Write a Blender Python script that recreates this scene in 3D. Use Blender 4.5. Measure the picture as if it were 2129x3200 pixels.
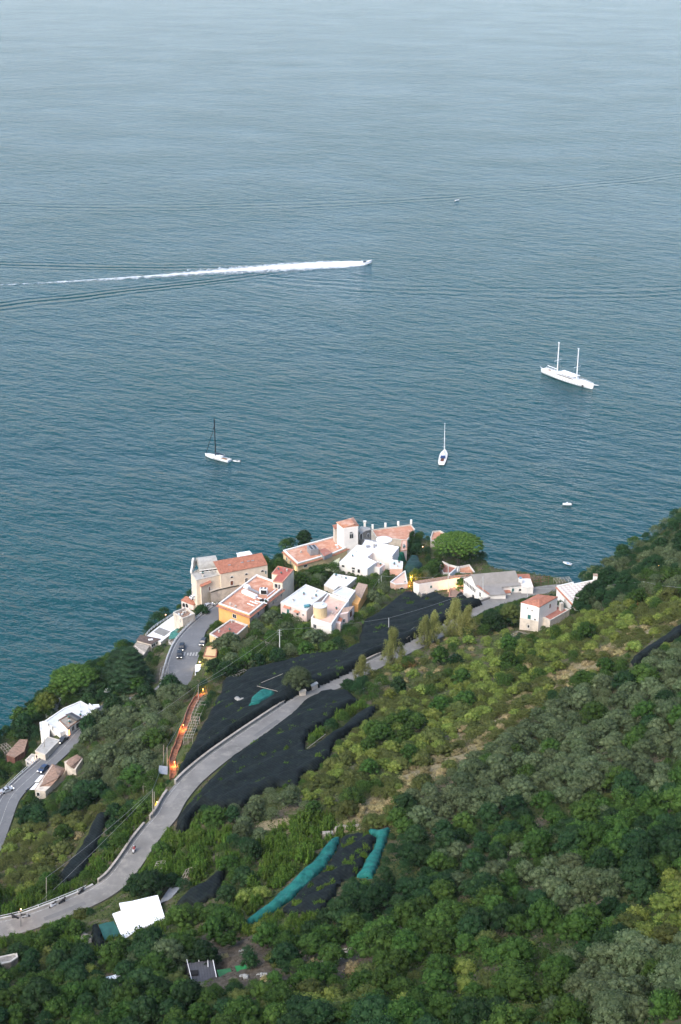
import bpy, bmesh, math, random
import numpy as np
from mathutils import Vector, Matrix
R = math.radians
scene = bpy.context.scene
for o in list(bpy.data.objects): bpy.data.objects.remove(o)
COL = scene.collection
HAZE = 0.000028
random.seed(7); RNG = np.random.default_rng(7)

# ------------------------------------------------------------------ camera, sky, sun, exposure
PITCH = 23.5; CAMZ = 300.0; FOC = 4444.4          # focal length in pixels of the 2129 x 3200 photograph
cam = bpy.data.cameras.new('camera'); cam_o = bpy.data.objects.new('camera', cam); COL.objects.link(cam_o)
cam.sensor_fit = 'VERTICAL'; cam.sensor_height = 36.0; cam.lens = 50.0
cam.clip_start = 1.0; cam.clip_end = 60000.0
cam_o.location = (0, 0, CAMZ); cam_o.rotation_euler = (R(90-PITCH), 0, 0)
scene.camera = cam_o
scene.view_settings.view_transform = 'Standard'; scene.view_settings.look = 'None'
scene.view_settings.gamma = 1.0; scene.view_settings.exposure = 1.45
scene.render.resolution_x = 681; scene.render.resolution_y = 1024
world = bpy.data.worlds.new('World'); scene.world = world; world.use_nodes = True
wn = world.node_tree
for n in list(wn.nodes): wn.nodes.remove(n)
SUN_EL, SUN_AZ = 44.0, -140.0                     # elevation; azimuth measured from +Y towards +X
sky = wn.nodes.new('ShaderNodeTexSky'); sky.sky_type = 'NISHITA'; sky.sun_disc = False
sky.sun_elevation = R(SUN_EL); sky.sun_rotation = R(SUN_AZ)
sky.air_density = 1.0; sky.dust_density = 2.2; sky.ozone_density = 1.0
bg = wn.nodes.new('ShaderNodeBackground'); bg.inputs['Strength'].default_value = 0.15
wo = wn.nodes.new('ShaderNodeOutputWorld')
hsv = wn.nodes.new('ShaderNodeHueSaturation'); hsv.inputs['Saturation'].default_value = 1.04; wn.links.new(sky.outputs[0], hsv.inputs['Color']); wn.links.new(hsv.outputs[0], bg.inputs[0]); wn.links.new(bg.outputs[0], wo.inputs[0])
sl = bpy.data.lights.new('sun', 'SUN'); sl.energy = 1.0; sl.angle = R(40); sl.color = (1.0, 0.93, 0.84)
so = bpy.data.objects.new('sun', sl); COL.objects.link(so)
sd = Vector((math.sin(R(SUN_AZ))*math.cos(R(SUN_EL)), math.cos(R(SUN_AZ))*math.cos(R(SUN_EL)), math.sin(R(SUN_EL))))
so.rotation_euler = sd.to_track_quat('Z', 'Y').to_euler()

# ------------------------------------------------------------------ surveying helpers: rays of the photograph into the site
_p = R(PITCH); FWD = np.array([0, math.cos(_p), -math.sin(_p)]); UPV = np.array([0, math.sin(_p), math.cos(_p)])
def ray(u, v):
    d = np.array([1.0, 0, 0])*((u-1064.5)/FOC) + UPV*(-(v-1600)/FOC) + FWD
    return d/np.linalg.norm(d)
def P(u, v, h):
    d = ray(u, v); t = (h-CAMZ)/d[2]
    return np.array([d[0]*t, d[1]*t, h])
def proj(x, y, z):
    dx, dy, dz = x, y, z-CAMZ
    dep = dy*FWD[1]+dz*FWD[2]; up = dy*UPV[1]+dz*UPV[2]
    return 1064.5+FOC*dx/dep, 1600-FOC*up/dep
ZF = {'a': (560,1600,.2551), 'b': (860,1600,.2551), 'c': (1160,1600,.2551), 'd': (1460,1650,.2806), 'e': (360,1850,.2551),
      'f': (0,2100,.2551), 'g': (350,2050,.3189), 'h': (0,2550,.4464), 'i': (700,2450,.4464), 'j': (1400,2400,.4649),
      'k': (750,1900,.4464), 'l': (1429,1550,.4464), 'm': (600,1280,.12755), 'n': (1300,1300,.10204), 'o': (1670,1040,.1403),
      'p': (900,780,.1913), 'q': (640,1840,.06378), 'r': (100,2180,.1403), 's': (0,2820,.1913), 't': (1240,1740,.2041),
      'w': (540,2840,.2296), 'O': (0,0,1.3578), '1': (0,0,1.0)}
def Z(k, x, y):
    a = ZF[k]; return a[0]+a[2]*x, a[1]+a[2]*y

# ------------------------------------------------------------------ terrain
CTRL = [  # photo column, row, height above the sea
 (0,2640,45),(80,2510,46),(150,2440,47),(220,2330,48),(300,2250,49),(400,2200,50),(480,2160,50),(560,2100,50),(575,2030,49.5),(620,1960,48.5),(680,1900,47.5),(760,1850,46),
 (0,2900,80),(134,2862,80.5),(290,2800,81),(402,2702,81.5),(491,2586,82),(527,2550,82),(637,2398,81.5),(749,2311,80),(850,2248,78.5),(973,2168,76),(1152,2092,72),(1330,2003,67.5),(1466,1919,64),(1558,1883,62),(1656,1846,61),
 (620,1920,46),(800,1950,50),(900,1950,53),(1000,1980,57),(1100,1900,55),(1000,1780,44),(900,1760,41),(1150,1720,40),(1250,1700,38),(1350,1760,40),(1400,1700,35),(1450,1770,41),(1250,1830,50),(1400,1860,55),(1600,1800,52),(1500,1800,48),
 (540,1930,40),(440,2000,38),(400,2060,42),(300,2120,43),(200,2160,42),(100,2240,38),(0,2320,36),(100,2350,42),(0,2480,42),(60,2430,43),
 (300,2400,58),(100,2600,56),(450,2300,60),(560,2220,62),(680,2130,60),(780,2060,58),(200,2700,68),(60,2780,72),(380,2520,70),(480,2400,70),(520,2480,74),(880,2080,62),(1000,2060,64),(1100,2020,63),(1250,1930,57),(850,2180,73),(720,2230,73),
 (100,3000,92),(400,2950,96),(100,3180,112),(600,2860,99),(500,3150,120),(900,3150,132),(700,2700,96),(900,2600,96),(900,2420,87),(700,2520,89),(1100,2400,94),(1100,2230,82),(1300,2150,80),(1300,2500,102),(1100,2800,112),(800,2900,108),(1000,2960,118),(1400,2800,118),(1300,3100,138),(1064,3200,142),(1500,3200,150),(2129,3200,178),(1800,2800,138),(2129,2800,154),(1600,2500,109),(1800,2400,111),(2129,2300,118),(1700,2200,95),(1900,2100,99),(2129,2050,108),(1900,1950,90),(2129,1900,99),(1800,1880,75),(2000,1790,82),(2129,1740,86),(2129,1620,76),(1950,1750,72),(1850,1800,66),(1720,1985,77),(1500,2000,74),(1620,1980,74),(1740,1905,71),(1690,1830,60),
 (0,3400,124),(1064,3600,172),(2129,3600,210),(2700,3200,205),(2700,2600,165),(2700,2100,130),(2700,1700,98),(-600,3200,95),(-600,2900,74),(-600,2700,50),(-500,3500,118)]
cp = np.array([np.append(P(u, v, h)[:2], h) for u, v, h in CTRL])
SC = 100.0
def tps(r2): return np.where(r2 > 0, 0.5*r2*np.log(np.maximum(r2, 1e-12)), 0)
X = cp[:, :2]/SC; n = len(X)
K = tps(((X[:, None]-X[None])**2).sum(-1)) + np.eye(n)*0.004
A = np.zeros((n+3, n+3)); A[:n, :n] = K; A[:n, n] = 1; A[:n, n+1:] = X; A[n, :n] = 1; A[n+1:, :n] = X.T
W = np.linalg.solve(A, np.append(cp[:, 2], [0, 0, 0]))
def hraw(x, y):
    q = np.stack([x, y], -1)/SC; out = np.zeros(q.shape[:-1]); f = q.reshape(-1, 2); res = np.zeros(len(f))
    for i in range(0, len(f), 20000):
        b = f[i:i+20000]
        res[i:i+20000] = tps(((b[:, None]-X[None])**2).sum(-1)) @ W[:n] + W[n] + b @ W[n+1:]
    return res.reshape(out.shape)
GX0, GX1, GY0, GY1, GS = -300.0, 360.0, 90.0, 640.0, 1.5
gx = np.arange(GX0, GX1+.01, GS); gy = np.arange(GY0, GY1+.01, GS)
MX, MY = np.meshgrid(gx, gy)
HG = hraw(MX, MY)
# the coast: land on the near side of this line, a cliff beyond it
COAST = [(-1500,3000,30),(-500,2600,32),(0,2300,36),(100,2222,37),(200,2135,40),(300,2075,41),(400,2020,39),(450,1975,38),(540,1918,39),(590,1880,42),(640,1830,42),(760,1790,40),(870,1760,39),(880,1720,36),(980,1690,36),(1060,1690,36),(1130,1670,36),(1290,1665,34),(1340,1690,34),(1380,1675,32),(1420,1700,32),(1475,1752,34),(1512,1775,36),(1545,1797,42),(1610,1806,47),(1700,1816,54),(1800,1810,63),(1870,1785,67),(1950,1735,71),(2040,1680,73),(2129,1610,76),(2600,1480,90)]
cpts = np.array([P(u, v, h)[:2] for u, v, h in COAST])
def seg_dist(x, y, pts):
    best = np.full(x.shape, 1e9); side = np.zeros(x.shape)
    for a, b in zip(pts[:-1], pts[1:]):
        d = b-a; L2 = d@d; t = np.clip(((x-a[0])*d[0]+(y-a[1])*d[1])/L2, 0, 1)
        ds = np.hypot(x-a[0]-t*d[0], y-a[1]-t*d[1]); best = np.minimum(best, ds)
    return best
def in_poly(x, y, poly):
    c = np.zeros(np.shape(x), bool); j = len(poly)-1
    for i in range(len(poly)):
        xi, yi = poly[i]; xj, yj = poly[j]
        if yi != yj:
            c ^= ((yi > y) != (yj > y)) & (x < (xj-xi)*(y-yi)/(yj-yi)+xi)
        j = i
    return c
land = list(map(tuple, cpts))+[(900, 900), (900, -900), (-900, -900), (-900, cpts[0][1])]
LAND = in_poly(MX, MY, land); CD = seg_dist(MX, MY, cpts)
def sm(a, b, t):
    t = np.clip((t-a)/(b-a), 0, 1); return t*t*(3-2*t)
def fnoise(x, y, s, seed):
    r = np.random.default_rng(seed); tot = 0
    for k in range(5):
        a = r.uniform(0, 6.28); f = r.uniform(.7, 1.4)*6.28/s
        tot = tot+np.sin(x*math.cos(a)*f+y*math.sin(a)*f+r.uniform(0, 6.28))
    return tot/5
t = HG/2.6; fr = t-np.floor(t); stepv = (np.floor(t)+sm(.62, 1.0, fr))*2.6
terr = np.clip(sm(56, 62, HG), 0, 1)*0.55
HG = HG*(1-terr)+stepv*terr
HG = HG+fnoise(MX, MY, 17, 1)*0.35+fnoise(MX, MY, 6.5, 2)*0.12
HG = np.where(LAND, HG, np.maximum(HG-2.2*CD*(1+.25*fnoise(MX, MY, 14, 5)), -14))

def Hxy(x, y):
    fx = np.clip((np.asarray(x, float)-GX0)/GS, 0, len(gx)-1.001); fy = np.clip((np.asarray(y, float)-GY0)/GS, 0, len(gy)-1.001)
    i = fx.astype(int); j = fy.astype(int); a = fx-i; b = fy-j
    return HG[j, i]*(1-a)*(1-b)+HG[j, i+1]*a*(1-b)+HG[j+1, i]*(1-a)*b+HG[j+1, i+1]*a*b
def T(u, v, lift=0.0):
    d = ray(u, v); ts = np.arange(150, 900, 0.5)
    x = d[0]*ts; y = d[1]*ts; z = CAMZ+d[2]*ts
    k = np.argmax(z < Hxy(x, y)+lift)
    if k == 0: return P(u, v, 40.0)
    return np.array([x[k], y[k], z[k]])
def Tz(k, x, y): return T(*Z(k, x, y))

# roads: centre lines traced on the ground, the land levelled to them
def smooth_line(pts, step=2.0):
    pts = np.array(pts, float); n = len(pts); out = []
    for i in range(n-1):
        p0 = pts[max(i-1, 0)]; p1 = pts[i]; p2 = pts[i+1]; p3 = pts[min(i+2, n-1)]
        m = max(2, int(np.linalg.norm((p2-p1)[:2])/step))
        for k in range(m):
            s = k/m
            out.append(.5*((2*p1)+(-p0+p2)*s+(2*p0-5*p1+4*p2-p3)*s*s+(-p0+3*p1-3*p2+p3)*s**3))
    out.append(pts[-1]); return np.array(out)
UP = [(-250,2990,79),(-120,2935,79.5),(0,2902,80),(67,2887,80.3),(134,2864,80.6),(201,2838,80.9),(290,2800,81.2),(357,2757,81.5),(402,2704,81.8),(447,2637,82),(487,2586,82),(520,2548,82),(548,2497,82),(594,2441,81.8),(637,2402,81.5),(690,2360,80.8),(752,2316,80),(812,2275,79.2),(870,2236,78.3),(930,2196,77),(990,2162,75.8),(1062,2128,74.3),(1152,2084,72),(1241,2040,69.8),(1330,1998,67.6),(1400,1957,65.6),(1466,1917,63.9),(1520,1890,62.8),(1570,1874,62),(1620,1860,61.4),(1680,1845,61),(1760,1835,60.5)]
LO = [(-120,2800,44),(-40,2670,44.6),(0,2572,45.4),(13,2534,45.7),(28,2498,46),(50,2469,46.2),(74,2446,46.4),(97,2425,46.6),(131,2395,46.9),(179,2353,47.5),(212,2318,48),(250,2275,48.6),(310,2232,49.2),(370,2205,49.7),(440,2190,50),(500,2168,50),(535,2135,50),(550,2090,50),(562,2050,49.8),(580,2010,49.4),(612,1970,48.8),(650,1935,48.2),(690,1905,47.6),(740,1872,46.8),(790,1850,46.5)]
road_up = smooth_line([P(*q) for q in UP]); road_lo = smooth_line([P(*q) for q in LO])
_rv = np.array([proj(*q)[1] for q in road_lo]); _ru = np.array([proj(*q)[0] for q in road_lo])
RWR = np.where(_ru > 430, 3.7+3.6*np.interp(_rv, [1965, 2010, 2110, 2160], [0, .75, 1, .2]), 3.3)   # the coast road widens into a lay-by at the bend
ROADS = [(road_up, 3.3), (road_lo, 4.2)]
for line, hw in ROADS:
    bd = np.full(MX.shape, 1e9); bh = np.zeros(MX.shape)
    for a, b in zip(line[:-1], line[1:]):
        d = (b-a)[:2]; L2 = d@d+1e-9
        m = (np.abs(MX-a[0]) < 16) & (np.abs(MY-a[1]) < 16)
        x = MX[m]; y = MY[m]; tt = np.clip(((x-a[0])*d[0]+(y-a[1])*d[1])/L2, 0, 1)
        ds = np.hypot(x-a[0]-tt*d[0], y-a[1]-tt*d[1]); hh = a[2]+tt*(b[2]-a[2])
        cb = bd[m]; ch = bh[m]; s = ds < cb; cb[s] = ds[s]; ch[s] = hh[s]; bd[m] = cb; bh[m] = ch
    w = 1-sm(hw+1.2, hw+5.5, bd)
    HG = HG*(1-w)+(bh-0.45)*w
# village square by the church
sq = P(672, 1885, 47)
# ------------------------------------------------------------------ object helpers
ORG = {}
def tag(o, label=None, cat=None, group=None, kind=None):
    if label: o['label'] = label
    if cat: o['category'] = cat
    if group: o['group'] = group
    if kind: o['kind'] = kind
    return o
def thing(name, label, cat, loc=(0, 0, 0), group=None, rz=0.0):
    o = bpy.data.objects.new(name, None); COL.objects.link(o); o.empty_display_size = .5
    o.location = loc; o.rotation_euler = (0, 0, rz); ORG[o.name] = np.array(loc, float)
    return tag(o, label, cat, group)
class MB:
    """collects faces, then links them as one mesh object"""
    def __init__(s): s.v = []; s.f = []; s.m = []
    def add(s, vs, fs, mi=0):
        b = len(s.v); s.v += [tuple(map(float, q)) for q in vs]; s.f += [tuple(b+i for i in f) for f in fs]; s.m += [mi]*len(fs); return s
    def box(s, c, sz, rz=0.0, mi=0, taper=1.0, tilt=None):
        x, y, z = [q/2 for q in sz]; vs = []
        for dz in (-1, 1):
            k = taper if dz > 0 else 1
            for dx, dy in ((-1, -1), (1, -1), (1, 1), (-1, 1)): vs.append(Vector((dx*x*k, dy*y*k, dz*z)))
        M = Matrix.Rotation(rz, 3, 'Z')
        if tilt is not None: M = M @ tilt
        vs = [M @ q + Vector(c) for q in vs]
        return s.add(vs, [(3, 2, 1, 0), (4, 5, 6, 7), (0, 1, 5, 4), (1, 2, 6, 5), (2, 3, 7, 6), (3, 0, 4, 7)], mi)
    def prism(s, poly, z0, z1, mi=0, caps=True):
        """poly: list of (x,y) ccw; z0/z1 number or list"""
        n = len(poly); a = [z0]*n if np.isscalar(z0) else list(z0); b = [z1]*n if np.isscalar(z1) else list(z1)
        vs = [(p[0], p[1], a[i]) for i, p in enumerate(poly)]+[(p[0], p[1], b[i]) for i, p in enumerate(poly)]
        fs = [(i, (i+1) % n, n+(i+1) % n, n+i) for i in range(n)]
        if caps: fs += [tuple(range(n))[::-1], tuple(range(n, 2*n))]
        return s.add(vs, fs, mi)
    def tube(s, p0, p1, r0, r1=None, k=6, mi=0):
        r1 = r0 if r1 is None else r1; p0 = Vector(p0); p1 = Vector(p1); d = (p1-p0)
        if d.length < 1e-6: return s
        d.normalize(); u = d.orthogonal().normalized(); w = d.cross(u); vs = []
        for p, r in ((p0, r0), (p1, r1)):
            for i in range(k): a = 2*math.pi*i/k; vs.append(p+(u*math.cos(a)+w*math.sin(a))*r)
        fs = [(i, (i+1) % k, k+(i+1) % k, k+i) for i in range(k)]+[tuple(range(k))[::-1], tuple(range(k, 2*k))]
        return s.add(vs, fs, mi)
    def path(s, pts, r, k=5, mi=0):
        for a, b in zip(pts[:-1], pts[1:]): s.tube(a, b, r, r, k, mi)
        return s
    def lathe(s, c, prof, k=14, mi=0):
        vs = []; c = Vector(c)
        for r, z in prof:
            for i in range(k): a = 2*math.pi*i/k; vs.append(c+Vector((r*math.cos(a), r*math.sin(a), z)))
        fs = []
        for j in range(len(prof)-1):
            for i in range(k): fs.append((j*k+i, j*k+(i+1) % k, (j+1)*k+(i+1) % k, (j+1)*k+i))
        fs += [tuple(range(k))[::-1], tuple(range((len(prof)-1)*k, len(prof)*k))]
        return s.add(vs, fs, mi)
    def grid(s, rows, mi=0, closed=False):
        n = len(rows[0]); b = [q for r_ in rows for q in r_]; fs = []
        for j in range(len(rows)-1):
            for i in range(n if closed else n-1):
                fs.append((j*n+i, j*n+(i+1) % n, (j+1)*n+(i+1) % n, (j+1)*n+i))
        return s.add(b, fs, mi)
    def build(s, name, mats, parent=None, smooth=False, org=None):
        o0 = np.zeros(3)
        if org is not None: o0 = np.array(org, float)
        elif parent is not None: o0 = ORG.get(parent.name, np.zeros(3))
        me = bpy.data.meshes.new(name)
        if s.v:
            arr = np.array(s.v)-o0
            me.from_pydata(arr.tolist(), [], s.f)
        if not isinstance(mats, (list, tuple)): mats = [mats]
        for m in mats: me.materials.append(m)
        if len(mats) > 1: me.polygons.foreach_set('material_index', s.m)
        if smooth: me.polygons.foreach_set('use_smooth', [True]*len(me.polygons))
        me.update()
        o = bpy.data.objects.new(name, me); COL.objects.link(o)
        if parent is not None: o.parent = parent; ORG[o.name] = o0
        else: o.location = o0 if org is not None else (0, 0, 0)
        return o
def npmesh(name, V, Fq, mat, smooth=False, tint=None, parent=None):
    """quads from numpy arrays"""
    me = bpy.data.meshes.new(name); nv = len(V); nf = len(Fq); k = Fq.shape[1]
    me.vertices.add(nv); me.vertices.foreach_set('co', V.astype(np.float32).ravel())
    me.loops.add(nf*k); me.loops.foreach_set('vertex_index', Fq.astype(np.int32).ravel())
    me.polygons.add(nf); me.polygons.foreach_set('loop_start', np.arange(0, nf*k, k, dtype=np.int32))
    me.polygons.foreach_set('loop_total', np.full(nf, k, np.int32))
    if smooth: me.polygons.foreach_set('use_smooth', np.ones(nf, bool))
    for m in (mat if isinstance(mat, list) else [mat]): me.materials.append(m)
    if tint is not None:
        at = me.color_attributes.new('tint', 'FLOAT_COLOR', 'POINT')
        at.data.foreach_set('color', np.concatenate([tint, np.ones((nv, 1))], 1).astype(np.float32).ravel())
    me.update(calc_edges=True); me.validate()
    return me
def link(name, me, parent=None):
    o = bpy.data.objects.new(name, me); COL.objects.link(o)
    if parent is not None: o.parent = parent
    return o

# ------------------------------------------------------------------ materials
MATS = {}
def nodes(name):
    m = bpy.data.materials.new(name); m.use_nodes = True; t = m.node_tree
    return m, t, t.nodes['Principled BSDF'], t.nodes.new, t.links.new
def mat(name, c, rough=.8, var=.18, scale=1.2, c2=None, bump=.0, bscale=6, spec=.3, metal=0, obj=True, stripes=None, stain=None):
    """plain weathered paint or stone: two tones of one colour in patches, a fine grain and relief"""
    if name in MATS: return MATS[name]
    m, t, b, N, L = nodes(name)
    tc = N('ShaderNodeTexCoord'); src = tc.outputs['Object']
    nz = N('ShaderNodeTexNoise'); nz.inputs['Scale'].default_value = scale; nz.inputs['Detail'].default_value = 6; nz.inputs['Roughness'].default_value = .65
    L(src, nz.inputs['Vector'])
    mx = N('ShaderNodeMix'); mx.data_type = 'RGBA'
    c2 = c2 or tuple(max(0, q*(1-var*2)) for q in c)
    mx.inputs[6].default_value = (*c, 1); mx.inputs[7].default_value = (*c2, 1)
    rp = N('ShaderNodeMapRange'); rp.inputs[1].default_value = .38; rp.inputs[2].default_value = .68
    L(nz.outputs[0], rp.inputs[0]); L(rp.outputs[0], mx.inputs[0]); out = mx.outputs[2]
    if stripes:
        ax, freq, amt = stripes
        wv = N('ShaderNodeTexWave'); wv.bands_direction = ax; wv.inputs['Scale'].default_value = freq; wv.inputs['Distortion'].default_value = .6
        L(src, wv.inputs['Vector'])
        m2 = N('ShaderNodeMix'); m2.data_type = 'RGBA'; m2.blend_type = 'MULTIPLY'; m2.inputs[0].default_value = amt
        L(out, m2.inputs[6]); L(wv.outputs[0], m2.inputs[7]); out = m2.outputs[2]
    if stain:
        sc, col, lo, hi = stain
        n2 = N('ShaderNodeTexNoise'); n2.inputs['Scale'].default_value = sc; n2.inputs['Detail'].default_value = 8; n2.inputs['Roughness'].default_value = .7
        L(src, n2.inputs['Vector']); r2 = N('ShaderNodeMapRange'); r2.inputs[1].default_value = lo; r2.inputs[2].default_value = hi; L(n2.outputs[0], r2.inputs[0])
        m3 = N('ShaderNodeMix'); m3.data_type = 'RGBA'; L(r2.outputs[0], m3.inputs[0]); L(out, m3.inputs[6]); m3.inputs[7].default_value = (*col, 1); out = m3.outputs[2]
    L(out, b.inputs['Base Color']); b.inputs['Roughness'].default_value = rough
    b.inputs['Specular IOR Level'].default_value = spec; b.inputs['Metallic'].default_value = metal
    if bump:
        n3 = N('ShaderNodeTexNoise'); n3.inputs['Scale'].default_value = bscale; n3.inputs['Detail'].default_value = 4; L(src, n3.inputs['Vector'])
        bp = N('ShaderNodeBump'); bp.inputs['Strength'].default_value = bump; bp.inputs['Distance'].default_value = .15
        L(n3.outputs[0], bp.inputs['Height']); L(bp.outputs[0], b.inputs['Normal'])
    MATS[name] = m; return m
def leafmat(name, c1, c2, c3=None, tintattr=False, objvar=.5, trans=.25, rough=.65):
    if name in MATS: return MATS[name]
    m, t, b, N, L = nodes(name)
    geo = N('ShaderNodeNewGeometry'); oi = N('ShaderNodeObjectInfo')
    mx = N('ShaderNodeMix'); mx.data_type = 'RGBA'; mx.inputs[6].default_value = (*c1, 1); mx.inputs[7].default_value = (*c2, 1)
    L(geo.outputs['Random Per Island'], mx.inputs[0]); out = mx.outputs[2]
    hs = N('ShaderNodeHueSaturation'); L(out, hs.inputs['Color'])
    mr = N('ShaderNodeMapRange'); mr.inputs[3].default_value = 1-objvar*.55; mr.inputs[4].default_value = 1+objvar*.7; L(oi.outputs['Random'], mr.inputs[0]); L(mr.outputs[0], hs.inputs['Value'])
    wn_ = N('ShaderNodeTexWhiteNoise'); wn_.noise_dimensions = '1D'; L(oi.outputs['Random'], wn_.inputs['W'])
    mr2 = N('ShaderNodeMapRange'); mr2.inputs[3].default_value = .478; mr2.inputs[4].default_value = .505; L(wn_.outputs[0], mr2.inputs[0]); L(mr2.outputs[0], hs.inputs['Hue'])
    out = hs.outputs[0]
    if tintattr:
        at = N('ShaderNodeAttribute'); at.attribute_name = 'tint'
        m2 = N('ShaderNodeMix'); m2.data_type = 'RGBA'; m2.blend_type = 'MULTIPLY'; m2.inputs[0].default_value = 1
        L(out, m2.inputs[6]); L(at.outputs['Color'], m2.inputs[7]); out = m2.outputs[2]
    L(out, b.inputs['Base Color']); b.inputs['Roughness'].default_value = rough; b.inputs['Specular IOR Level'].default_value = .07
    if trans:
        tr = N('ShaderNodeBsdfTranslucent'); L(out, tr.inputs[0]); ms = N('ShaderNodeMixShader'); ms.inputs[0].default_value = trans
        o = t.nodes['Material Output']; L(b.outputs[0], ms.inputs[1]); L(tr.outputs[0], ms.inputs[2]); L(ms.outputs[0], o.inputs[0])
    MATS[name] = m; return m
def lampmat(name, col, s):
    if name in MATS: return MATS[name]
    m, t, b, N, L = nodes(name); b.inputs['Emission Color'].default_value = (*col, 1); b.inputs['Emission Strength'].default_value = s
    b.inputs['Base Color'].default_value = (*col, 1); MATS[name] = m; return m

# ------------------------------------------------------------------ ground
OO = lambda *p: [(x*1.3578, y*1.3578) for x, y in p]
BARE = [OO((425,2165),(520,2145),(590,2155),(650,2190),(780,2160),(880,2165),(980,2085),(1050,2055),(1050,2135),(930,2202),(838,2242),(745,2262),(640,2275),(500,2280),(420,2230)), OO((860,1880),(940,1835),(1000,1845),(950,1900),(880,1905))]
STRAW = [OO((770,1890),(1000,1735),(1200,1592),(1400,1482),(1568,1385),(1568,1425),(1380,1540),(1200,1662),(1020,1787),(900,1865),(830,1910)), OO((560,1900),(650,1880),(780,1880),(880,1900),(760,1925))]
def build_ground():
    m, t, b, N, L = nodes('hillside_soil')
    tc = N('ShaderNodeTexCoord')
    def noise(s, d=6): n_ = N('ShaderNodeTexNoise'); n_.inputs['Scale'].default_value = s; n_.inputs['Detail'].default_value = d; n_.inputs['Roughness'].default_value = .68; L(tc.outputs['Object'], n_.inputs['Vector']); return n_.outputs[0]
    def mixc(f, a, b_, lo, hi):
        r = N('ShaderNodeMapRange'); r.inputs[1].default_value = lo; r.inputs[2].default_value = hi; L(f, r.inputs[0])
        x = N('ShaderNodeMix'); x.data_type = 'RGBA'; L(r.outputs[0], x.inputs[0])
        for s_, i in ((a, 6), (b_, 7)):
            if isinstance(s_, tuple): x.inputs[i].default_value = (*s_, 1)
            else: L(s_, x.inputs[i])
        return x.outputs[2]
    soil = mixc(noise(.9), (.085, .075, .052), (.14, .115, .078), .4, .62)
    grass = mixc(noise(1.7), (.045, .065, .022), (.085, .095, .035), .4, .62)
    c = mixc(noise(.13), soil, grass, .42, .5)
    # steep ground shows rock
    g = N('ShaderNodeNewGeometry'); sx = N('ShaderNodeSeparateXYZ'); L(g.outputs['Normal'], sx.inputs[0])
    rock = mixc(noise(.6), (.14, .135, .12), (.28, .26, .23), .35, .65)
    c = mixc(sx.outputs[2], rock, c, .45, .68)
    at = N('ShaderNodeAttribute'); at.attribute_name = 'tint'; sc_ = N('ShaderNodeSeparateColor'); L(at.outputs['Color'], sc_.inputs[0])
    def over(c0, fac, c1):
        mm = N('ShaderNodeMath'); mm.operation = 'MULTIPLY_ADD'; L(noise(.45, 5), mm.inputs[0]); mm.inputs[1].default_value = .9; ms_ = N('ShaderNodeMath'); ms_.operation = 'SUBTRACT'; L(fac, ms_.inputs[0]); ms_.inputs[1].default_value = .45; L(ms_.outputs[0], mm.inputs[2])
        r = N('ShaderNodeMapRange'); r.inputs[1].default_value = .35; r.inputs[2].default_value = .6; L(mm.outputs[0], r.inputs[0]); x = N('ShaderNodeMix'); x.data_type = 'RGBA'; L(r.outputs[0], x.inputs[0]); L(c0, x.inputs[6]); L(c1, x.inputs[7]); return x.outputs[2]
    c = over(c, sc_.outputs[0], mixc(noise(1.3, 8), (.055, .046, .034), (.125, .104, .080), .38, .66))
    c = over(c, sc_.outputs[1], mixc(noise(2.0, 8), (.17, .145, .08), (.30, .25, .155), .38, .66))
    L(c, b.inputs['Base Color']); b.inputs['Roughness'].default_value = .95; b.inputs['Specular IOR Level'].default_value = .1
    bp = N('ShaderNodeBump'); bp.inputs['Strength'].default_value = .7; bp.inputs['Distance'].default_value = .5; L(noise(1.6, 8), bp.inputs['Height']); L(bp.outputs[0], b.inputs['Normal'])
    V = np.stack([MX, MY, HG], -1).reshape(-1, 3); ny, nx = MX.shape
    idx = np.arange(ny*nx).reshape(ny, nx)
    F = np.stack([idx[:-1, :-1], idx[:-1, 1:], idx[1:, 1:], idx[1:, :-1]], -1).reshape(-1, 4)
    z = V[:, 2][F].max(1); F = F[z > -13]
    uu, vv = proj(V[:, 0], V[:, 1], V[:, 2]); tt = np.zeros((len(V), 3))
    for p_ in BARE: tt[in_poly(uu, vv, p_), 0] = 1
    for p_ in STRAW: tt[in_poly(uu, vv, p_), 1] = 1
    o = link('hillside', npmesh('hillside', V, F, m, smooth=True, tint=tt)); tag(o, kind='structure')
    # the land goes on behind and beside the viewpoint
    return o

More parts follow.
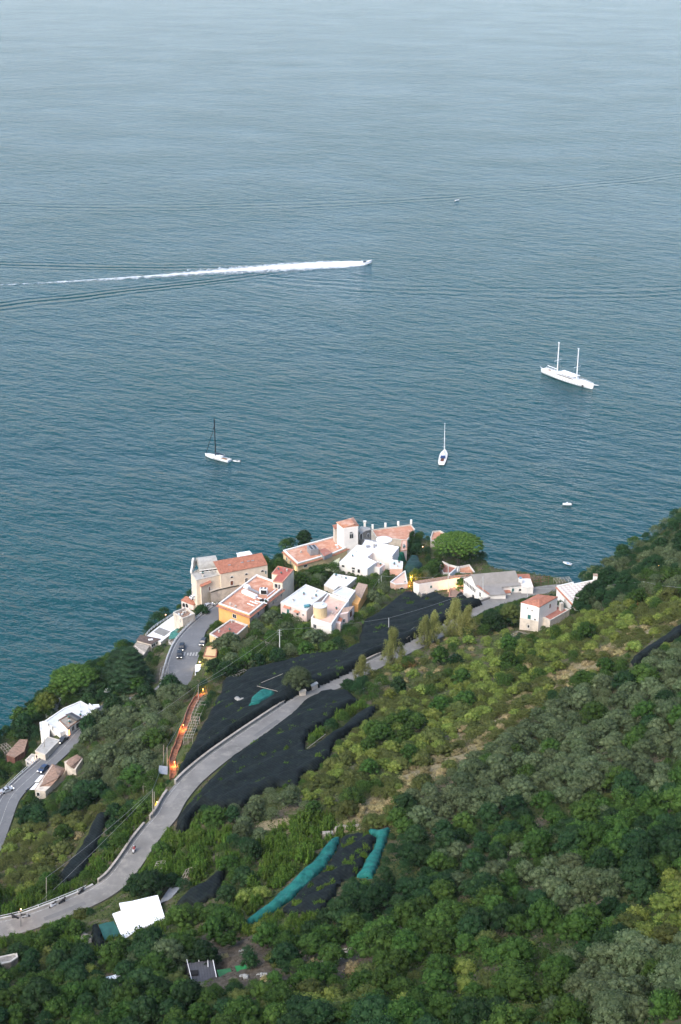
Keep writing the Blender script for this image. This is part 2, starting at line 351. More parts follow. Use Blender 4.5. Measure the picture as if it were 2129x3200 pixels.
# ------------------------------------------------------------------ sea
def world_curve(pts):
    """quadratic y(x) through points traced on the water"""
    q = np.array([P(u, v, 0)[:2] for u, v in pts]); return np.polyfit(q[:, 0], q[:, 1], 2)
def build_sea():
    m, t, b, N, L = nodes('sea_water')
    tc = N('ShaderNodeTexCoord'); sp = N('ShaderNodeSeparateXYZ'); L(tc.outputs['Object'], sp.inputs[0])
    def math_(op, a, b_=None, c_=None):
        n_ = N('ShaderNodeMath'); n_.operation = op
        for i, q in enumerate((a, b_, c_)):
            if q is None: continue
            if isinstance(q, (int, float)): n_.inputs[i].default_value = q
            else: L(q, n_.inputs[i])
        return n_.outputs[0]
    def noise(sx, sy, rot, detail=3, rough=.55, off=0):
        mp = N('ShaderNodeMapping'); mp.inputs['Scale'].default_value = (sx, sy, 1); mp.inputs['Rotation'].default_value = (0, 0, R(rot)); mp.inputs['Location'].default_value = (off, off*.7, 0)
        m1 = N('ShaderNodeMapping'); m1.inputs['Rotation'].default_value = (0, 0, R(rot)); L(tc.outputs['Object'], m1.inputs[0])
        mp.inputs['Rotation'].default_value = (0, 0, 0); L(m1.outputs[0], mp.inputs[0])
        n_ = N('ShaderNodeTexNoise'); n_.inputs['Scale'].default_value = 1; n_.inputs['Detail'].default_value = detail; n_.inputs['Roughness'].default_value = rough
        L(mp.outputs[0], n_.inputs['Vector']); return n_.outputs[0]
    swell = noise(.040, .080, 32, 2, .5)
    wave = noise(.115, .215, 22, 3, .6, 31)
    chop = noise(.35, .70, 4, 3, .6, 77)
    patch = noise(.0045, .0075, 25, 3, .55, 11)
    patch2 = noise(.012, .022, -20, 2, .5, 51)
    h = math_('MULTIPLY', swell, 2.1)
    h = math_('ADD', h, math_('MULTIPLY', wave, 1.75))
    h = math_('ADD', h, math_('MULTIPLY', chop, .24))
    pa_ = N('ShaderNodeMapRange'); pa_.inputs[1].default_value = .36; pa_.inputs[2].default_value = .64; pa_.inputs[3].default_value = .72; pa_.inputs[4].default_value = 1.22; L(patch, pa_.inputs[0]); amp = pa_.outputs[0]
    amp = math_('MULTIPLY', amp, math_('ADD', .6, math_('MULTIPLY', patch2, .8)))
    h = math_('MULTIPLY', h, amp)
    # trains of ship waves: crests that follow a curve on the water
    x, y = sp.outputs[0], sp.outputs[1]
    def train(pts, lam, width, a, x0=None, x1=None):
        nonlocal h
        c2, c1, c0 = world_curve(pts)
        yy = math_('ADD', math_('MULTIPLY', math_('MULTIPLY', x, x), float(c2)), math_('MULTIPLY_ADD', x, float(c1), float(c0)))
        d = math_('SUBTRACT', y, yy); wob = math_('MULTIPLY', math_('SUBTRACT', patch2, .5), lam*1.6); d = math_('ADD', d, wob)
        g = math_('EXPONENT', math_('MULTIPLY', math_('MULTIPLY', d, d), -1/(width*width)))
        s = math_('SINE', math_('MULTIPLY', d, 2*math.pi/lam)); w = math_('MULTIPLY', math_('MULTIPLY', s, g), math_('MULTIPLY', patch2, 2*a))
        if x0 is not None: w = math_('MULTIPLY', w, math_('MULTIPLY', math_('GREATER_THAN', x, x0), 1.0))
        if x1 is not None:
            mr = N('ShaderNodeMapRange'); mr.inputs[1].default_value = x1; mr.inputs[2].default_value = x1-160; L(x, mr.inputs[0]); w = math_('MULTIPLY', w, mr.outputs[0])
        h = math_('ADD', h, w)
    bx = float(P(1150, 824, 0)[0])
    train([(0, 828), (400, 832), (800, 838), (1040, 830)], 11, 14, .55, x1=bx-10)
    train([(0, 958), (300, 925), (600, 886), (900, 848)], 12, 15, .95, x1=bx-10)
    train([(0, 645), (700, 640), (1300, 628), (1700, 590), (2129, 545)], 15, 24, .42)
    train([(900, 880), (1300, 905), (1700, 915), (2129, 905)], 14, 26, .34, x0=float(P(800, 880, 0)[0]))
    bp = N('ShaderNodeBump'); bp.inputs['Strength'].default_value = 1.0; bp.inputs['Distance'].default_value = 1.0
    L(h, bp.inputs['Height'])
    mx = N('ShaderNodeMix'); mx.data_type = 'RGBA'; mx.inputs[6].default_value = (.0006, .032, .037, 1); mx.inputs[7].default_value = (.0012, .051, .056, 1)
    L(patch, mx.inputs[0]); L(mx.outputs[2], b.inputs['Base Color'])
    b.inputs['Roughness'].default_value = .10; b.inputs['IOR'].default_value = 1.333; b.inputs['Specular IOR Level'].default_value = .38
    L(bp.outputs[0], b.inputs['Normal'])
    S = 30000
    V = np.array([(-S, -S, 0), (S, -S, 0), (S, S, 0), (-S, S, 0)], float)
    o = link('sea', npmesh('sea', V, np.array([[0, 1, 2, 3]]), m)); tag(o, kind='structure')
build_sea()
# ------------------------------------------------------------------ roads, kerbs, walls
def offset_line(line, d, dz=0.0):
    t = np.gradient(line[:, :2], axis=0); t /= np.linalg.norm(t, axis=1)[:, None]+1e-9
    nrm = np.stack([-t[:, 1], t[:, 0]], 1); o = line.copy(); o[:, :2] += nrm*(d if np.isscalar(d) else np.asarray(d)[:, None]); o[:, 2] += dz; return o
def strip(name, line, d0, d1, dz, thick, m, parent=None, i0=0, i1=None):
    ln = line[i0:i1]; d0 = d0 if np.isscalar(d0) else d0[i0:i1]; a = offset_line(ln, d0, dz); b = offset_line(ln, d1, dz)
    rows = [[(*p[:2], p[2]-thick) for p in a], list(map(tuple, a)), list(map(tuple, b)), [(*p[:2], p[2]-thick) for p in b], [(*p[:2], p[2]-thick) for p in a]]
    mb = MB(); mb.grid(rows)
    n = len(a)
    return mb.build(name, m, parent)
def idx_near(line, u, v):
    best = 1e9; k = 0
    for i, p in enumerate(line):
        a, b = proj(*p); d = (a-u)**2+(b-v)**2
        if d < best: best = d; k = i
    return k
asph = mat('asphalt', (.200, .192, .176), .9, .16, .12, bump=.3, bscale=9, stain=(.35, (.265, .25, .22), .50, .72))
asph2 = mat('asphalt_lower', (.15, .155, .16), .9, .16, .15, bump=.3, bscale=9, stain=(.3, (.21, .215, .215), .52, .75))
white_line = mat('road_paint', (.42, .42, .40), .8, .35, 1.5)
stone_wall = mat('parapet_stone', (.34, .32, .28), .95, .25, 1.8, bump=.8, bscale=3, stain=(.8, (.17, .16, .13), .52, .7))
conc = mat('concrete', (.38, .37, .34), .9, .2, .8, bump=.2)
white_metal = mat('white_railing', (.62, .64, .64), .6, .1, .5)
tag(strip('upper_road', road_up, -3.1, 3.0, 0, 1.2, asph), kind='structure')
KM = idx_near(road_lo, 310, 2232)
tag(strip('coast_road', road_lo, -3.3, 3.0, 0, 1.2, asph2, i1=KM+1), kind='structure')
tag(strip('coast_road', road_lo, -RWR, 3.8, 0, 1.2, asph2, i0=KM), kind='structure')
tag(strip('road_edge_line', road_up, 2.22, 2.36, .008, .004, white_line), kind='structure')
tag(strip('road_edge_line', road_lo, 2.3, 2.45, .008, .004, white_line, i1=KM), kind='structure')
tag(strip('road_edge_line', road_lo, 3.05, 3.2, .008, .004, white_line, i0=KM), kind='structure')
tag(strip('road_centre_line', road_lo, -.3, -.18, .008, .004, white_line, i0=8, i1=40), kind='structure')
for k_ in range(3, len(road_up)-4, 5):
    pass
# worn tyre tracks and repair patches are part of the asphalt
def patch_(line, i, d0, d1, n_, m): return tag(strip('road_patch', line, d0, d1, .005, .003, m, i0=i, i1=i+n_), kind='structure')
dk_a = mat('new_asphalt', (.15, .147, .14), .92, .1, .6); lt_a = mat('worn_asphalt', (.24, .23, .21), .92, .12, .6)
for i, d0, d1, n_, m in ((12, -1.8, -.4, 5, dk_a), (34, .2, 1.7, 4, lt_a), (52, -2.4, -1.0, 6, dk_a), (70, -.6, .9, 3, lt_a), (96, .3, 1.9, 5, dk_a), (120, -2.0, -.6, 4, lt_a), (150, -.2, 1.6, 6, dk_a)):
    if i+n_ < len(road_up): patch_(road_up, i, d0, d1, n_, m)
def wall_run(name, label, line, d0, d1, h, m, i0, i1, cap=True, cat='wall'):
    ln = line[i0:i1]; a = offset_line(ln, d0); b = offset_line(ln, d1); root = thing(name, label, cat, tuple(ln[len(ln)//2]))
    def ring(mb, e0, e1, z0, z1):
        A_ = offset_line(ln, e0); B_ = offset_line(ln, e1)
        mb.grid([[(*p[:2], p[2]+z0) for p in A_], [(*p[:2], p[2]+z1) for p in A_], [(*p[:2], p[2]+z1) for p in B_], [(*p[:2], p[2]+z0) for p in B_]])
        for k in (0, -1):
            q = [(*A_[k][:2], A_[k][2]+z0), (*A_[k][:2], A_[k][2]+z1), (*B_[k][:2], B_[k][2]+z1), (*B_[k][:2], B_[k][2]+z0)]
            mb.add(q, [(0, 1, 2, 3)])
        return mb
    ring(MB(), d0, d1, -3.0, h).build('wall', m, root)
    if cap: ring(MB(), d0-.06, d1+.06, h+.003, h+.1).build('coping', mat('coping', (.38, .34, .29), .9, .2, 1.0), root)
    return root
def railing_run(name, label, line, d, i0, i1, h=1.0, every=2, mats=None, solid=False):
    ln = offset_line(line[i0:i1], d); root = thing(name, label, 'railing', tuple(ln[len(ln)//2])); mm = mats or white_metal
    mb = MB()
    for z in (.35*h, h): mb.path([(*p[:2], p[2]+z) for p in ln], .06, 4)
    mb.build('rail', mm, root)
    for p in ln[::every]: MB().box((p[0], p[1], p[2]+h/2), (.14, .14, h)).build('post', mm, root)
    return root
iu = lambda u, v: idx_near(road_up, u, v)
il = lambda u, v: idx_near(road_lo, u, v)
wall_run('parapet_wall', 'low stone parapet along the seaward edge of the upper road bend', road_up, 3.05, 3.5, .75, stone_wall, iu(330, 2745), iu(480, 2560))
wall_run('parapet_wall', 'pale parapet beside the foot of the orange lit steps', road_up, 3.05, 3.5, .9, stone_wall, iu(500, 2560), iu(560, 2455))
wall_run('parapet_wall', 'long pale coping wall between the upper road and the black nets', road_up, 3.05, 3.6, .7, stone_wall, iu(566, 2450), iu(930, 2190))
wall_run('parapet_wall', 'roadside wall right of the stone gate pillars', road_up, 3.05, 3.55, .7, stone_wall, iu(1000, 2150), iu(1360, 1975))
wall_run('parapet_wall', 'kerb wall curving below the white gabled house', road_up, 3.05, 3.5, .6, stone_wall, iu(1420, 1940), iu(1600, 1865))
railing_run('guard_railing', 'white railing along the upper road behind the parked scooters', road_up, 3.3, 0, iu(320, 2775), 1.0, 2)
wall_run('kerb_wall', 'low concrete base under the white railing by the scooters', road_up, 3.05, 3.6, .35, conc, 0, iu(325, 2770), cap=False)
railing_run('guard_railing', 'white railing on the coast road beside the flat grey roofs', road_lo, 3.25, 0, il(215, 2345), 1.1, 2)
railing_run('guard_railing', 'white railing around the outer bend beside the green shade net', road_lo, 4.1, il(548, 2120), il(690, 1910), 1.1, 1)
wall_run('kerb_wall', 'pale kerb under the railing of the outer bend', road_lo, 3.85, 4.5, .3, conc, il(548, 2125), il(716, 1890), cap=False)
wall_run('kerb_wall', 'pale kerb under the railing of the coast road', road_lo, 3.05, 3.5, .3, conc, 0, il(215, 2345), cap=False)
# ------------------------------------------------------------------ buildings
CREAM = (.70, .60, .47); WHITE = (.74, .705, .65); PINKW = (.60, .52, .49)
M_ = dict(
 cream=mat('cream_plaster', CREAM, .85, .10, .5, stain=(.35, (.42, .37, .30), .55, .8)),
 cream2=mat('aged_cream_plaster', (.58, .51, .42), .9, .14, .5, stain=(.5, (.33, .30, .26), .5, .75)),
 white=mat('white_plaster', WHITE, .8, .06, .4, stain=(.3, (.50, .50, .47), .56, .8)),
 whiteroof=mat('white_roof', (.78, .79, .80), .75, .05, .25, stain=(.22, (.62, .63, .62), .52, .8)),
 greyroof=mat('grey_white_roof', (.56, .58, .57), .85, .08, .3, stain=(.35, (.44, .45, .43), .5, .75)),
 orange=mat('orange_plaster', (.72, .38, .13), .85, .08, .5, stain=(.4, (.52, .30, .14), .55, .8)),
 ochre=mat('ochre_plaster', (.60, .44, .23), .85, .08, .5),
 yellow=mat('pale_yellow_plaster', (.66, .52, .30), .85, .08, .5),
 pink=mat('pale_pink_plaster', (.70, .55, .49), .85, .08, .5, stain=(.5, (.50, .42, .38), .55, .8)),
 terra=mat('terracotta_paving', (.50, .235, .145), .85, .12, .35, stain=(.3, (.58, .37, .27), .46, .66), stripes=('X', 2.6, .14)),
 terra2=mat('dark_terracotta_paving', (.36, .15, .11), .85, .15, .4, stain=(.35, (.42, .25, .20), .5, .75), stripes=('X', 2.2, .18)),
 peach=mat('peach_paving', (.62, .42, .33), .85, .08, .4, stain=(.25, (.68, .52, .44), .5, .75)),
 tile=mat('clay_roof_tiles', (.46, .19, .12), .85, .22, 1.1, stain=(.9, (.30, .18, .13), .55, .75), stripes=('X', 1.7, .35)),
 tile2=mat('weathered_roof_tiles', (.36, .23, .165), .9, .28, 1.4, stain=(1.1, (.22, .17, .13), .5, .72), stripes=('X', 1.7, .35)),
 tile3=mat('pale_roof_tiles', (.46, .33, .25), .9, .2, 1.4, stain=(1.0, (.30, .24, .19), .5, .75), stripes=('Y', 1.8, .35)),
 red=mat('red_roof_paint', (.40, .115, .085), .8, .12, .6),
 rim=mat('pale_parapet', (.56, .52, .45), .85, .15, 1.0, stain=(.6, (.36, .33, .28), .52, .75)),
 rimw=mat('white_parapet', (.66, .65, .61), .85, .08, 1.0),
 stone=mat('rubble_stone', (.33, .30, .255), .95, .25, 1.5, bump=.7, bscale=3),
 grey=mat('grey_membrane', (.27, .255, .235), .9, .1, .4, stripes=('Y', .9, .12)),
 lead=mat('grey_vault_render', (.40, .385, .35), .9, .15, .7, stain=(.6, (.27, .26, .23), .5, .75)),
 glass=mat('dark_window_glass', (.025, .03, .035), .15, .05, 1, spec=.6),
 green=mat('green_shutter', (.03, .13, .12), .6, .1, 1),
 brown=mat('brown_wood', (.17, .06, .03), .7, .2, 1),
 wood=mat('grey_timber', (.16, .12, .10), .9, .3, 1.5, stripes=('X', 1.2, .4)),
 metal=mat('galvanised_metal', (.32, .33, .34), .5, .12, 1, metal=.3),
 dark=mat('dark_recess', (.015, .015, .016), .9, .1, 1),
 black=mat('black_metal', (.03, .03, .03), .5, .1, 1),
 canvas=mat('white_canvas', (.74, .74, .73), .8, .03, .5),
)
def ccw(p):
    a = sum(p[i][0]*p[(i+1) % len(p)][1]-p[(i+1) % len(p)][0]*p[i][1] for i in range(len(p)))
    return p if a > 0 else p[::-1]
def inset(poly, d):
    n = len(poly); out = []
    for i in range(n):
        p0 = np.array(poly[i-1][:2]); p1 = np.array(poly[i][:2]); p2 = np.array(poly[(i+1) % n][:2])
        a = p1-p0; b = p2-p1; a = a/np.linalg.norm(a); b = b/np.linalg.norm(b)
        na = np.array([-a[1], a[0]]); nb = np.array([-b[1], b[0]]); m = na+nb; l = m@m
        out.append(tuple(p1+m*(2*d/max(l, .5))))
    return out
def top_h(F, e):
    u, vt = Z(F, e[0], e[1]); _, vb = Z(F, e[0], e[2]); B = T(u, vb); d = ray(u, vt)
    r = math.hypot(B[0], B[1]); t = r/math.hypot(d[0], d[1]); return CAMZ+d[2]*t
def obox(mb, c, d, w, h, t, out, mi=0):
    """box on a wall: c centre on wall, d wall direction"""
    rz = math.atan2(d[1], d[0]); n = np.array([d[1], -d[0]]); cc = (c[0]+n[0]*out, c[1]+n[1]*out, c[2])
    return mb.box(cc, (w, t, h), rz, mi)
WK = {'w': 'glass', 'g': 'green', 'd': 'brown', 'x': 'dark', 'o': 'lit'}
lit = lampmat('lit_doorway', (1.0, .38, .08), 2.2)
def add_window(root, verts, zb, zt, u, v, w, h, kind, tall=1.0, door=False, fm=None):
    d = ray(u, v); best = None; n = len(verts)
    for i in range(n):
        a = np.array(verts[i][:2]); b = np.array(verts[(i+1) % n][:2]); e = b-a; L_ = np.linalg.norm(e)
        if L_ < .3: continue
        e = e/L_; nn = np.array([e[1], -e[0]])
        den = d[:2]@nn
        if den > -1e-6: continue
        t = (a@nn)/den; p = d[:2]*t; s = (p-a)@e; z = CAMZ+d[2]*t
        if -.6 < s < L_+.6 and t > 0 and zb-1 < z < max(zt)+1.5:
            if best is None or t < best[0]: best = (t, np.array([*p, z]), e)
    if best is None: return None
    _, c, e = best
    arch = kind.endswith('^'); k = kind[0]
    pm = lit if k == 'o' else M_[WK[k]]
    mb = MB()
    if not arch:
        for sx in (-1, 1): obox(mb, (c[0]+e[0]*sx*(w/2+.07), c[1]+e[1]*sx*(w/2+.07), c[2]), e, .14, h+.28, .16, .04)
        for sz in (-1, 1): obox(mb, (c[0], c[1], c[2]+sz*(h/2+.07)), e, w+(.28 if sz < 0 else 0), .137, .2 if sz < 0 else .16, .045)
    else:
        for s in range(9):
            a0 = math.pi*s/8
            p = (c[0]+e[0]*math.cos(a0)*(w/2+.1), c[1]+e[1]*math.cos(a0)*(w/2+.1), c[2]+h/2-w/2+math.sin(a0)*(w/2+.1)); obox(mb, p, e, .26, .26, .16, .03)
        for sx in (-1, 1): obox(mb, (c[0]+e[0]*sx*(w/2+.1), c[1]+e[1]*sx*(w/2+.1), c[2]-w/4), e, .2, max(.2, h-w/2), .15, .035)
    f = mb.build('door' if (door or k in 'do') else 'window', fm or M_['rimw'], root)
    pb = MB()
    if arch:
        seg = 10; nn = np.array([e[1], -e[0]])*.05
        pts = [(math.cos(math.pi*s/seg)*w/2, h/2-w/2+math.sin(math.pi*s/seg)*w/2) for s in range(seg+1)]+[(-w/2, -h/2), (w/2, -h/2)]
        F_ = [(c[0]+e[0]*x+nn[0], c[1]+e[1]*x+nn[1], c[2]+z) for x, z in pts]; B_ = [(p[0]-nn[0]*3, p[1]-nn[1]*3, p[2]) for p in F_]
        m_ = len(F_); pb.add(F_+B_, [tuple(range(m_))]+[(i, m_+i, m_+(i+1) % m_, (i+1) % m_) for i in range(m_)])
    else: obox(pb, c, e, w-.02, h-.02, .1, .02)
    pb.build('pane' if k in 'wxg' else 'leaf', pm, f)
    if k == 'w' and h > .9 and not arch:
        q = MB(); obox(q, c, e, .06, h-.02, .05, .085); q.build('mullion', M_['rimw'], f)
    return f
FOOT = []
def clutter(root, poly, z, seed):
    g = np.random.default_rng(seed); pa = np.array(poly); lo_, hi_ = pa.min(0), pa.max(0); k = 0; t_ = 0
    want = int(g.integers(3, 7))
    while k < want and t_ < 60:
        t_ += 1; q = g.uniform(lo_, hi_)
        if not in_poly(np.array(q[0]), np.array(q[1]), poly): continue
        r_ = g.random(); k += 1
        if r_ < .3: MB().tube((q[0], q[1], z-.1), (q[0], q[1], z+2.0), .035, k=4).tube((q[0]-.5, q[1], z+1.8), (q[0]+.5, q[1], z+1.8), .025, k=4).tube((q[0]-.35, q[1], z+1.5), (q[0]+.35, q[1], z+1.5), .025, k=4).build('aerial', M_['metal'], root)
        elif r_ < .55: MB().box((q[0], q[1], z+.4), (.5, .5, .9), g.uniform(0, 1)).box((q[0], q[1], z+.9), (.7, .7, .1), 0).build('roof_vent', M_['rim'], root)
        elif r_ < .8: MB().lathe((q[0], q[1], z), [(.22, 0), (.3, .4), (.25, .42)], 8).lathe((q[0], q[1], z+.4), [(.2, 0), (.42, .3), (.15, .7)], 8, 1).build('potted_plant', [M_['tile'], M_['green']], root)
        else: MB().box((q[0], q[1], z+.25), (g.uniform(.8, 1.6), g.uniform(.5, .9), .5), g.uniform(0, 3)).build('roof_box', M_['greyroof'], root)
def house(name, label, F, foot, edge=None, hr=None, wall='cream', roofm='terra', par=.5, parw=.35, rim='rim', faces=None, eave=None, wins=(), base=None, cat='house', over=.3, root=None, thick=.22, floor=True):
    h = top_h(F, edge) if edge else hr
    W_ = [tuple(P(*Z(F, q[0], q[1]), h+(q[2] if len(q) > 2 else 0))) for q in foot]
    W_ = ccw(W_); xy = [w[:2] for w in W_]; zt = [w[2] for w in W_]; FOOT.append(xy)
    zb = base if base is not None else max(min([float(Hxy(*p)) for p in xy]), h-15)-1.5
    cx = sum(p[0] for p in xy)/len(xy); cy = sum(p[1] for p in xy)/len(xy)
    if root is None: root = thing(name, label, cat, (cx, cy, zb+1.5))
    m_w = M_[wall]
    n = len(xy)
    if faces is None:
        MB().prism(xy, zb, [z-.02 for z in zt], caps=False).build('wall', m_w, root)
        if par > 0:
            inn = inset(xy, parw); outp = inset(xy, -.05)
            mb = MB(); mb.grid([[(*outp[i], zt[i]-.35) for i in range(n)], [(*outp[i], zt[i]) for i in range(n)], [(*inn[i], zt[i]) for i in range(n)], [(*inn[i], zt[i]-par-.1) for i in range(n)]], closed=True)
            mb.build('parapet', M_[rim], root)
            MB().prism(inset(xy, parw-.02), [z-par-.3 for z in zt], [z-par for z in zt]).build('roof', M_[roofm], root)
        else:
            o_ = inset(xy, -over); MB().prism(o_, [z-.0 for z in zt], [z+thick for z in zt]).build('roof', M_[roofm], root)
        if eave:
            o1 = inset(xy, -.12); o2 = inset(xy, -eave[0]); z1 = eave[1]
            mb = MB(); mb.grid([[(*xy[i], zt[i]-z1) for i in range(n)], [(*o2[i], zt[i]-z1-.32) for i in range(n)], [(*o2[i], zt[i]-z1-.42) for i in range(n)], [(*xy[i], zt[i]-z1-.3) for i in range(n)]], closed=True)
            mb.build('eaves', M_['tile'], root)
    else:
        MB().prism(xy, zb, [z-.05 for z in zt]).build('wall', m_w, root)
        mb = MB()
        for fc in faces:
            V_ = ccw([tuple(P(*Z(F, q[0], q[1]), h+q[2])) for q in fc]); mb.prism([q[:2] for q in V_], [q[2]-thick+.1 for q in V_], [q[2]+.1 for q in V_])
        mb.build('roof', M_[roofm], root)
    for w in wins:
        u, v = Z(F, w[0], w[1]); add_window(root, W_, zb, zt, u, v, w[2], w[3], w[4])
    if faces is None and par > 0 and cat == 'house' and h < 70:
        clutter(root, inset(xy, parw+.8), h-par, len(label)*13+n)
    HH[root.name] = (h, W_, zb); return root
HH = {}
def on_roof(h, F, x, y): return P(*Z(F, x, y), h)

# --- the church with its barrel vault, walkway and low annex
rt = house('church', 'long cream church with red tiled roof and grey barrel vault above the sea', 'a', [(508,755), (1083,645), (1040,565), (450,665)], edge=(508,755,1075), wall='cream', roofm='tile', cat='church',
   faces=[[(500,760,0), (1086,648,0), (1012,502,3.2), (420,610,3.2)], [(420,610,3.2), (1012,502,3.2), (975,515,.6), (392,606,.6)]],
   wins=[(448,833,1.2,.8,'x^'), (447,910,1.1,1.7,'d'), (645,797,1.1,.7,'x^'), (645,870,1.1,1.8,'d'), (824,760,1.1,.7,'x^'), (824,835,1.0,1.8,'w'), (1020,722,1.3,.8,'x^'), (1062,738,.5,1.3,'g')])
hC = HH['church'][0]
# gable end triangle
e1 = P(*Z('a', 1083, 645), hC); e2 = P(*Z('a', 1040, 565), hC); ap = P(*Z('a', 1010, 503), hC+3.1)
MB().add([e1, e2, ap, e1-[.3, .1, 0], e2-[.3, .1, 0], ap-[.3, .1, 0]], [(0, 1, 2), (5, 4, 3), (0, 2, 5, 3), (1, 4, 5, 2)]).build('gable', M_['cream'], rt)
# west part: terrace block + vault
wb = [(145,748), (212,832), (500,765), (450,690), (240,700)]
house('church_annex', '', 'a', wb, hr=hC-.9, wall='cream', roofm='lead', par=.25, root=rt, wins=[(160,900,.7,1.5,'w'), (162,975,.7,1.3,'w'), (376,1070,1.5,2.8,'x^'), (455,1040,1.4,1.9,'w'), (295,1120,1.0,1.4,'x^')])
va = P(*Z('a', 252, 742), hC-.9); vb_ = P(*Z('a', 482, 712), hC-.9); vd = vb_-va; vn = np.array([-vd[1], vd[0], 0]); vn = vn/np.linalg.norm(vn)*7.5
rows = []
for s in range(11):
    a = math.pi*s/10; off = vn*(.5-.5*math.cos(a)); z = 1.0+3.4*math.sin(a)
    rows.append([tuple(va+off+[0, 0, z]), tuple(vb_+off+[0, 0, z])])
mb = MB(); mb.grid(rows); mb.add([r_[0] for r_ in rows], [tuple(range(11))]); mb.add([r_[1] for r_ in rows], [tuple(range(11))[::-1]]); mb.build('barrel_vault', M_['lead'], rt, smooth=False)
for s in range(4):
    c = va+vd*(.18+.2*s)+[0, 0, .55]; dd = vd/np.linalg.norm(vd)
    q = MB(); obox(q, c, dd[:2], .9, 1.1, .2, .05); q.build('vault_opening', M_['dark'], rt)
q = MB(); dd = vd/np.linalg.norm(vd); obox(q, va+vd*.5+[0, 0, .95], dd[:2], np.linalg.norm(vd), .35, .3, .1); obox(q, va+vd*.5+[0, 0, .05], dd[:2], np.linalg.norm(vd), .3, .5, .1); q.build('vault_cornice', M_['rimw'], rt)
# scroll-topped facade
A0 = P(*Z('a', 146, 750), hC-.9); A1 = va+vn
prof = [(0, 0), (0, 1.2), (.12, 1.5), (.2, 2.4), (.32, 3.0), (.36, 4.4), (.48, 5.3), (.6, 5.3), (.7, 4.2), (.8, 3.0), (.9, 2.4), (1, 1.2), (1, 0)]
fd = A1-A0; fn = np.array([fd[1], -fd[0], 0]); fn = fn/np.linalg.norm(fn)*.3
pf = [A0+fd*s+[0, 0, z*.85] for s, z in prof]; k = len(pf)
MB().add([tuple(q-fn) for q in pf]+[tuple(q+fn) for q in pf], [tuple(range(k)), tuple(range(k, 2*k))[::-1]]+[(i, k+i, k+(i+1) % k, (i+1) % k) for i in range(k)]).build('curved_gable', M_['white'], rt)
# low front annex with its own small tiled roof
house('annex', '', 'a', [(238,850), (270,918), (395,862), (350,798)], hr=hC-3.4, wall='cream', root=rt, roofm='tile', faces=[[(232,852,0), (268,922,0), (400,864,.9), (352,793,.9)]], wins=[(371,945,.7,1.9,'d')])
tc = P(*Z('a', 246, 985), hC-7.5)
MB().lathe((tc[0], tc[1], hC-9.5), [(1.5, -1.5), (1.5, 4.0)], 14).build('round_turret', M_['cream'], rt)
# raised walkway along the flank
wk = [P(*Z('a', x, y), hC-6.4) for x, y in ((375,975), (470,945), (600,915), (720,892), (800,880))]
mb = MB(); nrm = vn/np.linalg.norm(vn)
mb.grid([[tuple(p-nrm*1.6+[0, 0, -7]) for p in wk], [tuple(p-nrm*1.6+[0, 0, .6]) for p in wk], [tuple(p-nrm*1.35+[0, 0, .6]) for p in wk], [tuple(p-nrm*1.35) for p in wk], [tuple(p+nrm*1.5) for p in wk]])
mb.build('walkway', M_['cream2'], rt)
for i in range(3):
    p = wk[i]*.5+wk[i+1]*.5-nrm*1.62+[0, 0, .45]; q = MB(); L_ = np.linalg.norm(wk[i+1]-wk[i]); obox(q, p, ((wk[i+1]-wk[i])/L_)[:2], L_, .5, .12, .05); q.build('walkway_rail', mat('dark_ivy_rail', (.06, .06, .045), .9), rt)
for x, y in ((615,652), (770,620), (848,605), (900,597)):
    p = P(*Z('a', x, y), hC+1.7); MB().box(tuple(p+[0, 0, .12]), (1.1, .7, .35), .35, tilt=Matrix.Rotation(R(-25), 3, 'X')).build('skylight', M_['metal'], rt)
p = P(*Z('a', 800, 512), hC+2.4); MB().box(tuple(p), (5.5, 3.4, .25), .4).box(tuple(p-[0, 0, .8]), (5.2, 3.1, 1.3), .4).build('roof_hatch', M_['whiteroof'], rt)

# --- red-roofed porch and boxes left of the church
rp = house('tiled_porch', 'open porch with faded red tiled roof and arches at the church corner', 'e', [(812,105), (868,60), (1020,118), (960,158)], edge=(962,160,218), wall='pink', roofm='tile', faces=[[(806,102,.2), (868,50,1.0), (1030,108,.8), (958,162,0)]], cat='porch', wins=[(845,160,1.6,1.8,'x^'), (880,165,1.4,1.8,'x^'), (992,178,1.8,1.8,'x^')])
house('parapet_house', 'small flat cream house with a brown sunken roof terrace', 'e', [(712,245), (865,185), (978,262), (828,322)], edge=(905,292,395), wall='cream2', roofm='tile2', par=.9, rim='rim', wins=[(800,350,.5,1.4,'w'), (862,232,1.6,.3,'x')])
wt = house('beach_terrace', 'long white terrace on the cliff edge with a grey matted corner', 'e', [(378,545), (560,400), (710,290), (830,400), (560,612)], hr=44.5, wall='white', roofm='whiteroof', par=.12, parw=.3, rim='rimw', cat='terrace')
hW = 44.5
mb = MB(); pts = [P(*Z('e', x, y), hW-.08) for x, y in ((470,490), (545,432), (682,482), (600,545))]; mb.prism([q[:2] for q in ccw([tuple(p) for p in pts])], hW-.1, hW-.06).build('grey_mat', mat('grey_matting', (.27, .27, .25), .9, .12, .5, stripes=('X', 1.2, .3)), wt)
ed = [P(*Z('e', x, y), hW) for x, y in ((378,540), (420,490), (480,440), (560,385), (640,335), (710,290))]
mb = MB()
for z in (.5, 1.0): mb.path([tuple(p+[0, 0, z]) for p in ed], .06, 4)
mb.build('rail', white_metal, wt)
for a, b in zip(ed[:-1], ed[1:]):
    for s in (0, .5): p = a+(b-a)*s; MB().box(tuple(p+[0, 0, .5]), (.12, .12, 1.0)).build('post', white_metal, wt)
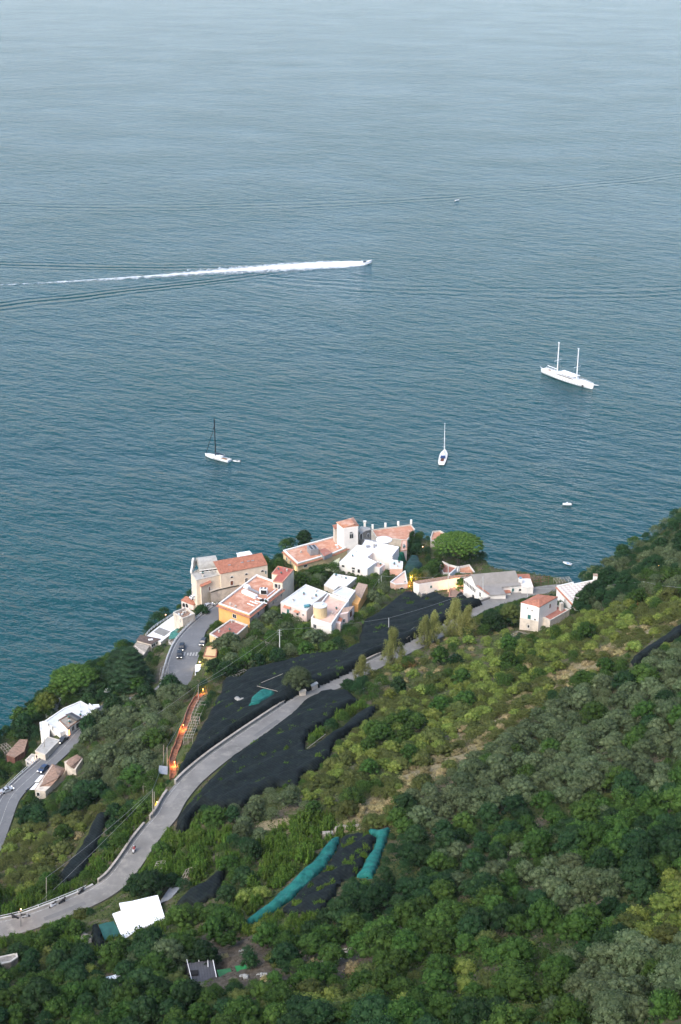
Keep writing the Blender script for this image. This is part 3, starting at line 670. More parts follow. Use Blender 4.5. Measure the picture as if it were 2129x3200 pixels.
house('stone_roof_house', 'house with pebbled grey roof and dark brown upper roof below the terrace', 'e', [(190,705), (285,590), (440,640), (340,782)], hr=43.6, wall='cream2', roofm='stone', faces=[[(186,708,-.6), (285,592,.3), (440,640,.5), (342,786,-.4)]], wins=[(400,745,.7,1.6,'x')])
house('brown_roof_cabin', 'low cabin with dark brown boarded roof and a skylight beside the terrace', 'e', [(268,590), (310,532), (552,578), (442,640)], hr=44.6, wall='cream2', roofm='wood', par=0, over=.2, thick=.15, wins=[(470,650,2.2,1.1,'w'), (515,620,2.0,1.0,'w')])
p = P(*Z('e', 435, 586), 44.9); tag(MB().box(tuple(p+[0, 0, .12]), (1.6, 1.0, .18), .3).build('skylight', M_['whiteroof']), 'small white skylight panel on the dark brown cabin roof', 'skylight')
# green shade net pergola on a stone base
rt = thing('net_pergola', 'pergola covered with green shade net at the road bend', 'pergola', tuple(P(*Z('e', 740, 560), 46)))
q4 = ccw([tuple(P(*Z('e', x, y), 47.5)) for x, y in ((680,500), (760,440), (880,468), (800,560), (655,575))])
MB().prism([q[:2] for q in q4], [47.3+.3*math.sin(i*2.1) for i in range(5)], [47.42+.3*math.sin(i*2.1) for i in range(5)]).build('shade_net', mat('green_shade_net', (.05, .20, .16), .9, .3, .8, stain=(.5, (.16, .30, .26), .5, .7)), rt)
for q in q4: MB().tube((q[0], q[1], 42), (q[0], q[1], 47.4), .1).build('post', M_['metal'], rt)
house('stone_store', 'square stone store below the green shade net', 'e', [(652,600), (690,570), (800,575), (760,665), (700,672)], hr=46.4, wall='stone', roofm='stone', par=.2, cat='shed')

# --- houses around the road bend
oh = house('terracotta_roof_house', 'large orange walled house with broad terracotta roof terrace full of vents', 'a', [(482,1118), (862,1252), (1272,925), (1150,835), (950,762)], edge=(487,1150,1385), wall='orange', roofm='terra', par=.55, parw=.6, rim='rimw', eave=(.8, .75), wins=[(680,1275,1.6,1.5,'w'), (968,1248,1.0,1.5,'w'), (1150,1112,.9,1.2,'w'), (1250,1020,.8,1.1,'w'), (1185,1080,.7,1.1,'w')])
hO, WO, zO = HH[oh.name]
# the right-hand flank of that house is paler
mb = MB(); a = P(*Z('a', 862, 1252), hO); b = P(*Z('a', 1272, 925), hO); d_ = (b-a)[:2]; L_ = np.linalg.norm(d_); d_ /= L_
obox(mb, (a+b)/2-[0, 0, 4.7], d_, L_-.1, 8.2, .06, .03); mb.build('flank_render', M_['cream2'], oh)
house('red_block', 'tall narrow block with flat dark red roof rising behind the roof terrace', 'a', [(1210,658), (1405,702), (1265,862), (1150,848), (1205,765), (1135,750)], hr=hO+2.6, wall='cream', roofm='red', par=.12, parw=.3, rim='terra', wins=[(1192,905,1.3,1.6,'x'), (1225,915,.9,2.0,'w')])
house('lower_terrace_house', 'ochre house with reddish roof terrace beside the zebra crossing', 'a', [(372,1490), (635,1308), (845,1382), (700,1512), (505,1560)], edge=(372,1490,1650), wall='ochre', roofm='terra2', par=.5, parw=.55, rim='rim', wins=[(440,1600,2.4,.9,'w')])
house('ochre_wall_block', 'ochre garden block with tiled coping right of the parked suv', 'a', [(335,1650), (372,1640), (470,1660), (455,1770), (300,1760)], hr=54.0, wall='ochre', roofm='ochre', par=.1, cat='wall block', rim='tile')
# plant on the orange house roof
def rp_(x, y, dz=0): return tuple(P(*Z('a', x, y), hO-.55)+[0, 0, dz])
ac = thing('air_conditioner', 'white rooftop cooling unit with two fans on the orange house', 'cooling unit', rp_(1035,1010))
c = rp_(1035,1005); MB().box((c[0], c[1], c[2]+1.3), (2.9, 1.6, 2.3), -.15).build('casing', M_['whiteroof'], ac)
for s in (-.7, .7): MB().lathe((c[0]+s, c[1]-.1*s, c[2]+2.46), [(.5, 0), (.5, .14), (.3, .1)], 14).build('fan', M_['black'], ac)
MB().box((c[0]+.1, c[1]-.9, c[2]+1.2), (2.2, .1, 1.6), -.15).build('grille', M_['dark'], ac)
dk = thing('ventilation_duct', 'long white ventilation duct lying across the terracotta roof', 'duct', rp_(860,1010))
p0 = np.array(rp_(785,985)); p1 = np.array(rp_(950,1060)); dd = p1-p0; rz = math.atan2(dd[1], dd[0]); cc = (p0+p1)/2
MB().box((cc[0], cc[1], cc[2]+.6), (np.linalg.norm(dd), 1.5, 1.2), rz).build('duct_box', M_['whiteroof'], dk)
p0 = np.array(rp_(810,935)); p1 = np.array(rp_(985,1010)); dd = p1-p0; cc = (p0+p1)/2
MB().box((cc[0], cc[1], cc[2]+.5), (np.linalg.norm(dd), .9, .7), rz).build('duct_box', M_['metal'], dk)
c = rp_(835,935); MB().box((c[0], c[1], c[2]+.8), (2.4, 2.0, 1.0), rz, taper=.7).build('duct_hood', M_['whiteroof'], dk)
pp = thing('roof_pipes', 'cluster of white pipes and boxes at the roof edge', 'pipes', rp_(1000,1090))
for (x0, y0, x1, y1) in ((930,1100,1080,1130), (960,1060,1100,1100), (1080,1040,1180,960), (840,1130,920,1160), (870,1100,960,1135), (1000,1120,1060,1070)):
    MB().tube(np.array(rp_(x0, y0, .35)), np.array(rp_(x1, y1, .35)), .2).build('pipe', M_['whiteroof'], pp)
c = rp_(1015,1100); MB().box((c[0], c[1], c[2]+.5), (1.5, 1.1, 1.0), .4).build('control_box', M_['dark'], pp)

# --- long pink terrace building and tower
lb = house('pink_terrace_building', 'long building with pink roof terrace and pale yellow end wall', 'b', [(100,465), (278,628), (720,500), (940,405), (1000,330), (770,282)], edge=(104,480,655), wall='yellow', roofm='terra', par=.5, parw=.7, rim='rimw', eave=(.6, .7), wins=[(145,575,.9,1.5,'w'), (194,618,.9,1.5,'w'), (252,690,1.0,1.7,'o'), (372,660,1.6,.9,'w')])
hL = HH[lb.name][0]
def rb(x, y, dz=0): return tuple(P(*Z('b', x, y), hL-.5)+[0, 0, dz])
ch = thing('chiller', 'large rooftop chiller with six fans on the pink terrace', 'cooling unit', rb(462,500)); c = rb(462,505)
MB().box((c[0], c[1], c[2]+1.5), (3.6, 4.6, 2.6), .35).build('casing', M_['metal'], ch)
for i in range(3):
    for j in (-.8, .8):
        x = (i-1)*1.35; q = Matrix.Rotation(.35, 3, 'Z') @ Vector((j, x, 0)); MB().lathe((c[0]+q.x, c[1]+q.y, c[2]+2.83), [(.5, 0), (.5, .12), (.2, .08)], 12).build('fan', M_['black'], ch)
house('rooftop_hut', 'small cream stair hut with pink roof standing on the terrace', 'b', [(760,296), (802,330), (893,308), (848,275)], hr=hL+2.2, wall='white', roofm='terra', par=.08, rim='terra', wins=[(875,365,.6,.8,'x')], cat='hut', base=hL-.8)
pa = house('plastic_awning', 'rusty pink awning over the chiller corner of the terrace', 'b', [(540,470), (610,440), (700,500), (600,545)], hr=hL+.9, wall='metal', roofm='terra2', par=0, over=0, thick=.1, cat='awning', base=hL-.8)
tw = house('red_roof_tower', 'cream tower block with hipped red roof above the sea', 'b', [(758,138), (845,196), (1018,172), (950,85)], hr=hL+9, wall='white', roofm='terra', faces=[[(745,126,0), (835,196,0), (820,160,1.1), (790,128,1.1)], [(835,196,0), (1028,168,0), (972,150,1.1), (820,160,1.1)], [(1028,168,0), (960,68,0), (930,85,1.1), (972,150,1.1)], [(790,128,1.1), (820,160,1.1), (972,150,1.1), (930,85,1.1)], [(745,126,0), (790,128,1.1), (930,85,1.1), (960,68,0)]], cat='tower', wins=[(936,290,1.6,2.4,'w'), (932,255,1.2,.8,'w')])
house('tower_annex', 'low annex with small red roof hugging the tower', 'b', [(712,170), (735,205), (775,200), (775,150)], hr=hL+6.2, wall='cream2', roofm='tile', par=0, over=.3)
house('stone_vault', 'grey stone vaulted ruin with dark arches right of the tower', 'b', [(1003,232), (1060,262), (1178,215), (1170,200), (1060,180)], hr=hL+4.0, wall='stone', roofm='lead', faces=[[(1003,232,0), (1062,264,0), (1120,230,.7), (1070,205,.9)], [(1062,264,0), (1182,216,0), (1165,205,.4), (1120,230,.7)], [(1003,232,0), (1070,205,.9), (1120,230,.7), (1165,205,.4), (1170,195,0), (1055,176,0)]], cat='ruin', wins=[(1052,300,1.3,2.6,'x^'), (1138,285,.9,1.6,'x^')])
tr = house('sea_terrace', 'broad pink sea terrace edged by a low wall with white posts', 'c', [(5,215), (490,150), (538,210), (440,345), (60,300)], hr=42, wall='cream2', roofm='terra', par=.5, parw=.35, rim='pink' if False else 'rim', cat='terrace')
for x, y in ((18,200), (175,180), (332,160), (490,140)):
    p = P(*Z('c', x, y), 42); MB().box(tuple(p+[0, 0, .8]), (.9, .9, 1.9)).build('post', M_['white'], tr)
p = P(*Z('b', 1099, 175), 47.0); tag(MB().box(tuple(p+[0, 0, -.5]), (1.0, 1.0, 5.5)).box(tuple(p+[0, 0, 2.35]), (1.3, 1.3, .3)).build('chimney', M_['white']), 'tall white chimney between the tower and the sea terrace', 'chimney')

# --- white houses in the middle
hb = house('white_flat_house', 'big white house with stepped flat white roof in the village centre', 'b', [(788,612), (1012,402), (1065,408), (1108,342), (1520,428), (1436,530), (1200,490), (1125,556), (1240,612), (1132,690), (985,650)], edge=(1132,690,800), wall='white', roofm='whiteroof', par=.22, parw=.3, rim='whiteroof', wins=[(835,662,1.2,.9,'w'), (960,690,1.4,.8,'w'), (960,725,1.0,1.1,'w'), (1026,722,1.1,1.6,'x'), (775,675,.8,.6,'w')])
hB = HH[hb.name][0]
for (x, y, w, l) in ((1140,432,1.6,1.0), (1280,376,1.2,1.0), (1235,420,.9,.7), (1215,440,.7,.6)):
    p = P(*Z('b', x, y), hB-.2); MB().box(tuple(p+[0, 0, .4]), (w, l, .8), .3).build('roof_box', M_['metal'], hb)
for x in (1190, 1290): p = P(*Z('b', x, 372 if x > 1200 else 352), hB+.1); MB().box(tuple(p), (7, .5, .5), -.32).build('edge_pipe', M_['metal'], hb)
cp_ = thing('round_canopy', 'round white canopy on the terrace behind the white house', 'canopy', tuple(P(*Z('b', 1335, 345), 44)))
c = P(*Z('b', 1335, 335), hB+1.0)
MB().lathe(tuple(c), [(3.3, -.35), (3.35, 0), (2.2, .35), (.6, .6), (.1, .65)], 24).build('canopy_top', M_['canvas'], cp_)
MB().tube(tuple(c-[0, 0, 5]), tuple(c+[0, 0, .3]), .15).build('mast', M_['metal'], cp_)
rt = thing('shade_sail', 'flat khaki shade sail stretched beside the white house', 'shade sail', tuple(P(*Z('b', 670, 660), 44)))
q3 = ccw([tuple(P(*Z('b', x, y), hB-2.6)) for x, y in ((550,688), (800,556), (738,742))]); MB().prism([q[:2] for q in q3], hB-2.7, hB-2.6).build('sail_cloth', mat('khaki_cloth', (.42, .43, .28), .9, .06, .4), rt)
for q in q3: MB().tube((q[0], q[1], hB-8), (q[0], q[1], hB-2.5), .1).build('post', M_['metal'], rt)
house('white_low_house', 'lower white roofed house between gardens', 'b', [(600,892), (722,752), (1000,802), (880,905), (785,905), (725,952)], edge=(600,892,960), wall='cream2', roofm='whiteroof', par=.15, parw=.3, rim='rimw')
hp = house('pink_house', 'pale pink house with white flat roof and striped awnings', 'b', [(68,1105), (375,885), (642,985), (475,1112), (385,1208)], edge=(70,1105,1320), wall='pink', roofm='greyroof', par=.2, parw=.3, rim='rimw', wins=[(160,1215,1.1,1.7,'g'), (152,1285,1.5,1.2,'x'), (275,1245,1.0,1.3,'x'), (345,1260,.6,.8,'x')])
hP = HH[hp.name][0]; a = P(*Z('b', 68, 1105), hP); b = P(*Z('b', 385, 1208), hP); d_ = (b-a)[:2]; d_ /= np.linalg.norm(d_); nn = np.array([d_[1], -d_[0]])
for x, y, w in ((155,1160,3.0), (272,1212,2.2)):
    q = MB(); uu, vv = Z('b', x, y); dr = ray(uu, vv); t_ = (a[:2]@nn)/(dr[:2]@nn); c = np.array([*(dr[:2]*t_), CAMZ+dr[2]*t_])
    rzz = math.atan2(d_[1], d_[0]); q.box((c[0]+nn[0]*.5, c[1]+nn[1]*.5, c[2]), (w, 1.1, .1), rzz, tilt=Matrix.Rotation(R(28), 3, 'X')); q.build('awning', mat('striped_awning', (.52, .22, .14), .8, .1, 1, stripes=('X', 1.5, .3)), hp)
uu, vv = Z('b', 150, 1240); dr = ray(uu, vv); t_ = (a[:2]@nn)/(dr[:2]@nn); c = np.array([*(dr[:2]*t_), CAMZ+dr[2]*t_])
q = MB(); q.box((c[0]+nn[0]*.5, c[1]+nn[1]*.5, c[2]-.5), (3.4, 1.0, .12), rzz); q.box((c[0]+nn[0]*1.0, c[1]+nn[1]*1.0, c[2]), (3.4, .06, .9), rzz); q.build('balcony', M_['green'], hp)
wtk = thing('water_tank', 'small blue green water tank at the white roof edge', 'water tank', tuple(P(*Z('b', 388, 1165), hP))); c = P(*Z('b', 388, 1165), hP)
MB().tube(tuple(c+[-.9, -.3, .5]), tuple(c+[.9, .3, .5]), .6, k=12).build('tank', mat('tank_blue', (.08, .25, .30), .5), wtk); MB().box(tuple(c+[.5, .8, .25]), (2.0, 1.4, .12), .5).build('solar_panel', M_['dark'], wtk)

cr = house('cream_terrace_house', 'cream house with peach roof terrace and rounded ochre stair tower', 'b', [(440,1295), (560,1110), (652,990), (905,1082), (822,1185), (690,1375)], edge=(448,1305,1500), wall='white', roofm='peach', par=.9, parw=.4, rim='rimw', wins=[(488,1400,1.2,1.5,'w'), (488,1490,1.2,1.5,'w'), (562,1465,1.1,1.5,'w')])
hT = HH[cr.name][0]; c = P(*Z('b', 545, 1295), hT-.9); MB().lathe((c[0]+.2, c[1]+1.4, hT-.9), [(2.5, 0), (2.5, 4.2)], 18).build('stair_tower', M_['yellow'], cr)
MB().lathe((c[0]+.2, c[1]+1.4, hT+3.3), [(2.6, 0), (2.6, .15), (1.5, .3)], 18).build('tower_cap', M_['greyroof'], cr)
q = MB(); c2 = P(*Z('b', 568, 1140), hT+3.6); q.box(tuple(c2), (.6, .6, 1.4)); q.build('chimney', M_['whiteroof'], cr)
house('lean_to', 'small lean-to with pale tiled roof and orange end wall', 'b', [(730,1270), (890,1235), (970,1152), (800,1190)], hr=hT-.6, wall='pink', roofm='tile3', faces=[[(722,1268,-.3), (892,1240,-.3), (972,1148,.5), (800,1186,.5)]], wins=[(925,1250,2.2,2.4,'d'), (842,1330,.8,1.2,'w')])
house('lean_to', 'tiny porch with striped red tiles beside the cream terrace', 'b', [(712,1345), (800,1372), (824,1312), (752,1272)], hr=hT-2.0, wall='pink', roofm='tile', faces=[[(708,1350,-.5), (802,1376,-.5), (826,1308,.4), (750,1270,.4)]])
ot = house('tiled_orange_house', 'narrow house with weathered tiled roof and orange end wall', 'b', [(902,1100), (1018,1132), (1132,896), (1022,872)], edge=(1020,1132,1240), wall='orange', roofm='tile3', faces=[[(898,1103,-.6), (1020,1136,-.4), (1136,893,.5), (1020,867,.3)]])
rg = house('roof_garden', 'bare brown roof garden framed by pale beams', 'b', [(700,985), (830,905), (985,960), (905,1070)], hr=hT-1.2, wall='cream2', roofm='greyroof', par=.4, rim='rimw', cat='roof garden')
# --- peach terrace, walled houses to the right
pt = house('peach_terrace', 'peach roof terrace above a glowing orange archway', 'c', [(235,852), (402,722), (418,715), (448,872), (300,882)], edge=(440,880,945), wall='peach', roofm='peach', par=.7, parw=.3, rim='rimw', cat='terrace', wins=[(375,945,1.8,1.5,'x^'), (416,852,.4,.6,'x')])
lw = house('long_white_house', 'long low white house with a strip of tiled roof', 'c', [(588,885), (1130,792), (1240,768), (1225,758), (950,785), (520,850)], edge=(700,866,985), wall='white', roofm='tile2', faces=[[(518,850,.6), (590,880,0), (1135,792,0), (945,786,.6)], [(945,786,.6), (1135,792,0), (1232,770,0), (1200,762,.6)]], wins=[(735,915,.8,1.0,'g')])
hw = house('grey_roof_hall', 'white gabled hall with grey roof and a row of narrow windows', 'd', [(-35,572), (250,745), (432,737), (388,662), (602,642), (455,529)], edge=(248,745,800), wall='white', roofm='grey', cat='hall',
   faces=[[(246,752,0), (434,740,0), (385,660,.25), (604,640,.3), (588,603,.7), (96,648,.7)], [(96,648,.7), (588,603,.7), (538,476,4.2), (42,519,4.2)], [(42,519,4.2), (538,476,4.2), (455,529,0), (-38,570,0)]])
hg_ = HH[hw.name][0]; A_ = P(*Z('d', -35, 572), hg_); B_ = P(*Z('d', 250, 745), hg_); e_ = B_-A_; en = np.array([e_[1], -e_[0], 0]); en = en/np.linalg.norm(en)
pf = [A_+e_*s_+[0, 0, z_] for s_, z_ in ((0, -.2), (0, .1), (.3, 4.1), (.49, .7), (1, .1), (1, -.2))]; k = len(pf)
MB().add([tuple(q+en*.12) for q in pf]+[tuple(q-en*.25) for q in pf], [tuple(range(k)), tuple(range(k, 2*k))[::-1]]+[(i, k+i, k+(i+1) % k, (i+1) % k) for i in range(k)]).build('gable', M_['white'], hw)
rows = [[tuple(A_+e_*s_+[0, 0, z_+.12]+en*.35), tuple(A_+e_*s_+[0, 0, z_+.3]+en*.35), tuple(A_+e_*s_+[0, 0, z_+.3]-en*.2)] for s_, z_ in ((.0, .1), (.3, 4.1), (.49, .7), (1, .1))]
MB().grid(rows).build('verge', M_['tile'], hw)
WW = HH[hw.name][1]
for i in range(8):
    u, v = Z('t', 1042+i*22.5, 382+i*19); add_window(hw, WW, 40, [hg_+4]*6, u, v, .55, 1.5, 'x')
for x, y, w, h in ((1280,575,.9,1.7), (1368,645,.8,1.3)): u, v = Z('t', x, y); add_window(hw, WW, 40, [hg_+4]*6, u, v, w, h, 'w')
u, v = Z('t', 1175, 605); add_window(hw, WW, 40, [hg_+4]*6, u, v, 1.3, 1.5, 'x^')
hG = HH[hw.name][0]
house('red_roof_house', 'house with bright red tiled roof right of the grey hall', 'd', [(560,525), (690,520), (738,655), (610,655)], hr=hG+.2, wall='white', roofm='tile', faces=[[(553,515,0), (692,513,0), (742,662,-.4), (600,652,-.4)]])
ph = thing('white_chimney', 'white chimney with blue cap on the red roof edge', 'chimney', tuple(P(*Z('d', 592, 620), hG))); c = P(*Z('d', 592, 618), hG)
MB().box(tuple(c+[0, 0, .8]), (1.4, 1.2, 2.6)).build('stack', M_['white'], ph); MB().box(tuple(c+[0, 0, 2.3]), (1.0, 1.0, .6), taper=.8).build('cap', mat('cap_blue', (.15, .3, .42), .6), ph)
house('white_courtyard_house', 'low white courtyard house below the red roof', 'd', [(455,640), (640,632), (680,652), (472,666)], hr=hG-.3, wall='white', roofm='whiteroof', par=.2, rim='rimw', wins=[(510,690,.8,1.4,'g'), (600,688,1.6,.9,'w')])
house('orange_patio', 'small bright orange roofed patio beside the grey hall', 'd', [(388,660), (458,660), (486,722), (425,732)], hr=hG-1.5, wall='white', roofm='tile', par=0, over=.1)
# --- tall house on the right
rh = house('two_storey_house', 'two storey pale house with red tiled roof and green shutters above the road', 'd', [(600,836), (806,880), (1008,766), (790,742)], edge=(600,838,1135), wall='white', roofm='tile', faces=[[(594,832,-.1), (806,884,-.1), (800,790,1.2)], [(806,884,-.1), (1014,766,0), (880,752,1.0), (800,790,1.2)], [(594,832,-.1), (800,790,1.2), (880,752,1.0), (790,738,.3)]], wins=[(693,990,1.1,1.6,'g'), (757,1018,.5,.6,'w'), (685,1095,.7,1.0,'x'), (673,890,.4,.4,'x'), (725,917,.4,.4,'x'), (922,868,.8,1.5,'d')])
hR, WR, zR = HH[rh.name]
house('wing', '', 'd', [(808,965), (925,1028), (1142,906), (1005,860)], hr=hR-4.6, wall='cream2', roofm='terra2', par=.45, parw=.3, rim='rim', root=rh, wins=[(813,1050,1.1,1.5,'g')])
c = P(*Z('d', 1048, 905), hR-4.6); MB().box(tuple(c), (1.1, 1.1, 5.0), .5).build('chimney', M_['rim'], rh)
for x, y in ((693,955), (815,1018)):
    u, v = Z('d', x, y); a = np.array(WR[0]) ; 
# grey undercoat on the lower storey
a = P(*Z('d', 600, 836), hR); b = P(*Z('d', 806, 880), hR); d_ = (b-a)[:2]; L_ = np.linalg.norm(d_); d_ /= L_
q = MB(); obox(q, (a+b)/2-[0, 0, 8.2], d_, L_+.05, 5.5, .05, .028); q.build('bare_render', M_['cream2'], rh)
cx = house('chequer_roof_house', 'white house with chequered pale roof terrace among trees', 'd', [(1000,642), (1182,598), (1188,620), (1402,577), (1607,797), (1205,862)], hr=77.0, wall='white', roofm='whiteroof', par=.35, parw=.5, rim='rimw', eave=(.4, .5), wins=[(1092,808,.6,1.2,'x^'), (1170,880,1.0,1.6,'x^')])
hX = HH[cx.name][0]
m, t_, bb, N, L = nodes('chequer_tiles'); tcx = N('ShaderNodeTexCoord'); mpx = N('ShaderNodeMapping'); mpx.inputs['Rotation'].default_value = (0, 0, .5); ckx = N('ShaderNodeTexChecker'); ckx.inputs['Scale'].default_value = .9
ckx.inputs['Color1'].default_value = (.62, .58, .52, 1); ckx.inputs['Color2'].default_value = (.47, .39, .34, 1)
L(tcx.outputs['Object'], mpx.inputs[0]); L(mpx.outputs[0], ckx.inputs[0]); L(ckx.outputs[0], bb.inputs['Base Color']); bb.inputs['Roughness'].default_value = .8
for o in list(cx.children):
    if o.name.startswith('roof'): o.data.materials[0] = m
c = P(*Z('d', 1425, 590), hX); MB().box(tuple(c+[0, 0, .9]), (1.3, 1.3, 2.6)).build('chimney', M_['white'], cx); MB().box(tuple(c+[0, 0, 2.4]), (1.5, 1.5, .3)).build('chimney_cap', M_['tile3'], cx)
# --- hexagon lookout, pool terraces and walls round the stone pine
hx = house('hexagon_lookout', 'six sided pink lookout terrace over the sea behind the pine', 'c', [(728,310), (755,235), (850,225), (940,280), (905,330), (735,352)], hr=40, wall='cream2', roofm='terra', par=.6, parw=.35, rim='rim', cat='terrace')
house('pine_terrace', 'brick red terrace with white balustrade under the pine', 'c', [(835,640), (880,600), (955,640), (1060,665), (975,745), (885,745)], hr=44, wall='white', roofm='terra2', par=.9, parw=.2, rim='rimw', cat='terrace')
house('pool_terrace', 'salmon terrace with white balustrade beside the small pool', 'c', [(1078,668), (1205,640), (1278,745), (1225,755), (1075,740)], hr=43.5, wall='white', roofm='terra', par=.9, parw=.2, rim='rimw', cat='terrace')
pl = thing('pool_basin', 'kidney shaped basin with pale rim on the cliff edge', 'pool', tuple(P(*Z('c', 1290, 670), 38)))
ring = [tuple(P(*Z('c', x, y), 39)[:2]) for x, y in ((1205,625), (1250,625), (1320,645), (1358,685), (1335,715), (1290,715), (1245,680))]; ring = ccw([(*q, 0) for q in ring]); ring = [q[:2] for q in ring]
inn = inset(ring, .8); n = len(ring); MB().grid([[(*q, 30) for q in ring], [(*q, 39.4) for q in ring], [(*q, 39.4) for q in inn], [(*q, 38.6) for q in inn]], closed=True).build('rim', M_['rimw'], pl)
MB().prism(inn, 38.3, 38.8).build('basin_floor', mat('algae_green', (.16, .20, .10), .6), pl)
house('garden_wall_house', 'brick coloured lean building lit orange beside the alley', 'c', [(520,862), (600,875), (695,990), (560,975)], hr=53.0, wall='pink', roofm='terra2', par=.3, rim='rim', wins=[(645,975,.6,1.2,'x')])
house('garden_shed', 'square terracotta walled plot with glowing orange shrub', 'c', [(965,935), (1060,935), (1165,965), (1165,1010), (1030,1045), (952,1035)], hr=56.0, wall='pink', roofm='tile2', par=.5, parw=.3, rim='terra', cat='walled plot')
house('rear_cottage', 'cottage with pale blue roof behind the green nets', 'c', [(230,575), (390,605), (385,690), (228,690)], hr=49.0, wall='peach', roofm='greyroof', par=.1, rim='rimw')
house('salmon_wall_house', 'salmon chimney block between the white house and the cypress', 'c', [(375,345), (440,345), (440,460), (360,475)], hr=46.5, wall='pink', roofm='peach', par=.15, rim='terra')
house('stair_block', 'white stair block with orange lit side steps', 'b', [(1190,660), (1260,600), (1345,640), (1280,690)], hr=hB-1.5, wall='white', roofm='peach', par=.3, rim='rimw', wins=[(1310,730,.5,.9,'x')])

# --- left side villas by the coast road
vl = house('white_villa', 'white villa on the cliff with sunken roof terraces', 'f', [(545,600), (780,440), (990,352), (1190,465), (1010,555), (870,690), (740,742)], edge=(742,745,810), wall='white', roofm='greyroof', par=.3, parw=.4, rim='rimw', wins=[(712,675,.7,1.3,'x^'), (650,690,.7,1.6,'w'), (600,650,.7,1.2,'w')])
hV = HH[vl.name][0]
house('arched_pavilion', 'brown pavilion with curved dark roof edge beside the villa', 'f', [(722,582), (880,492), (1010,568), (925,620), (830,690)], hr=hV+1.8, wall='white', roofm='stone', par=.3, parw=.3, rim='tile2', wins=[(960,650,2.0,1.8,'x'), (893,690,1.3,1.6,'w'), (847,740,.5,2.0,'o')])
q = MB(); rows = []
for s in range(7):
    a_ = s/6; z = hV+2.0+1.1*math.sin(a_*math.pi); p0 = P(*Z('f', 800+a_*75, 520-a_*25), z); rows.append([tuple(p0), tuple(P(*Z('f', 925+a_*80, 600-a_*35), z))])
q.grid(rows); tag(q.build('curved_roof', M_['black'] if False else mat('slate_shingle', (.10, .10, .10), .8, .2, 1)), 'dark curved shingle roof over the villa pavilion', 'roof')
for i, (pl_, hh) in enumerate([(((1095,380), (1190,455), (1160,480), (1088,400)), 1.8), (((1135,395), (1215,395), (1222,425), (1165,435)), 1.0)]):
    q4 = ccw([tuple(P(*Z('f', x, y), hV+hh)) for x, y in pl_]); o_ = thing('white_parasol' if i else 'white_screen', ['white slanted screen wall at the villa corner', 'flat white canopy behind the villa'][i], 'canopy' if i else 'screen', q4[0]); MB().prism([q[:2] for q in q4], hV+hh-.2, hV+hh).build('panel', M_['canvas'], o_); MB().tube((q4[0][0], q4[0][1], hV-3), (q4[0][0], q4[0][1], hV+hh), .1).build('post', M_['metal'], o_)
house('villa_screen', 'white slatted terrace screen at the seaward end of the villa', 'f', [(487,615), (535,600), (610,690), (605,780), (495,715)], hr=hV-1.5, wall='white', roofm='whiteroof', par=.3, rim='rimw', cat='terrace')
house('flat_grey_garage', 'flat grey roofed garage beside the coast road railing', 'f', [(432,965), (588,788), (735,832), (555,1012)], hr=49.4, wall='cream2', roofm='lead', par=.15, parw=.25, rim='rim', cat='garage', wins=[(452,1040,.8,1.4,'x')])
house('roadside_hut', 'small stone hut under the lit street lamp', 'f', [(312,1075), (390,1000), (440,1010), (462,1080), (400,1130)], hr=46.6, wall='cream2', roofm='lead', par=.1, rim='rim', cat='hut', wins=[(348,1120,.9,1.0,'w')])
tv = house('tiled_tavern', 'stone house with brown hipped tile roof beside the coast road', 'f', [(640,1135), (812,1190), (768,1262), (556,1460), (430,1442)], hr=51.6, wall='cream2', roofm='tile2', faces=[[(640,1128,-.5), (818,1188,-.5), (752,1204,.8), (660,1142,.8)], [(640,1128,-.5), (660,1142,.8), (752,1204,.8), (715,1298,1.3), (425,1442,-.5)], [(752,1204,.8), (818,1188,-.5), (770,1265,-.4), (715,1298,1.3)], [(425,1442,-.5), (715,1298,1.3), (770,1265,-.4), (556,1470,-.8)]], wins=[(470,1495,.9,1.2,'x')])
house('tiled_cottage', 'small cottage with ridged tile roof half hidden by trees', 'f', [(790,1100), (948,1018), (1015,1062), (930,1192), (870,1170)], hr=54.0, wall='cream2', roofm='tile2', faces=[[(785,1100,-.5), (945,1012,.3), (1000,1058,.2), (872,1165,.7)], [(945,1012,.3), (1020,1060,-.4), (935,1198,-.6), (872,1165,.7)]])
for i, pl_ in enumerate([((500,1262), (542,1262), (480,1342), (425,1342)), ((442,1356), (482,1356), (430,1436), (365,1436))]):
    q4 = ccw([tuple(P(*Z('f', x, y), 49.2)) for x, y in pl_]); o_ = thing('street_awning', ['white awning over the tavern door nearer the parked blue car', 'white awning at the tavern corner nearer the scooters'][i], 'awning', q4[0])
    MB().prism([q[:2] for q in q4], 49.0, 49.15).build('awning_cloth', M_['canvas'], o_)
    for q in q4[:2]: MB().tube((q[0], q[1], 46), (q[0], q[1], 49.1), .05).build('post', M_['metal'], o_)
ws = house('slatted_shelter', 'rust red slatted roof shelter above the sea cliff', 'f', [(245,828), (342,832), (300,975), (182,1052), (78,1020), (140,940)], hr=43, wall='wood', roofm='tile2', par=0, over=0, thick=.15, cat='shelter')
ws.children[1].data.materials[0] = mat('red_slats', (.25, .12, .09), .9, .25, 1, stripes=('X', .9, .6))

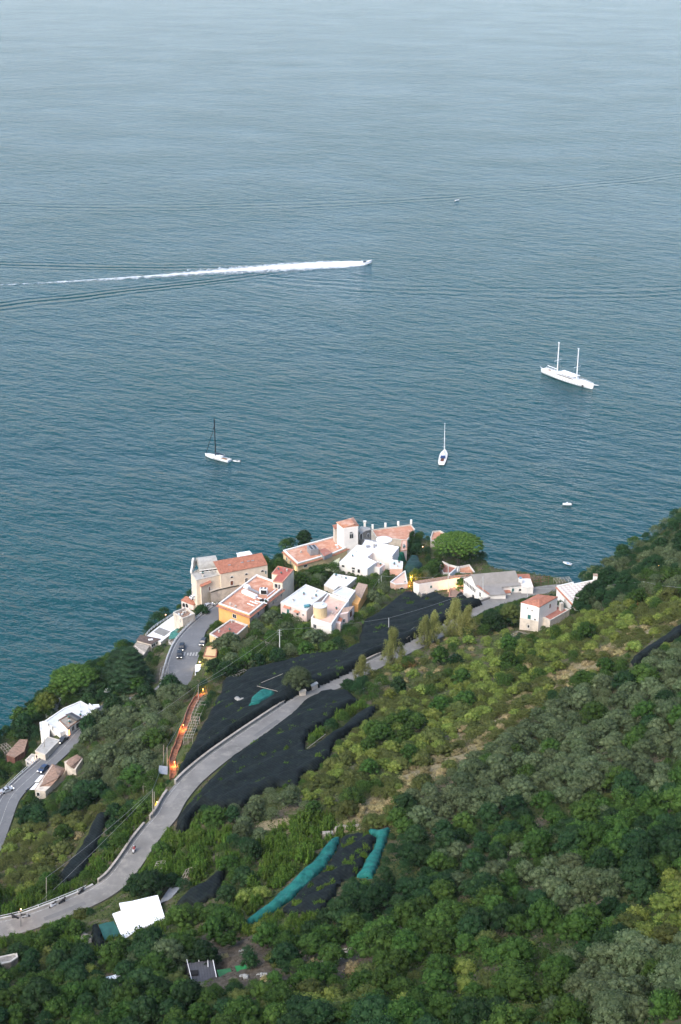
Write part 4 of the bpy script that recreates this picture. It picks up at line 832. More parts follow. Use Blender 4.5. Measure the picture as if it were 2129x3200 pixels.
# --- lower slope: white tarpaulin, sheds
def sheet(name, label, cat, F, pts, h, m, posts=True, sag=.25, part='tarpaulin', dh=None, N_=14, group=None):
    """a draped cloth: bilinear patch over four corners, or a flat prism for other outlines"""
    C4 = [P(*Z(F, x, y), h+(dh[i] if dh else 0)) for i, (x, y) in enumerate(pts)]
    root = thing(name, label, cat, (C4[0][0], C4[0][1], float(Hxy(C4[0][0], C4[0][1]))), group)
    rows = []
    for j in range(N_+1):
        r_ = []
        for i in range(N_+1):
            s, q = i/N_, j/N_; p = C4[0]*(1-s)*(1-q)+C4[1]*s*(1-q)+C4[2]*s*q+C4[3]*(1-s)*q
            r_.append((p[0], p[1], p[2]-sag*16*s*(1-s)*q*(1-q)*.5+.06*math.sin(p[0]*1.9+p[1])))
        rows.append(r_)
    b = MB(); b.grid(rows); low = [[(x, y, z-.05) for x, y, z in r_] for r_ in rows]; b.grid([r_[::-1] for r_ in low]); b.build(part, m, root, smooth=True)
    if posts:
        for c in C4: MB().tube((c[0], c[1], float(Hxy(c[0], c[1]))-.3), tuple(c), .07).build('post', M_['wood'], root)
    return root
tp_ = [tuple(P(*Z('h', x, y), 94+dz)) for x, y, dz in ((835,612,.3), (1105,553,1.2), (1157,715,.8), (1082,745,.5), (960,800,.1), (872,858,0), (852,835,0), (788,682,.1), (850,664,.25))]
tp_ = ccw(tp_); rt = thing('white_tarpaulin', 'large white tarpaulin roof on the slope below the road', 'tarpaulin', tp_[0]); cx_ = np.mean([q[0] for q in tp_]); cy_ = np.mean([q[1] for q in tp_])
rows = []
for k_ in (1.0, .8, .55, .3, .05):
    r_ = []
    for i in range(len(tp_)):
        for s_ in (0, .33, .66):
            a_ = np.array(tp_[i]); b_ = np.array(tp_[(i+1) % len(tp_)]); p_ = a_*(1-s_)+b_*s_; x_ = cx_+(p_[0]-cx_)*k_; y_ = cy_+(p_[1]-cy_)*k_; z_ = 94.45+(p_[2]-94.45)*k_-.12*(1-k_)+.09*math.sin(x_*1.3+y_*.6)+.05*math.sin(x_*3.1-y_*2.3); r_.append((x_, y_, z_))
    rows.append(r_)
mb = MB(); mb.grid([[(q[0], q[1], q[2]-.35) for q in rows[0]]]+rows, closed=True); mb.add(rows[-1], [tuple(range(len(rows[-1])))]); mb.build('sheet', mat('white_tarp', (.80, .81, .83), .75, .04, .3, stain=(.25, (.66, .66, .65), .58, .8)), rt)
for q in tp_[::2]: MB().tube((q[0], q[1], float(Hxy(q[0], q[1]))-.3), q, .07).build('post', M_['wood'], rt)
sheet('green_net_panel', 'flat dark green net panel beside the white tarpaulin', 'net', 'h', [(690,760), (795,735), (852,835), (735,870)], 92.5, mat('dark_green_net', (.02, .09, .08), .9, .2, .6), sag=.3, part='net_cloth')
house('slat_roof_shed', 'shed with grey slatted roof beside the white tarpaulin', 'h', [(1192,502), (1262,502), (1190,585), (1115,612)], hr=91.6, wall='wood', roofm='metal', par=0, over=.1, thick=.1, cat='shed').children[1].data.materials[0] = mat('slat_roof', (.22, .22, .22), .9, .2, 1, stripes=('Y', 1.0, .5))
bn = house('grey_metal_barn', 'grey corrugated metal shed with a dark doorway at the foot of the slope', 'w', [(215,745,-.1), (555,695,-.1), (595,930,-1.35), (300,1090,-1.6)], hr=113.5, wall='metal', roofm='metal', cat='shed', faces=[[(215,745,0), (555,695,0), (598,935,-1.2), (292,1095,-1.4)], [(215,745,0), (292,1095,-1.4), (200,1070,-3.8), (125,780,-3.2)]])
for o in bn.children:
    if o.name.startswith('roof'): o.data.materials[0] = mat('corrugated_sheet', (.10, .105, .12), .7, .25, .8, metal=.1, stripes=('X', 1.1, .55), stain=(.8, (.10, .10, .12), .5, .72))
p = P(*Z('w', 280, 880), 113.0); MB().box(tuple(p+[0, 0, .1]), (1.9, 1.2, .3), .1).build('roof_opening', M_['dark'], bn)
for (x0, y0, x1, y1) in ((192,690,290,1095), (548,695,598,940), (478,672,482,790), (355,695,358,720)):
    MB().tube(P(*Z('w', x0, y0), 113.9), P(*Z('w', x1, y1), 112.8 if y1 > 800 else 113.8), .07).build('batten', M_['whiteroof'], bn)
sheet('green_mat', 'bright green artificial turf square on the bare yard', 'mat', 'w', [(845,775), (995,758), (1030,870), (888,900)], T(*Z('w', 940, 830))[2]+.25, mat('bright_green_turf', (.02, .19, .055), .9, .15, 1), posts=False, sag=.1, part='turf')
sheet('green_mat', 'dull green turf square next to the metal shed', 'mat', 'w', [(598,830), (785,808), (830,940), (640,960)], T(*Z('w', 720, 880))[2]+.25, mat('dull_green_turf', (.025, .12, .05), .9, .2, 1), posts=False, sag=.1, part='turf')
house('field_hut', 'round topped white field hut half hidden by an olive', 'h', [(742,1135), (790,1125), (865,1095), (880,1130), (790,1165), (770,1185)], hr=104.5, wall='cream2', roofm='whiteroof', par=0, over=.1, cat='hut')
house('field_wall_hut', 'small stone hut at the left edge below the road', 'h', [(-30,990), (118,958), (125,985), (75,1020), (-20,1040)], hr=93.5, wall='stone', roofm='stone', par=.1, cat='hut')
house('gate_pillar', 'left stone gate pillar beside the round olive tree', 'k', [(415,580), (458,572), (462,582), (422,592)], edge=(440,585,625), wall='cream2', roofm='rim', par=0, over=.15, cat='gate pillar')
house('gate_pillar', 'right stone gate pillar with sloping wall beside the road', 'k', [(497,542), (535,520), (545,530), (505,552)], edge=(520,540,580), wall='cream2', roofm='rim', par=0, over=.15, cat='gate pillar')
# the ground is cut level under the buildings, then built
for nm, (h_, W_, zb_) in list(HH.items()):
    pl_ = inset([w[:2] for w in W_], -2.0); m_ = in_poly(MX, MY, pl_)
    lim = min(w[2] for w in W_)-2.2
    HG[m_] = np.minimum(HG[m_], lim)
build_ground()

# ------------------------------------------------------------------ nets over the lemon terraces
netm = mat('black_crop_net', (.011, .0175, .019), .85, .25, .35, c2=(.0045, .0075, .0085), bump=.9, bscale=1.6, spec=.12, stain=(.9, (.019, .028, .021), .50, .70), stripes=('DIAGONAL', .55, .5))
tealm = mat('teal_crop_net', (.014, .13, .11), .85, .3, .5, c2=(.008, .07, .062), bump=1.0, bscale=1.4, spec=.15, stain=(.7, (.05, .22, .19), .55, .75))
NETS = []; NETPX = []
def net(name, label, pts, lift=2.4, m=netm, cell=1.0, amp=.55, group=None, kindn='crop net', block=True, ramp=1.0):
    px = [Z(*q) for q in pts]; W3 = np.array([T(u, v, lift*.9) for u, v in px]); poly = [tuple(w[:2]) for w in W3]
    if block: NETPX.append(px); NETS.append(poly)
    x0, y0 = W3[:, :2].min(0)-1; x1, y1 = W3[:, :2].max(0)+1
    xs = np.arange(x0, x1, cell); ys = np.arange(y0, y1, cell); A_, B_ = np.meshgrid(xs, ys)
    ins = in_poly(A_, B_, poly); pc = np.array(poly+[poly[0]]); D = seg_dist(A_, B_, pc); D = np.where(ins, D, -D)
    keep = D > -cell*.2
    fold = np.abs(fnoise(A_, B_, 9, 21))*1.1+np.abs(fnoise(A_*.45, B_*1.3, 5, 23))*.8+fnoise(A_, B_, 4.2, 22)*.25+np.maximum(0, fnoise(A_, B_, 5.5, 24))*.5+fnoise(A_, B_, 2.1, 27)*.14
    Zv = Hxy(A_, B_)+np.clip(lift*sm(0, ramp, D), .3, None)+fold*amp*sm(0, 1.6, D)
    # posts push the cloth up into ridges that follow the terraces
    ph = (Hxy(A_, B_)/2.6) % 1.0; Zv += .45*amp*np.cos(ph*2*math.pi)*sm(.5, 2.5, D)
    idx = -np.ones(A_.shape, int); q = keep; idx[q] = np.arange(q.sum())
    V = np.stack([A_[q], B_[q], Zv[q]], 1)
    f = np.stack([idx[:-1, :-1], idx[:-1, 1:], idx[1:, 1:], idx[1:, :-1]], -1).reshape(-1, 4); f = f[(f >= 0).all(1)]
    # hanging edge
    e = {}
    for a, b in [(0, 1), (1, 2), (2, 3), (3, 0)]:
        for p_, r_ in zip(f[:, a].tolist(), f[:, b].tolist()):
            if (r_, p_) in e: del e[(r_, p_)]
            else: e[(p_, r_)] = 1
    be = list(e); base = len(V); vm = {}; ex = []; fx = []
    for a, b in be:
        for i in (a, b):
            if i not in vm: vm[i] = base+len(ex); ex.append((V[i, 0], V[i, 1], float(Hxy(V[i, 0], V[i, 1]))-.3))
        fx.append((b, a, vm[a], vm[b]))
    V = np.concatenate([V, np.array(ex)]); f = np.concatenate([f, np.array(fx)])
    c = V.mean(0); o = link(name, npmesh(name, V-c, f, m, smooth=True)); o.location = c
    return tag(o, label, kindn, group)
netA = [('g',655,1165),('g',640,1100),('g',720,960),('g',760,890),('g',860,700),('g',930,580),('g',1010,420),('g',1060,330),('g',1060,260),('g',1130,210),('g',1240,205),('g',1330,140),('g',1568,70),
 ('k',280,378),('k',440,325),('k',560,300),('k',720,300),('k',830,240),('k',850,90),('k',960,30),('c',0,1275),('c',120,1190),('c',330,1020),('c',440,955),('c',520,960),('c',620,1045),('c',720,985),('c',820,980),('c',940,1050),('c',1010,1045),('c',1090,990),('c',1280,1065),('c',1400,1082),('c',1220,1160),('c',1060,1240),
 ('k',1240,185),('k',1160,228),('k',900,335),('k',780,425),('k',555,530),('k',505,560),('k',415,590),('k',0,815),('g',1300,650),('g',1000,860),('g',830,990),('g',700,1100)]
net('crop_net', 'huge black net over the terraces between the village and the upper road', netA)
netB = [('k',640,562),('k',700,572),('k',780,585),('k',850,632),('k',700,712),('k',590,795),('k',500,855),('k',462,930),('k',472,990),('k',600,895),('k',740,800),('k',880,690),('k',975,655),('k',930,750),('k',770,850),('k',655,945),('k',640,1020),('k',560,1100),('k',460,1150),('k',400,1220),('k',270,1230),('k',100,1300),('k',0,1380),('g',1310,1450),('g',1180,1450),('g',1080,1490),('g',880,1445),('g',790,1560),('g',720,1710),('g',640,1720),('g',628,1640),('g',645,1550),('g',690,1490),('g',730,1440),('g',835,1335),('g',905,1255),('g',1045,1135),('g',1155,985),('g',1335,875),('g',1405,775),('g',1568,692),
 ('k',60,955),('k',90,905),('k',220,835),('k',345,742),('k',440,645),('k',560,578)]
net('crop_net', 'broad black net on the slope just below the upper road', netB, lift=1.8)
netC = [('i',810,372),('i',960,325),('i',1010,345),('i',1075,370),('i',1050,440),('i',990,540),('i',925,640),('i',860,640),('i',800,740),('i',690,870),('i',480,900),('i',380,880),('i',480,800),('i',560,710),('i',640,645),('i',720,555),('i',775,470)]
net('crop_net', 'black net framed by two teal strips on the lower terraces', netC, lift=.9)
net('teal_net', 'long teal net strip running down to the left', [('i',775,370),('i',822,370),('i',775,480),('i',725,555),('i',645,645),('i',565,705),('i',485,795),('i',385,858),('i',255,935),('i',160,985),('i',140,965),('i',230,890),('i',320,820),('i',380,757),('i',460,690),('i',530,618),('i',620,540),('i',680,460)], m=tealm, lift=1.0, cell=.5, amp=.8, ramp=.5)
net('teal_net', 'short wide teal net strip at the right edge of the black net', [('i',1012,305),('i',1100,318),('i',1172,303),('i',1120,445),('i',1085,560),('i',1045,650),('i',915,640),('i',985,540),('i',1045,440),('i',1068,370),('i',1015,332)], m=tealm, lift=1.0, cell=.5, amp=.7, ramp=.5)
net('crop_net', 'narrow black net strip at the far right among olives', [('l',1215,1140),('l',1400,1000),('l',1590,870),('l',1590,965),('l',1440,1030),('l',1330,1120),('l',1220,1195)], lift=1.5)
net('crop_net', 'dark net hanging down the slope left of the upper road', [('h',660,0),('h',790,-40),('h',720,90),('h',650,260),('h',570,390),('h',440,485),('h',410,400),('h',500,290),('h',600,130)], lift=1.3)
net('crop_net', 'black net behind the grey slatted shed', [('h',1240,575),('h',1400,470),('h',1568,325),('h',1600,380),('h',1520,540),('h',1400,600),('h',1270,600),('h',1190,665)], lift=1.4)
net('crop_net', 'small dark net left of the white tarpaulin', [('h',625,740),('h',700,735),('h',745,885),('h',650,895)], lift=2.0)
net('shade_net', 'dark green net canopy over the village garden', [('c',392,672),('c',420,600),('c',470,530),('c',600,550),('c',655,650),('c',560,690)], lift=4.0, m=mat('dark_green_canopy', (.012, .05, .045), .9, .3, .5))
net('shade_net', 'bright green net roof beside the white house', [('c',262,568),('c',330,500),('c',430,458),('c',455,470),('c',400,570),('c',330,580)], lift=4.0, m=mat('bright_green_net', (.01, .17, .08), .85, .4, .5))
net('teal_net', 'loose teal net lying on the black net near the round olive', [('k',40,705),('k',60,640),('k',100,605),('k',170,575),('k',265,590),('k',150,665)], m=tealm, lift=3.3, cell=.6, amp=.6, block=False)
net('grey_tarp', 'torn grey tarpaulin on the black net', [('g',1150,465),('g',1185,405),('g',1260,390),('g',1330,405),('g',1270,432),('g',1190,440)], m=mat('faded_grey_tarp', (.26, .255, .24), .9, .2, .8), lift=3.3, cell=.6, amp=.3, kindn='tarpaulin', block=False)

# path and steps between the groves; orange lamplight mixed into paving and plaster colours
pth = [('g',872,385),('g',820,455),('g',775,530),('g',745,620),('g',715,700),('g',680,790),('g',650,880),('g',615,960),('g',590,1050),('g',600,1120),('g',600,1210)]
line = smooth_line([T(*Z(*q)) for q in pth], 1.5); line[:, 2] = Hxy(line[:, 0], line[:, 1])+.35
PATH_LINE = line
tag(strip('stepped_path', line, -.7, .7, 0, 1.0, mat('glow_tinted_paving', (.40, .17, .09), .9, .35, .8, stripes=('Y', 1.6, .5))), kind='structure')
wall_run('path_wall', 'rendered wall along the left of the stepped path', line, -.95, -.72, .7, mat('glow_tinted_plaster', (.44, .17, .09), .9, .35, .8), 0, len(line), cap=False)
wall_run('path_wall', 'rendered wall along the right of the stepped path', line, .72, .95, .35, MATS['glow_tinted_plaster'], 0, len(line), cap=False)

# zebra crossing
for i in range(8):
    u0, v0 = Z('e', 852+i*36, 785-i*1+(i*0)); c = T(u0, v0); c[2] = 49.86
    k = il(u0, v0); c[2] = road_lo[k][2]+.012
    k = int(np.argmin(((road_lo[:, :2]-c[:2])**2).sum(1))); c[2] = road_lo[k][2]+.045
    t_ = road_lo[min(k+1, len(road_lo)-1)]-road_lo[k-1]; rz = math.atan2(t_[1], t_[0])
    tag(MB().box(tuple(c), (3.3, .62, .008), rz).build('crossing_stripe', white_line), kind='structure')

# ------------------------------------------------------------------ boats
hullw = mat('white_hull', (.78, .79, .80), .35, .03, .3, spec=.5); antif = mat('dark_waterline', (.02, .03, .05), .5)
deckw = mat('pale_deck', (.66, .64, .60), .6, .06, .6); teak = mat('teak_deck', (.32, .20, .12), .7, .2, 1); sail_b = mat('navy_canvas', (.015, .025, .05), .8)
spar_w = mat('white_spar', (.78, .78, .78), .4, .03); spar_k = mat('black_spar', (.01, .01, .012), .4)
def hull(root, L_, B_, free, sheer=.25, transom=.7, deck=deckw, n=18, name='hull', bul=0.0):
    st = []
    for i in range(n+1):
        t = i/n; b = B_/2*(transom+(1-transom)*math.sin(min(1, t/.45)*math.pi/2)) if t < .45 else B_/2*math.cos(((t-.45)/.55)**1.7*math.pi/2)
        b = max(b, .03); z = free*(1+sheer*(2*t-1)**2*(1.3 if t > .5 else .5)); x = (t-.5)*L_+(.03*L_*(t**6)); w = L_*.04*(1-t)
        st.append((x, b, z))
    rows = []
    for x, b, z in st: rows.append([(x, -b, z), (x*.985, -b*.93, z*.35), (x*.95, -b*.6, -.35), (x*.95, 0, -.6), (x*.95, b*.6, -.35), (x*.985, b*.93, z*.35), (x, b, z)])
    mb = MB(); mb.grid(rows); mb.add(rows[0], [tuple(range(7))]); mb.build(name, hullw, root, org=(0, 0, 0), smooth=False)
    mb = MB(); mb.grid([[(x, -b*.97, z-.06), (x, 0, z-.02), (x, b*.97, z-.06)] for x, b, z in st]); mb.build('deck', deck, root, org=(0, 0, 0))
    mb = MB()
    for sg in (-1, 1): mb.path([(x, sg*b, z+bul) for x, b, z in st], .05 if not bul else .09, 4)
    mb.build('gunwale', hullw, root, org=(0, 0, 0))
    mb = MB(); mb.grid([[(x*.975, -b*.95, .12), (x*.97, -b*.9, -.2)] for x, b, z in st]); mb.grid([[(x*.97, b*.9, -.2), (x*.975, b*.95, .12)] for x, b, z in st]); mb.build('waterline_stripe', antif, root, org=(0, 0, 0))
    return st
def place_boat(name, label, F, stern, bow, h, cat='boat', group=None):
    s = P(*Z(F, *stern), h); b = P(*Z(F, *bow), h); L_ = float(np.linalg.norm(b-s)); c = (s+b)/2; rz = math.atan2(b[1]-s[1], b[0]-s[0])
    root = thing(name, label, cat, (c[0], c[1], 0), group, rz); return root, L_, rz, c
def LB(mb, name, m, root, smooth=False): return mb.build(name, m, root, org=(0, 0, 0), smooth=smooth)
# two-masted white motor sailer
rt, L_, rz, c = place_boat('two_masted_yacht', 'large white two masted yacht at anchor with a long bowsprit', 'o', (205, 800), (1290, 1170), 2.6, 'yacht')
B_ = L_*.2
st = hull(rt, L_, B_, 2.4, .45, .55, bul=.5)
LB(MB().tube((L_*.5, 0, 3.2), (L_*.63, 0, 4.0), .32, .1), 'bowsprit', spar_w, rt); LB(MB().tube((-L_*.5, 0, 2.6), (-L_*.57, 0, 3.2), .12), 'stern_boom', spar_w, rt)
LB(MB().box((-.02*L_, 0, 3.0), (L_*.42, B_*.55, 1.5), taper=.93), 'deckhouse', hullw, rt)
g = MB()
for sg in (-1, 1): g.box((-.02*L_, sg*B_*.27, 3.1), (L_*.36, .12, .6))
LB(g, 'deckhouse_windows', M_['glass'], rt)
LB(MB().box((.02*L_, 0, 5.0), (L_*.33, B_*.78, .16)).box((.02*L_, 0, 5.12), (L_*.28, B_*.5, .14)), 'awning', M_['canvas'], rt)
pz = MB()
for sx in (-.13, -.04, .06, .16):
    for sg in (-1, 1): pz.tube((L_*sx, sg*B_*.36, 2.4), (L_*sx, sg*B_*.36, 5.0), .06)
LB(pz, 'awning_posts', spar_w, rt)
LB(MB().box((-.27*L_, 0, 2.9), (L_*.12, B_*.5, 1.0), taper=.85), 'aft_cabin', hullw, rt); LB(MB().box((.33*L_, 0, 3.2), (L_*.12, B_*.34, .9), taper=.85), 'fore_cabin', hullw, rt)
g = MB()
for i in range(4):
    for sg in (-1, 1): g.box((-.3*L_+i*.02*L_, sg*B_*.255, 3.0), (.45, .1, .4))
LB(g, 'cabin_windows', M_['dark'], rt)
g = MB()
for i in range(16):
    for sg in (-1, 1): x, b, z = st[1+i]; g.box((x, sg*b*.965, 1.5), (.5, .12, .28))
LB(g, 'portholes', M_['dark'], rt)
LB(MB().box((.36*L_, -B_*.205, 1.2), (1.5, 1.5, 1.4)), 'hull_door', M_['dark'], rt)
LB(MB().box((-.4*L_, 0, 2.55), (L_*.12, B_*.4, .12)).box((-.38*L_, .5, 2.8), (2.2, 1.2, .5)), 'aft_deck', teak, rt)
for (bx, by, tx, ty, sp) in ((590, 870, 645, 195, 590), (938, 1040, 975, 355, 757)):
    b0 = P(*Z('o', bx, by), 3.0); ut, vt = Z('o', tx, ty); d = ray(ut, vt); zt = CAMZ+d[2]*(b0[1]/d[1]); lx = (b0-c)[:2] @ np.array([math.cos(rz), math.sin(rz)])
    ml = LB(MB().tube((lx, 0, 2.5), (lx, 0, zt), .38, .30, 8).box((lx, 0, zt), (1.4, .5, .2)), 'mast', spar_w, rt)
    us, vs = Z('o', bx, sp); d = ray(us, vs); zs = CAMZ+d[2]*(b0[1]/d[1]); LB(MB().tube((lx, -B_*.36, zs), (lx, B_*.36, zs), .11), 'spreader', spar_w, ml)
    s_ = MB()
    for sg in (-1, 1): s_.tube((lx-.8, sg*B_*.45, 2.6), (lx, 0, zt-1), .035, k=4)
    LB(s_, 'shrouds', M_['metal'], ml); LB(MB().tube((lx, 0, 5.6), (lx-L_*.2, 0, 5.8), .2), 'boom', spar_w, ml)
# white sloop with black mast
rt, L_, rz, c = place_boat('sailboat', 'white sailboat with a tall black mast and dark furled sail', 'm', (925, 1235), (338, 1080), 1.4, 'sailboat')
B_ = L_*.25; st = hull(rt, L_, B_, 1.35, .2, .8)
LB(MB().box((-.02*L_, 0, 1.6), (L_*.34, B_*.5, .7), taper=.8), 'cabin', hullw, rt); LB(MB().box((-.30*L_, 0, 1.35), (L_*.26, B_*.5, .12)), 'cockpit', teak, rt)
g = MB()
for sg in (-1, 1): g.box((-.03*L_, sg*B_*.235, 1.65), (L_*.22, .1, .22)).box((-.05*L_, sg*B_*.49, .85), (L_*.3, .08, .14))
LB(g, 'windows', M_['dark'], rt)
b0 = P(*Z('m', 585, 1135), 1.6); ut, vt = Z('m', 590, 220); d = ray(ut, vt); zt = CAMZ+d[2]*(b0[1]/d[1]); lx = float((b0-c)[:2] @ np.array([math.cos(rz), math.sin(rz)]))
ms = LB(MB().tube((lx, 0, 1.3), (lx, 0, zt), .34, .26, 8), 'mast', spar_k, rt); LB(MB().tube((lx+.1, 0, zt*.82), (L_*.485, 0, 1.7), .17, k=5), 'furled_jib', spar_k, ms)
LB(MB().tube((lx, 0, 3.6), (-L_*.33, 0, 3.3), .45, .3, 8), 'furled_mainsail', sail_b, rt); LB(MB().box((-.18*L_, 0, 3.1), (L_*.2, B_*.5, .12), tilt=Matrix.Rotation(R(4), 3, 'Y')), 'bimini', M_['canvas'], rt)
LB(MB().tube((-L_*.49, 0, 1.3), (lx, 0, zt), .025, k=4), 'backstay', spar_k, ms)
LB(MB().tube((-L_*.46, B_*.3, 1.3), (-L_*.46, B_*.3, 3.2), .06).tube((-L_*.44, -B_*.3, 1.3), (-L_*.44, -B_*.3, 2.8), .06), 'pushpit', M_['metal'], rt)
def small_boat(name, label, F, stern, bow, B_=None, h=.6, extras='', paint=None, free=.65):
    rt, L_, rz, c = place_boat(name, label, F, stern, bow, h, 'boat'); B_ = B_ or L_*.36; hull(rt, L_, B_, free, .2, .8, n=12); pass
    if 'e' in extras: LB(MB().box((-L_*.52, 0, .7), (.5, .45, 1.0)), 'outboard', M_['black'], rt)
    if 'c' in extras: LB(MB().box((.02*L_, 0, free+.4), (L_*.14, B_*.3, .9), taper=.8), 'console', hullw, rt)
    if 'i' in extras: LB(MB().box((-.08*L_, 0, free+.02), (L_*.55, B_*.6, .06)), 'interior', paint or M_['dark'], rt)
    if 'b' in extras: LB(MB().box((-.25*L_, 0, free+.1), (.35, B_*.9, .1)).box((.1*L_, 0, free+.1), (.35, B_*.9, .1)), 'thwarts', deckw, rt)
    return rt, L_, B_
small_boat('dinghy', 'small white dinghy moored behind the black masted sailboat', 'm', (1188, 1260), (1010, 1250), h=.5, extras='eib', free=.5)
small_boat('motorboat', 'small white open motorboat with hanging fenders off the shore', '1', (1786.5, 1574.5), (1759.5, 1574), h=.7, extras='ec', free=.8)
rt, l_, b_ = small_boat('rowing_boat', 'small blue and white rowing boat nearest the shore', 'd', (1165, 405), (1072, 378), h=.5, extras='ib', paint=mat('boat_blue', (.08, .25, .45), .5), free=.55)
small_boat('motorboat', 'tiny white motorboat far out on the wake line', '1', (1421.7, 626), (1435.5, 623.5), h=.7, extras='e', free=.6)
# the other sloop seen from astern
rt, L_, rz, c = place_boat('sailboat', 'white sailboat seen from astern with blue sprayhood and white mast', 'n', (785, 1440), (885, 1040), 1.3, 'sailboat')
B_ = 4.6; st = hull(rt, L_, B_, 1.3, .2, .82)
LB(MB().box((.08*L_, 0, 1.55), (L_*.34, B_*.5, .6), taper=.8), 'cabin', hullw, rt); LB(MB().box((-.12*L_, 0, 2.1), (L_*.12, B_*.6, .9), taper=.75), 'sprayhood', mat('blue_canvas', (.02, .05, .16), .8), rt)
LB(MB().box((-.27*L_, 0, 1.36), (L_*.22, B_*.42, .1)), 'cockpit', M_['brown'], rt); LB(MB().box((-.515*L_, 0, .5), (.9, B_*.62, .12)), 'swim_platform', deckw, rt)
LB(MB().box((.2*L_, 0, 1.9), (.7, .7, .12)).box((.32*L_, 0, 1.6), (.6, .6, .1)), 'hatch', M_['dark'], rt)
LB(MB().tube((-.24*L_, 0, 1.4), (-.24*L_, 0, 2.2), .12).lathe((-.24*L_, .5, 1.7), [(.4, 0), (.4, .08)], 10), 'helm', M_['black'], rt)
b0 = P(*Z('n', 868, 1120), 1.6); ut, vt = Z('n', 912, 215); d = ray(ut, vt); zt = CAMZ+d[2]*(b0[1]/d[1]); lx = float((b0-c)[:2] @ np.array([math.cos(rz), math.sin(rz)]))
ms = LB(MB().tube((lx, 0, 1.3), (lx, 0, zt), .15, .10, 8), 'mast', spar_w, rt); LB(MB().tube((lx+.2, 0, zt*.9), (L_*.49, 0, 1.6), .1, k=5), 'furled_jib', spar_w, ms)
for q in (690, 935):
    us, vs = Z('n', 885, q); d = ray(us, vs); zs = CAMZ+d[2]*(b0[1]/d[1]); LB(MB().tube((lx, 0, zs+.15), (lx-.5, 1.2, zs), .04).tube((lx, 0, zs+.15), (lx-.5, -1.2, zs), .04), 'spreader', spar_w, ms)
LB(MB().tube((lx, 0, 2.9), (lx-L_*.36, 0, 2.8), .2), 'furled_mainsail', M_['canvas'], rt)
# speedboat and its foam
rt, L_, rz, c = place_boat('speedboat', 'white speedboat racing to the right ahead of its wake', 'p', (1150, 228), (1370, 192), 1.0, 'speedboat')
rt.rotation_euler[1] = R(-3); hull(rt, L_, L_*.27, 1.5, .25, .85); LB(MB().box((-.02*L_, 0, 1.9), (L_*.2, L_*.14, .8), taper=.7), 'windscreen', M_['glass'], rt); LB(MB().box((-.28*L_, 0, 1.7), (L_*.2, L_*.18, .5)), 'sun_deck', M_['canvas'], rt); LB(MB().box((-.2*L_, 0, 2.9), (.5, L_*.2, .12)).tube((-.2*L_, L_*.09, 1.5), (-.2*L_, L_*.09, 2.9), .07).tube((-.2*L_, -L_*.09, 1.5), (-.2*L_, -L_*.09, 2.9), .07), 'arch', hullw, rt)
def foam_mat(name, thr, soft, sx, sy):
    m, t, b, N, L = nodes(name); tc = N('ShaderNodeTexCoord'); mp = N('ShaderNodeMapping'); mp.inputs['Scale'].default_value = (sx, sy, 1); L(tc.outputs['Object'], mp.inputs[0])
    n_ = N('ShaderNodeTexNoise'); n_.inputs['Scale'].default_value = 1; n_.inputs['Detail'].default_value = 8; n_.inputs['Roughness'].default_value = .7; L(mp.outputs[0], n_.inputs['Vector'])
    at = N('ShaderNodeAttribute'); at.attribute_name = 'tint'; sp = N('ShaderNodeSeparateColor'); L(at.outputs['Color'], sp.inputs[0])
    a = N('ShaderNodeMath'); a.operation = 'ADD'; L(n_.outputs[0], a.inputs[0]); L(sp.outputs[0], a.inputs[1])
    r = N('ShaderNodeMapRange'); r.inputs[1].default_value = thr; r.inputs[2].default_value = thr+soft; L(a.outputs[0], r.inputs[0]); L(r.outputs[0], b.inputs['Alpha'])
    b.inputs['Base Color'].default_value = (.80, .83, .84, 1); b.inputs['Roughness'].default_value = .9; return m
def foam(name, label_kind, pts, m, z=.35, density=None):
    """pts: (row u, v centre, half width upper px, half width lower px, strength)"""
    rows = []; tint = []
    n = 16
    P_ = np.array(pts, float); us = np.linspace(P_[0, 0], P_[-1, 0], 220)
    V = []; TT = []
    for u in us:
        v = np.interp(u, P_[:, 0], P_[:, 1]); a = np.interp(u, P_[:, 0], P_[:, 2]); b_ = np.interp(u, P_[:, 0], P_[:, 3]); s = np.interp(u, P_[:, 0], P_[:, 4])
        for k in range(n+1):
            q = k/n*2-1; vv = v+(a*q if q < 0 else b_*q); w = P(u, vv, 0); hgt = (1-q*q)*z*max(s, 0); V.append((w[0], w[1], .05+hgt+.15*hgt*math.sin(u*1.7+k*2.1))); e = (1-abs(q)**2.2)
            TT.append([s*1.0+(e-1)*.55]*3)
    V = np.array(V); nU = len(us); idx = np.arange(nU*(n+1)).reshape(nU, n+1)
    F_ = np.stack([idx[:-1, :-1], idx[1:, :-1], idx[1:, 1:], idx[:-1, 1:]], -1).reshape(-1, 4)
    o = link(name, npmesh(name, V, F_, m, smooth=True, tint=np.array(TT))); tag(o, kind='stuff'); return o
fm1 = foam_mat('wake_foam', .62, .62, .20, .10)
foam('wake_foam', '', [(-60,893,5,5,.19),(150,884,6,6,.22),(350,873,8,8,.25),(560,858,12,11,.29),(700,848,17,16,.34),(850,838,18,18,.42),(1000,828,13,16,.6),(1100,824,9,11,.8),(1140,822.5,6,8,.8),(1160,821,2,2,.5)], fm1, z=.9)
foam('wake_foam', '', [(150,884,2,2,.25),(450,865,3,3,.45),(700,848,5,4,.6),(850,838,7,5,.75),(1000,829,8,7,.95),(1130,823,6,6,1.0)], fm1, z=1.2)
fm2 = foam_mat('ruffled_foam', .78, .2, .3, .1)
foam('wake_foam', '', [(500,850,14,14,.18),(700,838,14,34,.28),(900,832,18,26,.35),(1050,826,12,16,.4)], fm2, z=.5)

